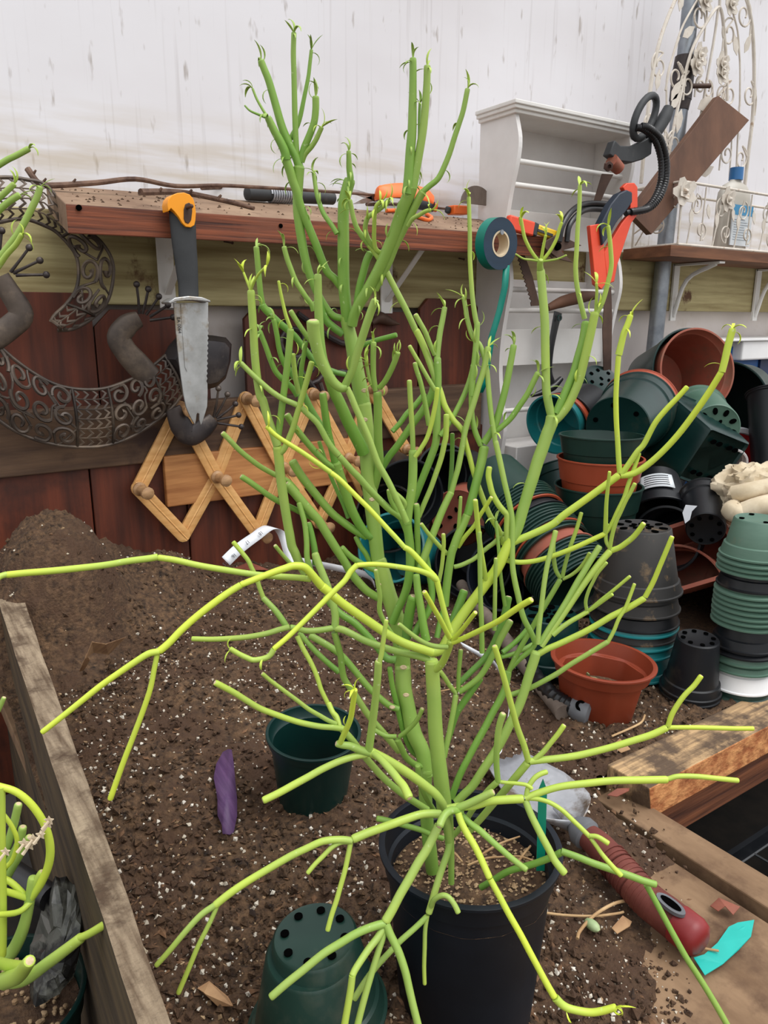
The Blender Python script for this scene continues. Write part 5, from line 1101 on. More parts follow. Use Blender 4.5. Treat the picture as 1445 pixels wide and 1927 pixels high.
def brd(name, z0, z1, y0_, y1_, m='whiteshade', xa=None, xb_=None):
    b = MB(); b.box((xa if xa is not None else xl+.009, y0_, z0), (xb_ or xr, y1_, z1)); b.build(name, m, t_, smooth=False, bevel=.001)
brd('back_panel', zy(980, 388), zt-.004, yb-.006, yb)
b = MB()
for dz, o_ in ((0, .014), (-.006, .011), (-.012, .006)): b.box((xl-o_, yf-o_, zt+dz-.001), (xr+.009+o_, yb, zt+dz+.006))
b.build('cornice', 'white', t_, smooth=False, bevel=.0015)
for py in (304, 349, 545, 584):
    z = zy(985, py, yf+.012); b = MB(); b.tube([V((xl+.008, yf+.014, z)), V((xr+.002, yf+.014, z))], .0048, 14); b.build('dowel', 'white', t_)
z = zy(968, 772, 1.08); b = MB(); b.tube([V((xl+.008, 1.08, z)), V((xr+.002, 1.08, z))], .0048, 14); b.build('dowel', 'white', t_)
brd('shelf_board', zy(975, 458), zy(980, 386), yf+.05, yf+.058, 'white'); brd('shelf_board', zy(975, 690), zy(975, 620), yf+.03, yf+.038, 'white')
brd('lower_panel', zbm, zy(975, 520), yb-.006, yb)
# hanging multi tool in front of the lower board
t_ = thing('hand_fork', 'black forged hand weeder hanging from the white rack', 'tool', PY(1040, 700, 1.05))
b = MB(); b.tube([PY(1050, 588, 1.05), PY(1043, 620, 1.05), PY(1036, 660, 1.05), PY(1034, 700, 1.05), PY(1040, 728, 1.05)], [.011, .009, .008, .007, .010], 12, smooth=5, flat=V((0, 1, 0))); b.tube([PY(1000, 745, 1.05), PY(1020, 738, 1.05), PY(1040, 728, 1.05), PY(1056, 712, 1.05)], [.003, .006, .008, .005], 10, smooth=4); b.build('handle', 'hose', t_)
b = MB(); b.lathe([(.003, 0), (.006, 0), (.006, .002), (.003, .002), (.003, 0)], frame(PY(1052, 598, 1.04), (0, -1, 0)), 16); b.build('eyelet', 'dkgreen', t_)
# brown wooden box lumps seen through the rack
t_ = thing('curved_saw', 'old curved pruning saw with a toothed brown blade, laid across the rack dowels', 'saw', PY(1000, 520, 1.045))
b = MB(); tp = [(968, 470), (985, 474), (1002, 520), (1016, 575)]; tb = [(1000, 576)]
for i in range(12): tb += [(999-i*2.4, 570-i*8), (1001-i*2.4, 566-i*8)]
b.prism(pp(tp+tb, 1.045), V((0, .002, 0))); b.build('blade', 'rust', t_, smooth=False)
b = MB(); b.tube([PY(1030, 580, 1.05), PY(1058, 568, 1.05), PY(1090, 560, 1.05), PY(1118, 556, 1.05)], [.006, .011, .012, .008], 12, smooth=4); b.build('handle', 'brownboard', t_)
# ------------------------------------------------------------------ orange bow saw handle with long blade
sY = .99
t_ = thing('orange_pruning_saw', 'orange-red framed saw with navy grip hanging from the white rack', 'saw', PY(1150, 450, sY))
b = MB()
b.prism(pp([(1110, 424), (1134, 420), (1137, 470), (1140, 500), (1143, 530), (1132, 545), (1120, 535)], sY), V((.004, .012, 0)))
b.prism(pp([(1172, 352), (1180, 344), (1194, 344), (1200, 352), (1200, 404), (1188, 420), (1162, 498), (1156, 530), (1143, 535), (1137, 475), (1170, 420), (1186, 400), (1187, 362), (1176, 360)], sY), V((.004, .012, 0)))
b.build('frame', 'orange', t_, bevel=.0015)
b = MB(); b.prism(pp([(1137, 410), (1150, 384), (1166, 364), (1180, 357), (1190, 362), (1190, 380), (1178, 398), (1162, 416), (1146, 444), (1134, 462), (1130, 424)], sY-.006), V((.004, .020, 0))); b.build('grip', 'navy', t_, bevel=.002)
b = MB(); b.prism(pp([(1139, 545), (1150, 540), (1152, 600), (1150, 700), (1148, 770), (1146, 860), (1140, 800), (1136, 700), (1134, 620)], 1.03), V((0, .0015, 0))); b.build('blade', 'rust', t_, smooth=False)
# ------------------------------------------------------------------ black handled loop-grip tool
hY = 1.0
t_ = thing('loop_grip_shears', 'black plastic hand shears with an oval loop grip, hung above the orange saw', 'shears', PY(1200, 260, hY))
b = MB(); lp_ = []
for i in range(29):
    a = 2*math.pi*i/28; u, v_ = 16*math.cos(a), 43*math.sin(a); th_ = math.radians(22); lp_.append(PY(1213+u*math.cos(th_)+v_*math.sin(th_), 220-v_*math.cos(th_)+u*math.sin(th_), hY+.006*math.cos(a)))
b.tube(lp_, .0066, 10, flat=None); b.build('loop_grip', 'rubber', t_)
b = MB(); b.tube([PY(1258, 204, hY), PY(1250, 222, hY), PY(1236, 246, hY), PY(1222, 262, hY)], [.010, .0125, .0115, .008], 14, smooth=4); b.build('handle', 'rubber', t_)
b = MB(); b.prism(pp([(1157, 263), (1168, 274), (1190, 275), (1215, 262), (1232, 252), (1228, 262), (1226, 290), (1210, 300), (1190, 306), (1165, 303), (1147, 290)], hY-.002), V((.004, .02, 0))); b.build('guard', 'rubber', t_, bevel=.002)
b = MB(); b.tube([PY(1150, 303, hY), PY(1165, 318, hY)], [.013, .011], 14); b.build('ferrule', 'terradk', t_)
b = MB(); b.lathe([(0, 0), (.0085, 0), (.0085, .006), (.004, .007), (.004, .003), (0, .003)], frame(PY(1143, 313, hY-.006), (-.3, -.9, -.2)), 6); b.build('hex_nut', 'nail', t_)
b = MB(); b.prism(pp([(1133, 327), (1154, 328), (1142, 352), (1130, 380), (1118, 378)], hY+.04), V((0, .0015, 0))); b.build('blade', 'rust', t_, smooth=False)
# ribbed black cable loop
b = MB(); cp_ = [PY(1206, 238, .985), PY(1222, 242, .98), PY(1242, 262, .98), PY(1253, 300, .98), PY(1252, 340, .98), PY(1240, 372, .98), PY(1220, 392, .985), PY(1186, 399, .99)]
P_, _ = spline(cp_, [0]*len(cp_), 14)
b.tube(P_, [.0062+(.0009 if (i % 2) else 0) for i in range(len(P_))], 12)
P2, _ = spline([p+V((-.009, .004, -.002)) for p in cp_], [0]*len(cp_), 14); b.tube(P2, [.0055+(.0009 if (i % 2) else 0) for i in range(len(P2))], 12)
tag(b.build('ribbed_cable_loop', 'hose', root=cp_[3]), 'ribbed black cable loop strung through the oval grip and the orange saw', 'cable')
# ------------------------------------------------------------------ galvanized pipe and clamp
t_ = thing('galvanized_pipe', 'upright galvanized steel pipe with a dark clamp near its top', 'pipe', V((PY(1228, 680, 1.136).x, 1.136, -.02)))
A = PY(1226, 700, 1.136); B_ = PY(1303, -20, 1.136); d_ = (B_-A).normalized()
b = MB(); b.tube([A-d_*(A.z+.02)/d_.z, B_+d_*.3], .0175, 24); b.build('tube', 'steel', t_)
b = MB(); q = PY(1283, 160, 1.136); b.tube([q-d_*.03, q+d_*.03], [.023, .023], 20); b.tube([q-d_*.05, q-d_*.03], [.019, .022], 20); b.tube([q+d_*.03, q+d_*.055], [.022, .020], 20); b.build('clamp', 'metaldk', t_)
b = MB(); q2 = PY(1296, 162, 1.118); b.tube([q2, q2+V((.045, -.02, .003))], .005, 10); b.build('bolt', 'rust', t_)
# ------------------------------------------------------------------ right shelf, basket, bottle, trellis, board
rs = thing('corner_shelf', 'brown wooden shelf on white brackets at the right edge, carrying the wire basket', 'shelf', PY(1300, 470, 1.1))
zs = PY(1300, 464, 1.03).z; xs0 = PY(1262, 470, 1.03).x
b = MB(); b.box((xs0, 1.03, zs-.022), (2.6, 1.15, zs)); b.build('plank', 'woodbrown', rs, smooth=False, bevel=.001)
for x in (PY(1268, 500, 1.15).x, PY(1425, 500, 1.15).x):
    b = MB(); b.box((x, 1.147, zs-.15), (x+.02, 1.152, zs-.024)); b.box((x, 1.035, zs-.028), (x+.02, 1.15, zs-.024)); b.tube([V((x+.01, 1.147, zs-.14)), V((x+.01, 1.12, zs-.06)), V((x+.01, 1.05, zs-.028))], .005, 8, smooth=4)
    b.build('bracket', 'white', rs, smooth=False)
bk = thing('wire_basket', 'white wire basket with metal flowers and scrolls on the right shelf', 'basket', PY(1300, 460, 1.05))
xa = PY(1287, 341, 1.032).x; zr = PY(1287, 341, 1.032).z; zb0 = zs+.003; yA, yB = 1.034, 1.148; xB = 2.45
b = MB()
for z in (zr, zb0):
    b.tube([V((xa, yA, z)), V((xB, yA, z))], .0028, 8); b.tube([V((xa, yA, z)), V((xa, yB, z))], .0028, 8); b.tube([V((xa, yB, z)), V((xB, yB, z))], .0028, 8)
for x, y in ((xa, yA), (xa, yB), (xB, yA), (xB, yB)): b.tube([V((x, y, zb0)), V((x, y, zr))], .0024, 8)
for k in range(14): b.tube([V((xa+.05*k, yA, zb0)), V((xa+.05*k, yB, zb0))], .0012, 6)
b.build('frame', 'wire', bk)
def scroll(b, o, u, v_, r, turns=1.4, sg=1, ph=0., w_=.0016, tail=None):
    pts = [o+(u*math.cos(ph+sg*2*math.pi*turns*k/24)+v_*math.sin(ph+sg*2*math.pi*turns*k/24))*r*(1-.75*k/24) for k in range(25)]
    if tail is not None: pts = [tail, (tail+pts[0])/2+v_*r*.25]+pts
    b.tube(pts, w_, 6)
def flower(o, n, r):
    b = MB(); u = n.cross(V((0, 0, 1))).normalized(); v_ = u.cross(n)
    for k in range(5):
        a = 2*math.pi*k/5; d_ = u*math.cos(a)+v_*math.sin(a); e = u*-math.sin(a)+v_*math.cos(a)
        b.prism([o, o+d_*r*.55-e*r*.42, o+d_*r-e*r*.2+n*.003, o+d_*r+e*r*.2+n*.003, o+d_*r*.55+e*r*.42], n*.0015)
    for k in range(5):
        a = 2*math.pi*(k+.5)/5; d_ = u*math.cos(a)+v_*math.sin(a); e = u*-math.sin(a)+v_*math.cos(a)
        b.prism([o+n*.003, o+d_*r*.3-e*r*.25+n*.004, o+d_*r*.6+n*.008, o+d_*r*.3+e*r*.25+n*.004], n*.0015)
    b.ball(o+n*.006, r*.2, 8); return b
def leaf3(b, o, d_, n, L):
    d_ = d_.normalized(); e = d_.cross(n).normalized(); b.prism([o, o+d_*L*.3+e*L*.2, o+d_*L*.65+e*L*.18, o+d_*L, o+d_*L*.65-e*L*.18, o+d_*L*.3-e*L*.2], n*.0012)
X_, Z_, NY = V((1, 0, 0)), V((0, 0, 1)), V((0, -1, 0)); h_ = zr-zb0
b = MB()
for x in (xa+.03, xa+.12, xa+.20, xa+.30, xa+.39, xa+.48):
    sg = 1 if int(x*10) % 2 else -1
    scroll(b, V((x+.02, yA, zb0+h_*.66)), X_, Z_, .022, 1.3, sg, 1.5, tail=V((x, yA, zb0+.002))); scroll(b, V((x+.045, yA, zb0+h_*.25)), X_, Z_, .020, 1.3, -sg, -1.5, tail=V((x+.05, yA, zr-.004)))
    leaf3(b, V((x+.005, yA, zb0+h_*.6)), V((.1, 0, -1)), NY, .035); leaf3(b, V((x+.06, yA, zb0+h_*.7)), V((.3, 0, -1)), NY, .03)
NX, Y_ = V((-1, 0, 0)), V((0, 1, 0))
scroll(b, V((xa, 1.10, zb0+h_*.72)), Y_, Z_, .022, 1.3, 1, .5, tail=V((xa, 1.045, zb0+h_*.6))); scroll(b, V((xa, 1.085, zb0+h_*.35)), Y_, Z_, .02, 1.3, -1, .5, tail=V((xa, 1.14, zb0+.005)))
b.tube([V((xa, 1.145, zb0+h_*.25)), V((xa, 1.09, zb0+h_*.5)), V((xa, 1.04, zb0+h_*.85))], .0018, 6, smooth=4); leaf3(b, V((xa, 1.11, zb0+h_*.3)), V((0, -1, .1)), NX, .04)
b.build('scrollwork', 'wire', bk)
for p, n_, r in ((V((xa+.004, yA-.002, zr-.020)), V((-.4, -1, .1)).normalized(), .028), (V((xa+.155, yA-.002, zr-.022)), NY, .026), (V((xa+.33, yA-.002, zr-.022)), NY, .026)):
    flower(p, n_, r).build('metal_flower', 'wire', bk)
# bottle
bt = thing('detergent_bottle', 'cloudy plastic bottle with blue cap and blue label in the wire basket', 'bottle', PY(1370, 455, 1.09))
bc = PY(1372, 458, 1.078); bc.z = zb0+.002; s = (PY(1372, 318, 1.09).z-bc.z)
b = MB(); W2 = .040; prof = [(0, 0), (.9, 0), (1, .03), (1, .60), (.95, .70), (.72, .79), (.36, .84), (.34, .86), (0, .86)]
b.lathe([(r*W2, z*s) for r, z in prof], Matrix.Translation(bc), 32)
for i, v_ in enumerate(b.v): b.v[i] = (bc.x+(v_[0]-bc.x)*1.35, bc.y+(v_[1]-bc.y)*.62, v_[2])
b.build('body', 'bottle', bt)
b = MB(); b.lathe([(0, 0), (.015, 0), (.0145, .026), (0, .026)], Matrix.Translation(bc+V((0, 0, .86*s))), 24); b.build('cap', 'bluecap', bt)
b = MB(); y0_ = bc.y-W2*.62-.0012; b.box((bc.x-.038, y0_, bc.z+.05*s), (bc.x+.038, y0_+.003, bc.z+.52*s)); o = b.build('label', 'labelwhite', bt, smooth=False)
b = MB(); b.box((bc.x-.038, y0_-.0006, bc.z+.42*s), (bc.x+.038, y0_, bc.z+.54*s)); b.build('label_band', 'labelblue', o, smooth=False)
b = MB()
for k in range(9): b.box((bc.x-.030, y0_-.0006, bc.z+(.12+.03*k)*s), (bc.x+.030-.01*(k % 3), y0_, bc.z+(.128+.03*k)*s))
b.build('label_print', 'labelgrey', o, smooth=False)
# trellis
t_ = thing('wire_trellis', 'white wire garden trellis with pointed arches, leaves and flowers, behind the basket', 'trellis', PY(1330, 330, 1.13))
TY = 1.112; b = MB()
def wl_(pts, w_=.003, k=6): b.tube([PY(x, y, TY) for x, y in pts], w_, 8, smooth=k)
wl_([(1206, 345), (1214, 260), (1226, 150), (1242, 75), (1266, 10), (1290, -40)], .0038); wl_([(1398, -40), (1408, 10), (1416, 60), (1419, 140), (1416, 220), (1408, 290), (1400, 360)], .004)
wl_([(1253, 330), (1262, 270), (1278, 190), (1300, 100), (1325, 50), (1348, 16), (1358, 24), (1364, 80), (1367, 130), (1368, 190)], .0034); wl_([(1352, 12), (1344, 70), (1330, 150), (1318, 220), (1300, 300)], .0028); wl_([(1354, 12), (1355, -40)], .003)
wl_([(1252, 170), (1262, 120), (1280, 60), (1300, 20), (1325, -20)], .0022); wl_([(1392, 115), (1388, 60), (1378, 20), (1366, -30)], .002); wl_([(1392, 200), (1392, 115), (1386, 70)], .002); wl_([(1250, 280), (1254, 200), (1256, 140), (1278, 70)], .002); wl_([(1385, 330), (1388, 260), (1392, 190)], .002); wl_([(1372, 340), (1376, 250), (1360, 190)], .0018)
cU, cV = V((1, 0, 0)), V((0, 0, 1))
for (x, y, r, sg, ph) in ((1240, 125, .028, 1, 1.2), (1272, 145, .028, -1, 1.5), (1293, 160, .026, 1, 1.5), (1318, 160, .018, 1, 1.5), (1332, 168, .018, -1, 1.5), (1316, 30, .030, -1, 1.8), (1372, 62, .030, 1, 1.2), (1400, 28, .030, -1, 1.6), (1372, 178, .028, 1, 1.5), (1410, 178, .028, -1, 1.5), (1358, 180, .02, 1, 1.2), (1268, 270, .026, 1, 1.5), (1246, 265, .022, -1, 1.5), (1368, 290, .026, 1, 1.5), (1394, 298, .026, -1, 1.5), (1330, 280, .024, 1, 1.5), (1222, 235, .02, 1, 1.5)):
    o_ = PY(x, y, TY); scroll(b, o_, cU, cV, r, 1.35, sg, ph, .0021); a = ph; q = o_+(cU*math.cos(ph)+cV*math.sin(ph))*r; b.tube([q, q+cU*(-sg*r*.9)+cV*(-r*1.0), q+cU*(-sg*r*1.0)+cV*(-r*2.4)], .0019, 6, smooth=4)
b.build('wirework', 'wire', t_)
b = MB()
for (x, y, dx, dz, L) in ((1284, 70, .7, .5, .045), (1278, 22, .1, 1, .045), (1262, 190, .5, .8, .05), (1282, 205, -.2, -1, .05), (1386, 105, -.4, .9, .045), (1400, 100, .4, .9, .045), (1262, 205, .6, .8, .045), (1312, 205, .9, .5, .06), (1235, 170, .1, 1, .04), (1240, 300, .3, .9, .05), (1318, 330, .8, .4, .05)):
    leaf3(b, PY(x, y, TY-.003), V((dx, 0, dz)), NY, L)
b.build('metal_leaf', 'wire', t_)['kind'] = 'stuff'
for x, y in ((1316, 104), (1310, 122), (1358, 120), (1358, 138), (1375, 8), (1326, 2)): flower(PY(x, y, TY-.006), NY, .024).build('metal_flower', 'wire', t_)
# leaning board
b = MB(); Yb = 1.10
q = pp([(1352, 180), (1410, 226), (1308, 334), (1240, 419), (1222, 442), (1198, 418), (1210, 396)], Yb)
q = [PY(1352, 180, 1.086), PY(1410, 226, 1.086), PY(1226, 441, 1.040), PY(1186, 400, 1.040)]
b.prism(q, V((.006, .018, 0))); tag(b.build('leaning_board', 'brownboard', root=q[2], smooth=False, bevel=.001), 'dark brown board leaning diagonally between the basket and the trellis', 'board')
# ------------------------------------------------------------------ pots
def pot2(label, bp, op_, D, m, d=None, group=None, rh=.17, holes=0, H=None, cat='pot', name='nursery_pot', **k):
    a = PD(*bp); c_ = PD(*op_); ax = c_-a; H = H or ax.length
    return pot(name, label, cat, a, ax, D, d or D*.74, H, m, group, rh, holes, **k)
# upright stack in the middle
def upstack(px, py0, zc, D, specs, name_axis=(0, 0, 1), H=None):
    pass
c0 = PD(1126, 1000, 1.17); base = V((c0.x, c0.y, soil_z(c0.x, c0.y, False)))
ctr = PD(1127, 905, 1.17)
def at_h(px, py, ref):    # height of pixel row at the vertical through ref
    r, f = ray(px, py); t = ((ref.x*math.cos(HEAD)+ref.y*math.sin(HEAD))/f); return CZ+r.z*t
zt1 = at_h(1127, 818, ctr); zt2 = at_h(1127, 860, ctr); zt3 = at_h(1127, 912, ctr)
pot('nursery_pot', 'large dark green pot, upright, holding the terracotta pot', 'pot', V((ctr.x, ctr.y, zt3-.125)), (0, 0, 1), .130, .095, .125, 'green', 'upright nested pots', .30)
pot('nursery_pot', 'orange terracotta-coloured pot nested in the middle of the upright stack', 'pot', V((ctr.x, ctr.y, zt2-.115)), (0, 0, 1), .127, .090, .115, 'terra', 'upright nested pots', .30)
pot('nursery_pot', 'green pot nested on top of the terracotta pot in the upright stack', 'pot', V((ctr.x, ctr.y, zt1-.115)), V((.02, .02, 1)), .124, .086, .115, 'green', 'upright nested pots', .24)
# big lying green pot with a terracotta one inside
pot2('big dark green pot on its side by the pipe, wearing a terracotta liner', (1228, 718, 1.50), (1300, 697, 1.38), .150, 'dkgreen', d=.115, rh=.22)
pot2('terracotta pot opening towards the viewer inside the big green pot', (1236, 716, 1.49), (1313, 696, 1.365), .146, 'terradk', d=.108, rh=.12)
pot2('dark green pot lying with its drilled base facing out, rim to the upper right', (1162, 806, 1.20), (1200, 772, 1.30), .128, 'dkgreen', d=.102, holes=6, hr=.004, rh=.22)
pot2('terracotta pot whose thin rim edges the lying green pot', (1167, 802, 1.215), (1204, 768, 1.312), .131, 'terra', d=.098, rh=.1)
pot2('teal pot on its side below the rack, open to the left', (1090, 770, 1.42), (1040, 800, 1.36), .106, 'teal', d=.08, rh=.25)
pot2('terracotta pot stacked behind the teal one on its side', (1098, 766, 1.43), (1053, 799, 1.375), .112, 'terra', d=.086, rh=.2)
pot2('black pot at the back of the sideways teal stack', (1108, 764, 1.44), (1064, 797, 1.385), .114, 'black', d=.09, rh=.2)
pot2('dark green pot with rows of drain holes, tipped behind the lying pots', (1142, 722, 1.50), (1105, 765, 1.55), .12, 'dkgreen', d=.10, holes=9, hr=.004, centre=5)
pot2('large pot with a dusty brown inside, standing on its side behind the lying pots', (1395, 745, 1.60), (1358, 762, 1.48), .165, 'dkgreen', d=.13, rh=.15)
pot2('faded green round pot with slotted base facing out', (1346, 806, 1.27), (1312, 778, 1.38), .100, 'lgreen', d=.080, holes=10, hr=.004, plate=True, centre=6)
pot2('tall plain black pot at the right edge of the photo', (1452, 905, 1.32), (1452, 742, 1.36), .085, 'black', d=.062, rh=.04)
# square ribbed pot
def square_pot(label, bp, op_, w0, w1, m, spin, ribs=True, inside=False, tag_='pot'):
    A = PD(*bp); C_ = PD(*op_); ax = C_-A; H = ax.length; fm = frame(A, ax, spin); b = MB(); n = 4; seg = 21
    def ring(hw, z, rib=0.):
        out = []; r_ = hw*.12
        for s_ in range(4):
            for k in range(seg):
                t = -1+2*k/seg; u = hw; v_ = t*hw
                rb = rib*(1 if (k % 2) else 0) if .10 < (k/seg) < .93 else 0
                if abs(t) > .93: u = hw*.97
                p = V((u+rb, v_, z)); p.rotate(Quaternion((0, 0, 1), s_*math.pi/2)); out.append(b.vert(fm @ p))
        return out
    a0, a1 = w0/2, w1/2
    rs_ = [ring(a0*.9, .004), ring(a0*.96, 0), ring(a0, .003, .0008)]+[ring(a0+(a1-a0)*q, H*q, .0013 if ribs else 0) for q in (.2, .5, .76)]+[ring(a0+(a1-a0)*.78, H*.78), ring(a1+.001, H*.80), ring(a1+.002, H-.003), ring(a1+.005, H-.002), ring(a1+.005, H), ring(a1-.001, H), ring(a1-.003, H*.8), ring(a0-.002, .004)]
    N_ = len(rs_[0])
    for x, y in zip(rs_, rs_[1:]):
        for k in range(N_): b.face((x[k], x[(k+1) % N_], y[(k+1) % N_], y[k]))
    b.face(rs_[0]); b.face(rs_[-1])
    b.m = 1
    for i in (-1, 1):
        for j in (-1, 1):
            for s_ in (.55, .25):
                c_ = fm @ V((i*a0*s_, j*a0*.6, -.0002)); b.lathe([(0, -.0005), (.004, -.0005), (.004, .001), (0, .001)], frame(c_, ax) @ Matrix.Diagonal((1.4, 1, 1, 1)), 12)
    return tag(b.build('square_pot', [m, 'hole'], root=A), label, 'pot')
square_pot('square ribbed green pot tumbled with its base to the lower right', (1344, 868, 1.24), (1268, 812, 1.33), .094, .116, 'dkgreen', .35)
sq = square_pot('square rusty red tray pot seen from above, left of the tall pot tower', (1318, 1062, 1.17), (1312, 1036, 1.12), .078, .092, 'terradk', .5, ribs=False)
sq2 = pot2('small black pot with a torn paper label, drilled base towards the viewer', (1328, 996, 1.09), (1322, 938, 1.165), .068, 'black', d=.054, rh=.2, holes=8, hr=.003)
A = PD(1303, 955, 1.075); b = MB(); n_ = V((-.8, -.6, .1)).normalized()
b.prism([PD(1284, 965, 1.08), PD(1290, 950, 1.075), PD(1312, 952, 1.07), PD(1302, 962, 1.07), PD(1298, 978, 1.07), PD(1289, 985, 1.075)], n_*.0006); o = b.build('paper_label', 'paper', sq2); o['label'] = 'torn white paper label'
# red pot with silver rim
pot2('red pot with wide pale grey rim, half buried under the square pot', (1372, 872, 1.40), (1398, 852, 1.36), .088, 'redplastic', d=.074, rh=.3)
fm = frame(PD(1398, 853, 1.36), PD(1398, 852, 1.36)-PD(1372, 872, 1.40)); b = MB(); b.lathe([(.040, 0), (.047, .002), (.047, .010), (.043, .012), (.038, .006)], fm, 48); tag(b.build('grey_ring', 'greyrim', root=PD(1398, 853, 1.36)), 'pale grey ring lid around the red pot by the white cloth', 'lid')
pot2('small white pot tucked under the square green pot', (1345, 850, 1.30), (1362, 880, 1.27), .075, 'whitepl', d=.06)
# black labelled pot
o = pot2('black round pot with a printed white label, tilted behind the stacks', (1234, 905, 1.24), (1242, 975, 1.19), .095, 'black', d=.072, rh=.25)
b = MB(); fmx = frame(PD(1234, 905, 1.24), PD(1242, 975, 1.19)-PD(1234, 905, 1.24)); H_ = (PD(1242, 975, 1.19)-PD(1234, 905, 1.24)).length
camd = V((0, 0, CZ))-PD(1238, 940, 1.2); loc_ = fmx.inverted().to_3x3() @ camd; a0 = math.atan2(loc_.y, loc_.x)
g = []
for k in range(13):
    a = a0-.62+1.24*k/12
    for z_ in (.28, .68): rr = .036+(.0115)*z_+.0022; b.vert(fmx @ V((rr*math.cos(a), rr*math.sin(a), H_*z_)))
for k in range(12): b.face((2*k, 2*k+2, 2*k+3, 2*k+1))
o = b.build('printed_label', 'labelwhite', o); so = o.modifiers.new('s', 'SOLIDIFY'); so.thickness = .0005
b = MB()
for q in range(5):
    z_ = .34+.065*q; idx = []
    for k in range(9):
        a = a0-.45+.85*k/8
        for dz in (0, .018): rr = .036+.0115*z_+.0029; b.vert(fmx @ V((rr*math.cos(a), rr*math.sin(a), H_*(z_+dz))))
    for k in range(8): s_ = q*18+2*k; b.face((s_, s_+2, s_+3, s_+1))
b.build('label_print', 'ink', o)
pot2('open dark pot on its side showing a soil-stained inside, under the labelled pot', (1290, 1010, 1.24), (1252, 1015, 1.15), .098, 'black', d=.08, rh=.2)
pot2('large terracotta pot lying on its side behind the black tower', (1405, 1150, 1.32), (1265, 1130, 1.14), .165, 'terradk', d=.14, rh=.08)
# diagonal line of nested pots
random.seed(9)
A = PD(925, 895, 1.20); B_ = PD(1092, 1108, 1.04); ax = (B_-A).normalized(); L_ = (B_-A).length
seqp = [('green', 0)]+[('green', 1)]*5+[('terra', 1), ('black', 2.6)]+[('green', 1)]*6+[('terra', 1), ('green', 1), ('green', 1), ('terradk', 3.4)]+[('green', 1)]*9
tot = sum(s_ for _, s_ in seqp); u = (L_-.085)/tot; pos = 0
for i, (m_, s_) in enumerate(seqp):
    pos += s_*u; wob = V((random.uniform(-1, 1), random.uniform(-1, 1), random.uniform(-1, 1)))*.0006
    nmz = {'green': 'dark green pot', 'terra': 'terracotta-rimmed pot', 'black': 'black pot', 'terradk': 'bare terracotta pot'}[m_]
    if m_ == 'green': lb_ = 'dark green pot nested in the long diagonal row of sideways pots'
    elif m_ == 'terra': lb_ = 'thin terracotta rim %s the black pot in the diagonal row' % ('just above' if i < 10 else 'well below')
    elif m_ == 'black': lb_ = 'black pot nested midway along the diagonal row of sideways pots'
    else: lb_ = 'terracotta pot with a bare side showing in the diagonal row'
    pot('nursery_pot', lb_, 'pot', A+ax*pos+wob, ax, .112, .088, .085, m_, 'pots nested in the diagonal row', .10 if m_ != 'terradk' else .06, lip=.0022)
# tall inverted towers
def tower(px, pytop, gx, gy, sag, specs, label_fn, D, d, group, cap=None):
    g_ = PZ(gx, gy, soil_z(*(PZ(gx, gy, .03).xy), False)); zt_ = at_h(px, pytop, g_); H = zt_-at_h(px, specs[0][1]-sag, g_)
    for i, s_ in enumerate(specs):
        m_, py = s_[0], s_[1]; DD = D*s_[2] if len(s_) > 2 else D
        k_ = cap if (i == 0 and cap) else {}
        pot('nursery_pot', label_fn(i, m_), 'pot', V((g_.x, g_.y, max(at_h(px, py-sag, g_), .002)+H)), V((random.uniform(-1, 1)*.008, random.uniform(-1, 1)*.008, -1)), DD, DD*d/D, H, m_, group, s_[3] if len(s_) > 3 else .12, **k_)
    return g_
cn = {'lgreen': 'faded green', 'black': 'black', 'whitepl': 'white', 'green': 'dark green', 'teal': 'teal', 'blackdirty': 'dusty black'}
sp1 = [('lgreen', 1056, .97, .34), ('lgreen', 1066), ('lgreen', 1075), ('lgreen', 1084), ('black', 1112, .96, .3), ('lgreen', 1123), ('lgreen', 1133), ('lgreen', 1142), ('lgreen', 1152), ('lgreen', 1162), ('lgreen', 1171), ('lgreen', 1181), ('black', 1222, .96, .3), ('black', 1233, .97), ('lgreen', 1246, .95, .2), ('lgreen', 1262, .95, .2), ('whitepl', 1296, .97, .45), ('green', 1312, 1.0)]
def lf1(i, m_):
    if i == 0: return 'faded green upside-down pot capping the tall tower at the right'
    if m_ == 'whitepl': return 'white rim pot near the foot of the right tower'
    if m_ == 'green': return 'dark green pot on the soil at the very bottom of the right tower'
    if m_ == 'black': return 'upper black band in the right tower' if i < 6 else 'one of two black pots nested low in the right tower'
    return 'faded green pot nested in the upper half of the right tower' if i < 12 else 'faded green pot nested just above the white one in the right tower'
random.seed(3)
gR = tower(1382, 975, 1388, 1300, 12, sp1, lf1, .0765, .055, 'pots of the tall right tower', cap=dict(holes=4, hr=.003))
sp2 = [('blackdirty', 1124, 1, .2), ('blackdirty', 1156, 1, .2), ('black', 1181, 1, .2), ('teal', 1190), ('blackdirty', 1204, .99), ('teal', 1214), ('teal', 1230), ('teal', 1272, .98, .1), ('blackdirty', 1294, .96), ('teal', 1308, .96)]
def lf2(i, m_):
    if i == 0: return 'dusty black upside-down pot with slotted base on top of the wide tower'
    return {'blackdirty': 'dusty black pot nested in the wide tower behind the terracotta pot', 'black': 'clean black pot nested in the wide tower above the teal rims', 'teal': 'teal-rimmed pot nested low in the wide tower behind the terracotta pot'}[m_]
gL = tower(1172, 990, 1184, 1262, 18, sp2, lf2, .106, .072, 'pots of the wide black and teal tower', cap=dict(holes=8, hr=.0036, plate=True, centre=8))
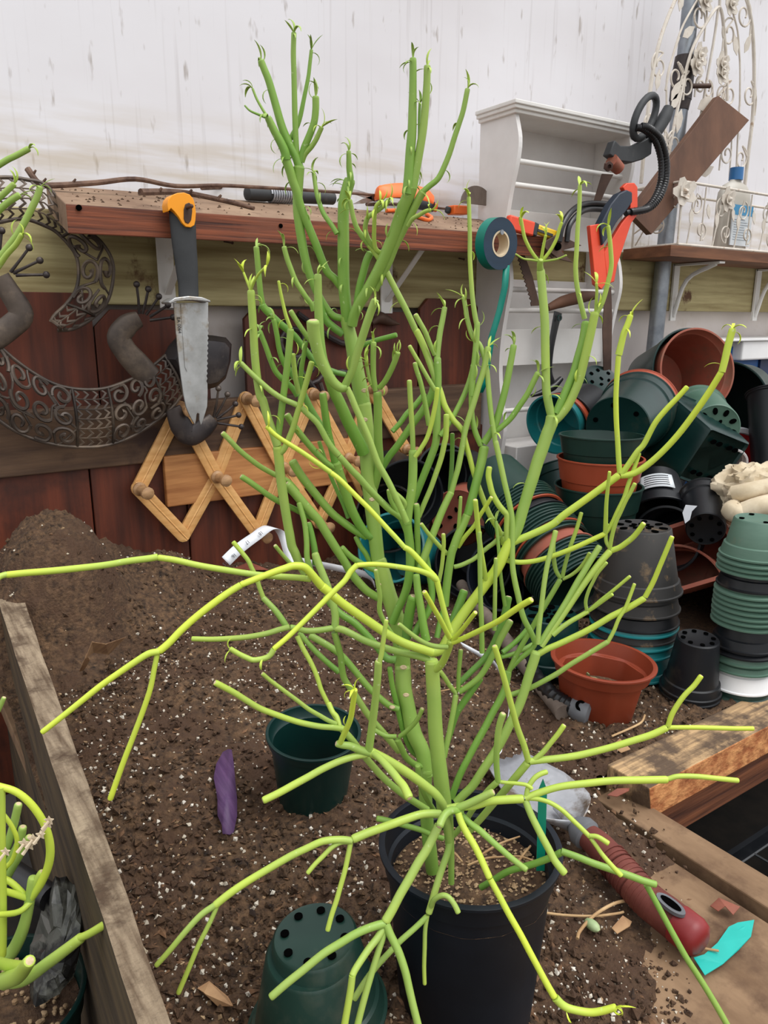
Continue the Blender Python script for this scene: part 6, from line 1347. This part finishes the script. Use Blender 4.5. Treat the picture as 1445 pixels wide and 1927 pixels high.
# small black inverted pair
g_ = PZ(1302, 1312, .03); zt_ = at_h(1302, 1200, g_)
for k, (dz, lb_) in enumerate(((0, 'small black upside-down pot with drilled base, between the two towers'), (-.006, 'second black rim under the small upside-down pot'))):
    pot('nursery_pot', lb_, 'pot', V((g_.x, g_.y, zt_+dz)), V((.04, .08, -1)), .068, .048, .068, 'black', None, .2, holes=8 if k == 0 else 0, hr=.0028)
# octagonal terracotta pot
g_ = PZ(1122, 1330, .033)
zt_ = at_h(1122, 1240, g_); pot('terracotta_pot', 'orange-brown octagonal terracotta plastic pot standing on the soil', 'pot', V((g_.x, g_.y, zt_-.082)), V((.04, -.03, 1)), .112, .080, .082, 'terraoct', None, .2, oct=True, lip=.0035)
b = MB(); q = V((g_.x-.014, g_.y+.012, zt_-.026)); leaf3(b, q, V((.8, -.4, -.2)), V((0, -.2, 1)).normalized(), .030); leaf3(b, q+V((.004, -.004, .002)), V((-.5, -.5, .5)), V((.3, -.6, .6)).normalized(), .022)
tag(b.build('withered_leaf', 'succ', root=q), 'pale curled leaf lying inside the terracotta pot', 'leaf')
b = MB(); b.lathe([(0, 0), (.040, 0), (.040, -.004), (0, -.004)], frame(V((g_.x, g_.y, zt_-.040)), (0, 0, 1)), 24); tag(b.build('old_soil', 'soil', root=V((g_.x, g_.y, zt_-.04))), 'old soil inside the octagonal terracotta pot', 'soil', kind='stuff')
# foreground green pots
gp = V(PD(590, 1375, .685)); fb = PZ(585, 1478, .045)
a_ = V((-.02, -.10, 1)).normalized(); g2 = gp-a_*.072
pot('nursery_pot', 'empty dark green pot standing upright on the soil left of the cactus', 'pot', g2, a_, .083, .062, .072, 'dkgreen', None, .14, lip=.001)
b = MB(); b.lathe([(0, 0), (.029, .0), (.029, -.003), (0, -.003)], frame(g2+a_*.010, a_), 24); tag(b.build('soil_dregs', 'soil', root=g2+a_*.01), 'dry soil dregs in the bottom of the upright green pot', 'soil', kind='stuff')
zf = .0; tp_ = PD(592, 1760, .468); ax_ = V((.03, -.02, -1)); Hh = .060
pot('nursery_pot', 'upside-down dusty green pot with eight drain holes, front left of the cactus', 'pot', tp_, V((.10, .03, -1)), .078, .052, Hh, 'green', None, .24, holes=8, hr=.0027)
pot('nursery_pot', 'second green pot nested under the upside-down pot in front', 'pot', tp_+V((-.0035, -.002, -.009)), V((.05, .06, -1)), .083, .056, Hh+.004, 'green', None, .2)
# pots in the gloom behind the cactus
pot2('terracotta pot base with many drilled holes, behind the cactus', (862, 975, 1.30), (900, 960, 1.40), .125, 'terradk', d=.098, holes=9, hr=.004, centre=5)
pot2('black pot on its side left of the drilled terracotta base', (800, 900, 1.45), (838, 890, 1.33), .10, 'black', d=.08)
pot2('open black pot with thin terracotta rim deep behind the cactus', (880, 880, 1.44), (850, 895, 1.34), .088, 'black', d=.07)
pot2('big black pot lying behind the cactus trunk', (730, 900, 1.32), (765, 935, 1.22), .12, 'black', d=.10)
pot2('black pot open towards the viewer low behind the cactus', (905, 1040, 1.30), (890, 1060, 1.17), .115, 'black', d=.09)
pot2('blue-black ribbed pot lying below the diagonal row', (1010, 1130, 1.22), (950, 1075, 1.10), .115, 'potblue', d=.10, rh=.3)
pot2('teal and green ribbed tub half hidden by the cactus', (790, 1050, 1.28), (735, 1030, 1.16), .105, 'teal', d=.09, rh=.3)
pot2('black nested pot beside the teal tub behind the cactus', (760, 980, 1.34), (728, 975, 1.25), .11, 'blackdirty', d=.095, rh=.3)
pot2('large dark green pot wedged behind the diagonal row', (1080, 990, 1.38), (1065, 890, 1.42), .13, 'dkgreen', d=.11)
pot2('dark pot standing in shade left of the wide tower', (1095, 1180, 1.22), (1095, 1100, 1.26), .11, 'black', d=.09)
g_ = PZ(1030, 1262, .03); zt_ = at_h(1030, 1155, g_); pot('nursery_pot', 'upside-down dark green pot with slotted base left of the terracotta pot', 'pot', V((g_.x, g_.y, zt_)), V((0, 0, -1)), .088, .068, .068, 'dkgreen', None, .2, holes=6, hr=.005, plate=True, centre=6)
pot2('dark pot lying low in the gap left of the upside-down green pot', (985, 1190, 1.25), (930, 1130, 1.20), .10, 'black', d=.08)
# more dark pots filling the heap
for (lb_, bp, op_, D, m_) in (
    ('black pot wedged under the big sideways green pot', (1300, 800, 1.60), (1255, 850, 1.56), .13, 'black'),
    ('black pot in shadow right of the upright stack', (1245, 890, 1.52), (1215, 930, 1.46), .12, 'black'),
    ('dark pot at the back right corner of the heap', (1400, 960, 1.62), (1390, 850, 1.60), .15, 'black'),
    ('black pot lying behind the right tower', (1445, 1080, 1.30), (1425, 1010, 1.34), .13, 'blackdirty')):
    pot2(lb_, bp, op_, D, m_, d=D*.8)
# polystyrene block below the rack
b = MB(); A = PY(935, 925, 1.10); b.box((A.x, 1.05, soil_z(A.x, 1.08, False)-.01), (A.x+.20, 1.14, PY(960, 843, 1.05).z)); tag(b.build('grey_crate', 'whiteshade', root=A, bevel=.002), 'plain grey-white block behind the diagonal pots under the rack', 'block')
# blue box, white tray
b = MB(); q = PD(1372, 655, 1.72); xb0 = PY(1372, 655, 1.06).x; zt_ = PY(1380, 652, 1.06).z
bx = thing('blue_carton', 'blue printed carton by the wall at the far right', 'box', V((xb0, 1.1, 0)))
b.box((xb0, 1.06, .0), (xb0+.13, 1.18, zt_)); b.build('carton', 'boxblue', bx, smooth=False, bevel=.001)
text('lettering', 'ags', .045, basis(PY(1399, 694, 1.058), X_, NY), 'boxnavy', bx)
b = MB(); x2 = xb0+.132; b.box((x2, 1.055, .0), (x2+.3, 1.18, zt_-.02)); tag(b.build('navy_carton', 'boxnavy', root=(x2, 1.06, 0), smooth=False, bevel=.001), 'dark navy carton beside the blue one at the right edge', 'box')
tr = thing('white_tray', 'white plastic tray with a turned rim on top of the cartons', 'tray', PY(1430, 650, 1.06))
b = MB(); z_ = PY(1400, 640, 1.04).z; xt = PY(1352, 640, 1.04).x; b.box((xt, 1.03, z_-.002), (xt+.5, 1.19, z_+.003)); b.build('rim', 'whitepl', tr, smooth=False, bevel=.001)
b = MB(); xt2 = PY(1398, 655, 1.035).x; zz = PY(1410, 678, 1.035).z; b.box((xt2, 1.035, zz), (xt2+.3, 1.16, z_-.002)); b.build('basin', 'whitepl', tr, smooth=False, bevel=.004)
# crumpled cloth glove
b = MB(); random.seed(12)
cc_ = PD(1420, 925, 1.12); NU, NV_ = 56, 40; g = []
for j in range(NV_+1):
    for i in range(NU):
        a = 2*math.pi*i/NU; ph = math.pi*(j/NV_-.5); d_ = V((math.cos(ph)*math.cos(a), math.cos(ph)*math.sin(a), math.sin(ph)))
        r_ = 1+.34*noise.noise(d_*1.6+V((3, 1, 2)))+.24*noise.noise(d_*3.6)-.22*abs(noise.noise(d_*5.5))+.05*noise.noise(d_*14)
        b.vert(cc_+V((d_.x*.062, d_.y*.05, d_.z*.046))*r_)
for j in range(NV_):
    for i in range(NU): b.face((j*NU+i, j*NU+(i+1) % NU, (j+1)*NU+(i+1) % NU, (j+1)*NU+i))
tag(b.build('crumpled_cloth', 'cloth', root=cc_), 'crumpled dusty cream cloth on the pots at the right edge', 'cloth')
b = MB(); c2 = [PD(1385, 945, 1.07), PD(1375, 960, 1.05), PD(1395, 966, 1.05), PD(1425, 955, 1.04), PD(1455, 950, 1.04)]
b.tube(c2, [.006, .013, .015, .014, .016], 12, smooth=5); b.tube([PD(1380, 930, 1.07), PD(1405, 925, 1.06), PD(1450, 915, 1.06)], [.012, .012, .012], 12, smooth=4)
tag(b.build('folded_cloth_cuff', 'cloth', root=c2[0]), 'rolled fold of cream cloth beside the black pot with the torn label', 'cloth')
# ------------------------------------------------------------------ trowel
t_ = thing('garden_trowel', 'aluminium trowel with dusty red rubber handle lying behind the black pot', 'trowel', PZ(1150, 1600, .02))
hz = .022
HP = [PZ(1100, 1568, hz+.010), PZ(1130, 1595, hz+.008), PZ(1170, 1640, hz+.004), PZ(1215, 1690, hz), PZ(1255, 1722, hz-.002), PZ(1288, 1748, hz-.003), PZ(1302, 1752, hz-.003)]
b = MB(); b.tube(HP[:6], [.0105, .0125, .0135, .0140, .0145, .0145], 24, smooth=6)
P_, _ = spline(HP[:6], [0]*6, 6)
b.build('handle', 'redhandle', t_)
b = MB()
for k in range(15):
    q = HP[1].lerp(HP[4], .18+.05*k); i_ = min(range(len(P_)), key=lambda j: (P_[j]-q).length); q = P_[i_]; d_ = (P_[min(i_+1, len(P_)-1)]-P_[i_-1]).normalized(); b.tube([q-d_*.0005, q+d_*.0005], [.0144, .0144], 20)
b.build('grip_rib', 'redhandle', t_)['kind'] = 'stuff'
b = MB(); d_ = (HP[5]-HP[4]).normalized(); b.tube([HP[5]-d_*.006, HP[5]+d_*.008, HP[5]+d_*.013, HP[5]+d_*.016], [.0150, .0150, .013, .008], 24); b.build('end_cap', 'redbutt', t_)
d_ = (HP[1]-HP[0]).normalized(); b = MB(); b.tube([HP[0]-d_*.012, HP[0]-d_*.004, HP[0]+d_*.003, HP[0]+d_*.005], [.0085, .0135, .0135, .011], 24); b.build('ferrule', 'grey', t_)
up_ = V((0, 0, 1)); q = PZ(1261, 1706, hz+.012); dd = (HP[5]-HP[3]).normalized(); sd = dd.cross(up_).normalized(); nn = sd.cross(dd)
b = MB(); b.prism([q+dd*.013*math.cos(a)*(1 if abs(math.cos(a)) < .8 else .95)+sd*.006*math.sin(a) for a in [2*math.pi*k/20 for k in range(20)]], nn*.003)
b.m = 1; b.prism([q+nn*.0032+dd*.009*math.cos(a)+sd*.0034*math.sin(a) for a in [2*math.pi*k/16 for k in range(16)]], nn*.0004); b.build('hang_hole_inlay', ['grey', 'hole'], t_)
# scoop blade
tip = PZ(948, 1432, .035); nk = HP[0]-d_*.010; ax_ = (tip-nk); L_ = ax_.length; ax_.normalize(); sd = ax_.cross(up_).normalized(); b = MB(); rows = []
for i in range(19):
    t = i/18; wv = .036*math.sin(min(1, t*3.2+.12)*math.pi/2)*(1-.38*max(0, t-.55)/.45) ; dp = .016*(1-.5*t)
    row = []
    for k in range(13):
        s_ = -1+2*k/12; jag = (.004*(k % 2)) if i == 18 else 0
        row.append(b.vert(nk+ax_*(L_*t-jag+ (0 if i < 18 else .010*(1-abs(s_))))+sd*wv*s_+up_*(dp*(s_*s_)-.006*(1-t)-.002)))
    rows.append(row)
for i in range(18):
    for k in range(12): b.face((rows[i][k], rows[i][k+1], rows[i+1][k+1], rows[i+1][k]))
o = b.build('scoop_blade', 'alu', t_); so = o.modifiers.new('s', 'SOLIDIFY'); so.thickness = .0012
b = MB(); b.tube([HP[0]-d_*.004, nk, nk+ax_*.03], [.007, .0065, .003], 14); b.build('neck', 'alu', t_)
# ------------------------------------------------------------------ stick, claw tool
b = MB(); A = PZ(868, 1100, .075); B_ = PZ(1060, 1342, .042); b.tube([A, A.lerp(B_, .5), B_], [.0085, .0095, .0100], 16); tag(b.build('broken_tool_handle', 'oldwood', root=B_), 'grey wooden stick lying on the soil left of the terracotta pot', 'stick')
t_ = thing('rubber_mallet_tool', 'small black tool with a ribbed neck and round metal end beside the stick', 'tool', PZ(1088, 1340, .04))
b = MB(); HP2 = [PZ(985, 1235, .055), PZ(1010, 1275, .052), PZ(1040, 1308, .050), PZ(1068, 1326, .048), PZ(1086, 1333, .046)]; P_, _ = spline(HP2, [0]*5, 10); b.tube(P_, [.0085+.0012*(i % 3 == 0) for i in range(len(P_))], 14); b.build('ribbed_neck', 'hose', t_)
b = MB(); q = HP2[-1]; d_ = (HP2[-1]-HP2[-2]).normalized(); b.tube([q-d_*.008, q+d_*.002, q+d_*.012, q+d_*.015], [.010, .0145, .014, .009], 20); b.build('round_end', 'grey', t_)
b = MB(); b.lathe([(.003, 0), (.006, 0), (.006, .002), (.003, .002), (.003, 0)], frame(q-d_*.002+V((-.004, -.010, .008)), V((-.3, -.8, .5))), 16); b.build('ring', 'hole', t_)
# ------------------------------------------------------------------ paper measuring tape
def ribbon(name, pts, w_, m, wd=None):
    b = MB(); P_, _ = spline([V(p) for p in pts], [0]*len(pts), 8); n = len(P_)
    for i, p in enumerate(P_):
        wv = (wd[0].lerp(wd[1], i/(n-1))).normalized() if wd else V((0, 0, 1)); b.vert(p-wv*w_/2); b.vert(p+wv*w_/2)
    for i in range(n-1): b.face((2*i, 2*i+1, 2*i+3, 2*i+2))
    o = b.build(name, m, root=P_[0]); so = o.modifiers.new('s', 'SOLIDIFY'); so.thickness = .0003; return o, P_
tw = V((.5, -.2, .8)); 
P0 = [PY(425, 1056, 1.02), PY(450, 1032, 1.03), PY(480, 1010, 1.045), PY(508, 992, 1.06), PY(530, 1004, 1.065), PY(545, 1045, 1.05), PY(552, 1062, 1.04)]
o, P_ = ribbon('paper_tape', P0, .017, 'paper', (V((.54, -.37, -.75)), V((.9, -.5, .1)))); tag(o, 'curled white paper measuring tape with numbers, on the soil at the foot of the rack', 'tape')
for k, (s_, x, y) in enumerate((('15', 420, 1060), ('16', 437, 1045), ('17', 462, 1020), ('18', 487, 1003))):
    c_ = PY(x+3, y, [1.018, 1.026, 1.037, 1.048][k]); d_ = (PY(480, 1010, 1.045)-PY(430, 1050, 1.022)).normalized(); nn = V((-.5, -.8, .3))
    t2 = text('numeral', s_, .008, basis(c_+V((-.0015, -.004, .001)), -d_, nn), 'ink', None); t2.data.transform(Matrix.Translation(-P0[0])); t2.parent = o
o, _ = ribbon('paper_tape', [PZ(540, 1050, .085), PZ(590, 1060, .08), PZ(640, 1070, .085), PZ(690, 1082, .085), PZ(705, 1100, .08)], .011, 'paper', (V((0, .3, 1)), V((0, .3, 1)))); tag(o, 'strip of measuring tape edge-up on the soil behind the cactus trunk', 'tape')
o, _ = ribbon('paper_tape', [PZ(868, 1212, .06), PZ(900, 1230, .052), PZ(930, 1248, .05), PZ(950, 1290, .05), PZ(958, 1330, .05), PZ(948, 1385, .05), PZ(940, 1420, .048)], .009, 'paper', (V((-.3, .6, .8)), V((1, .3, .3)))); tag(o, 'loop of measuring tape running down right of the cactus stems', 'tape')
c_ = PZ(932, 1245, .055); t2 = text('numeral', '16', .006, basis(c_+V((0, -.002, .002)), V((.7, -.6, 0)), V((-.2, -.6, .7))), 'ink', None); 
t2.data.transform(Matrix.Translation(-o.location)); t2.parent = o
# ------------------------------------------------------------------ leaves, label, straws on the soil
def surf(px, py, lift=.002):
    p = PZ(px, py, .04)
    for _ in range(5): p = PZ(px, py, max(0, soil_z(p.x, p.y, False)))
    return p+V((0, 0, lift+.003))
b = MB(); out = [(430, 1425), (437, 1428), (441, 1455), (444, 1490), (447, 1520), (447, 1550), (441, 1582), (434, 1589), (420, 1588), (418, 1570), (410, 1550), (410, 1520), (407, 1500), (403, 1480), (408, 1455), (420, 1432)]
c_ = [surf(x, y, .006) for x, y in out]; m_ = surf(427, 1510, .008); ci = b.vert(m_); ids = [b.vert(p+V((0, 0, .001*math.sin(i)))) for i, p in enumerate(c_)]
for i in range(len(ids)): b.face((ids[i], ids[(i+1) % len(ids)], ci))
o = b.build('purple_leaf', 'purple', root=m_); tag(o, 'fallen purple leaf lying on the soil between the side board and the pots', 'leaf'); so = o.modifiers.new('s', 'SOLIDIFY'); so.thickness = .0008
b = MB(); out = [(1305, 1803), (1325, 1797), (1350, 1775), (1371, 1745), (1388, 1737), (1419, 1732), (1413, 1763), (1390, 1788), (1360, 1815), (1326, 1836)]
q = [PZ(x, y, .004+.003*math.sin(x*.03)) for x, y in out]; b.prism(q, V((0, 0, .0006))); tag(b.build('plant_label', 'tag', root=q[0], smooth=False), 'bright turquoise plastic plant label lying on the dusty plywood', 'label')
q = PZ(1363, 1775, .008); 
def dleaf(pts, label, m, lift=.006):
    b = MB(); c_ = [surf(x, y, lift*(1 if i % 2 else .3)) for i, (x, y) in enumerate(pts)]; b.prism(c_, V((0, 0, .0007))); return tag(b.build('dry_leaf', m, root=c_[0], smooth=False), label, 'leaf')
dleaf([(162, 1250), (175, 1228), (200, 1222), (238, 1212), (205, 1240), (178, 1246)], 'curled tan dry leaf on the soil below the left cactus arm', 'dryleaf')
dleaf([(150, 1272), (165, 1250), (170, 1252), (160, 1275)], 'small brown leaf scrap under the curled tan leaf', 'dryleaf')
dleaf([(1142, 1505), (1160, 1500), (1184, 1492), (1182, 1504), (1160, 1508)], 'reddish dry leaf on the soil above the trowel', 'redleaf')
dleaf([(1335, 1715), (1350, 1708), (1372, 1712), (1390, 1725), (1378, 1732), (1362, 1724), (1350, 1725)], 'crinkled reddish leaf on the plywood above the turquoise label', 'redleaf')
dleaf([(1150, 1757), (1170, 1742), (1188, 1745), (1183, 1762), (1160, 1768)], 'round brown dry leaf by the pale stem', 'dryleaf')
dleaf([(1150, 1412), (1165, 1405), (1178, 1410), (1185, 1425), (1168, 1425)], 'pale dry husk on the soil at the frame timber', 'dryleaf')
dleaf([(372, 1872), (395, 1868), (430, 1888), (440, 1915), (410, 1905), (385, 1890)], 'grey-brown bark scrap on the soil at the bottom left', 'dryleaf')
dleaf([(440, 1075), (470, 1068), (505, 1078), (470, 1084)], 'reddish dry leaf on the soil below the paper tape', 'redleaf')
def straw(pts, r, label, lift=.003, m='drystem'):
    b = MB(); P_ = [surf(x, y, lift) for x, y in pts]; b.tube(P_, r, 8, smooth=4); return tag(b.build('straw', m, root=P_[0]), label, 'stem')
straw([(1013, 1728), (1060, 1734), (1115, 1736), (1160, 1731), (1172, 1728)], .0010, 'straight pale dry stem beside the black pot')
straw([(1085, 1785), (1090, 1770), (1115, 1742), (1150, 1720), (1180, 1712), (1202, 1712)], .0013, 'forked pale dry stem curving over the plywood', .006)
straw([(1200, 1714), (1215, 1735), (1240, 1762), (1275, 1782), (1310, 1798), (1350, 1806)], .0009, 'thin brown stem running to the turquoise label', .005)
straw([(1150, 1398), (1180, 1385), (1205, 1372), (1212, 1358)], .0012, 'papery dry stem on the soil near the terracotta pot', .005)
straw([(1040, 1240), (1060, 1225), (900, 1320), (870, 1300)][2:]+[(850, 1305), (800, 1315)], .0008, 'pinkish dry stem lying behind the second cactus trunk')
q = surf(1113, 1757, .005); b = MB(); b.ball(q, .0065, 12, V((.7, 1.1, .6))); tag(b.build('succulent_leaf', 'succ', root=q), 'plump pale green leaf lying on the soil by the dry stem', 'leaf')
for x, y, lb_ in ((1265, 1305, 'tiny green seedling beside the small black pot'), (1318, 1330, 'tiny green seedling at the foot of the frame timber')):
    q = surf(x, y, 0); b = MB()
    for k in range(5): a = k*1.3; leaf3(b, q+V((0, 0, .002)), V((math.cos(a), math.sin(a), .5)), V((0, 0, 1)), .007)
    tag(b.build('seedling', 'stem', root=q), lb_, 'seedling')
# ------------------------------------------------------------------ below the bench: trays, and bag at left
for k, (xx, yy, z0_, lb_) in enumerate(((.62, .03, -.13, 'black mesh propagation tray in the shade under the bench corner'), (.62, -.42, -.10, 'black tray nearest the camera beneath the bench corner'))):
    t_ = thing('mesh_tray', lb_, 'tray', V((xx, yy, z0_))); W_, L2_ = .62, .36
    b = MB(); b.box((xx, yy, z0_), (xx+W_, yy+.006, z0_+.022)); b.box((xx, yy+L2_, z0_), (xx+W_, yy+L2_+.006, z0_+.022)); b.box((xx, yy, z0_), (xx+.006, yy+L2_, z0_+.022)); b.box((xx+W_, yy, z0_), (xx+W_+.006, yy+L2_, z0_+.022)); b.build('wall', 'black', t_, smooth=False)
    b = MB()
    for i in range(16): x_ = xx+W_*i/15; b.tube([V((x_, yy, z0_+.002)), V((x_, yy+L2_, z0_+.002))], .0016, 5)
    for i in range(11): y_ = yy+L2_*i/10; b.tube([V((xx, y_, z0_+.002)), V((xx+W_, y_, z0_+.002))], .0016, 5)
    b.build('mesh_floor', 'rubber', t_)
b = MB(); b.box((.56, -.8, -.30), (2.4, .44, -.26)); tag(b.build('dark_void_slab', 'hole', root=(.6, 0, -.3), smooth=False), 'added black slab that stands in for deep shade under the bench corner', 'shelf')  # black slab added so the open space under the bench stays dark
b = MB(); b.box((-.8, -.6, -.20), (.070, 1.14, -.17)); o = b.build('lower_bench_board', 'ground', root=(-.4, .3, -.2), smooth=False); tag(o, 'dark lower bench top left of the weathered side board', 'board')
bg_ = [PD(100, 1665, .53), PD(135, 1680, .53), PD(145, 1720, .52), PD(150, 1770, .51), PD(140, 1830, .51), PD(110, 1870, .50), PD(60, 1890, .50), PD(55, 1800, .53), PD(80, 1720, .54)]
b = MB(); c_ = sum(bg_, V())/9; random.seed(4); n = 18; P_, _ = spline(bg_+[bg_[0]], [0]*10, 4); rr_ = []
for f_, o_ in ((1, .012), (1, 0), (.75, -.006), (.45, -.012)): rr_.append([b.vert(p.lerp(c_, 1-f_)+V((.3, .8, 0))*o_+V((random.uniform(-1, 1), random.uniform(-1, 1), random.uniform(-1, 1)))*.0011) for p in P_[:-1]])
for x, y in zip(rr_, rr_[1:]):
    for k in range(len(x)): b.face((x[k], x[(k+1) % len(x)], y[(k+1) % len(x)], y[k]))
b.face(rr_[-1]); b.face(rr_[0][::-1]); pbag = tag(b.build('plastic_bag', 'bag', root=c_, smooth=False), 'crumpled grey printed plastic bag behind the left-edge plant', 'bag')
b = MB(); A = PD(20, 1640, .56); B_ = PD(95, 1690, .54); b.tube([A, B_], [.009, .009], 16); tag(b.build('black_pipe_end', 'hose', root=A), 'short length of black pipe behind the left-edge plant', 'pipe')
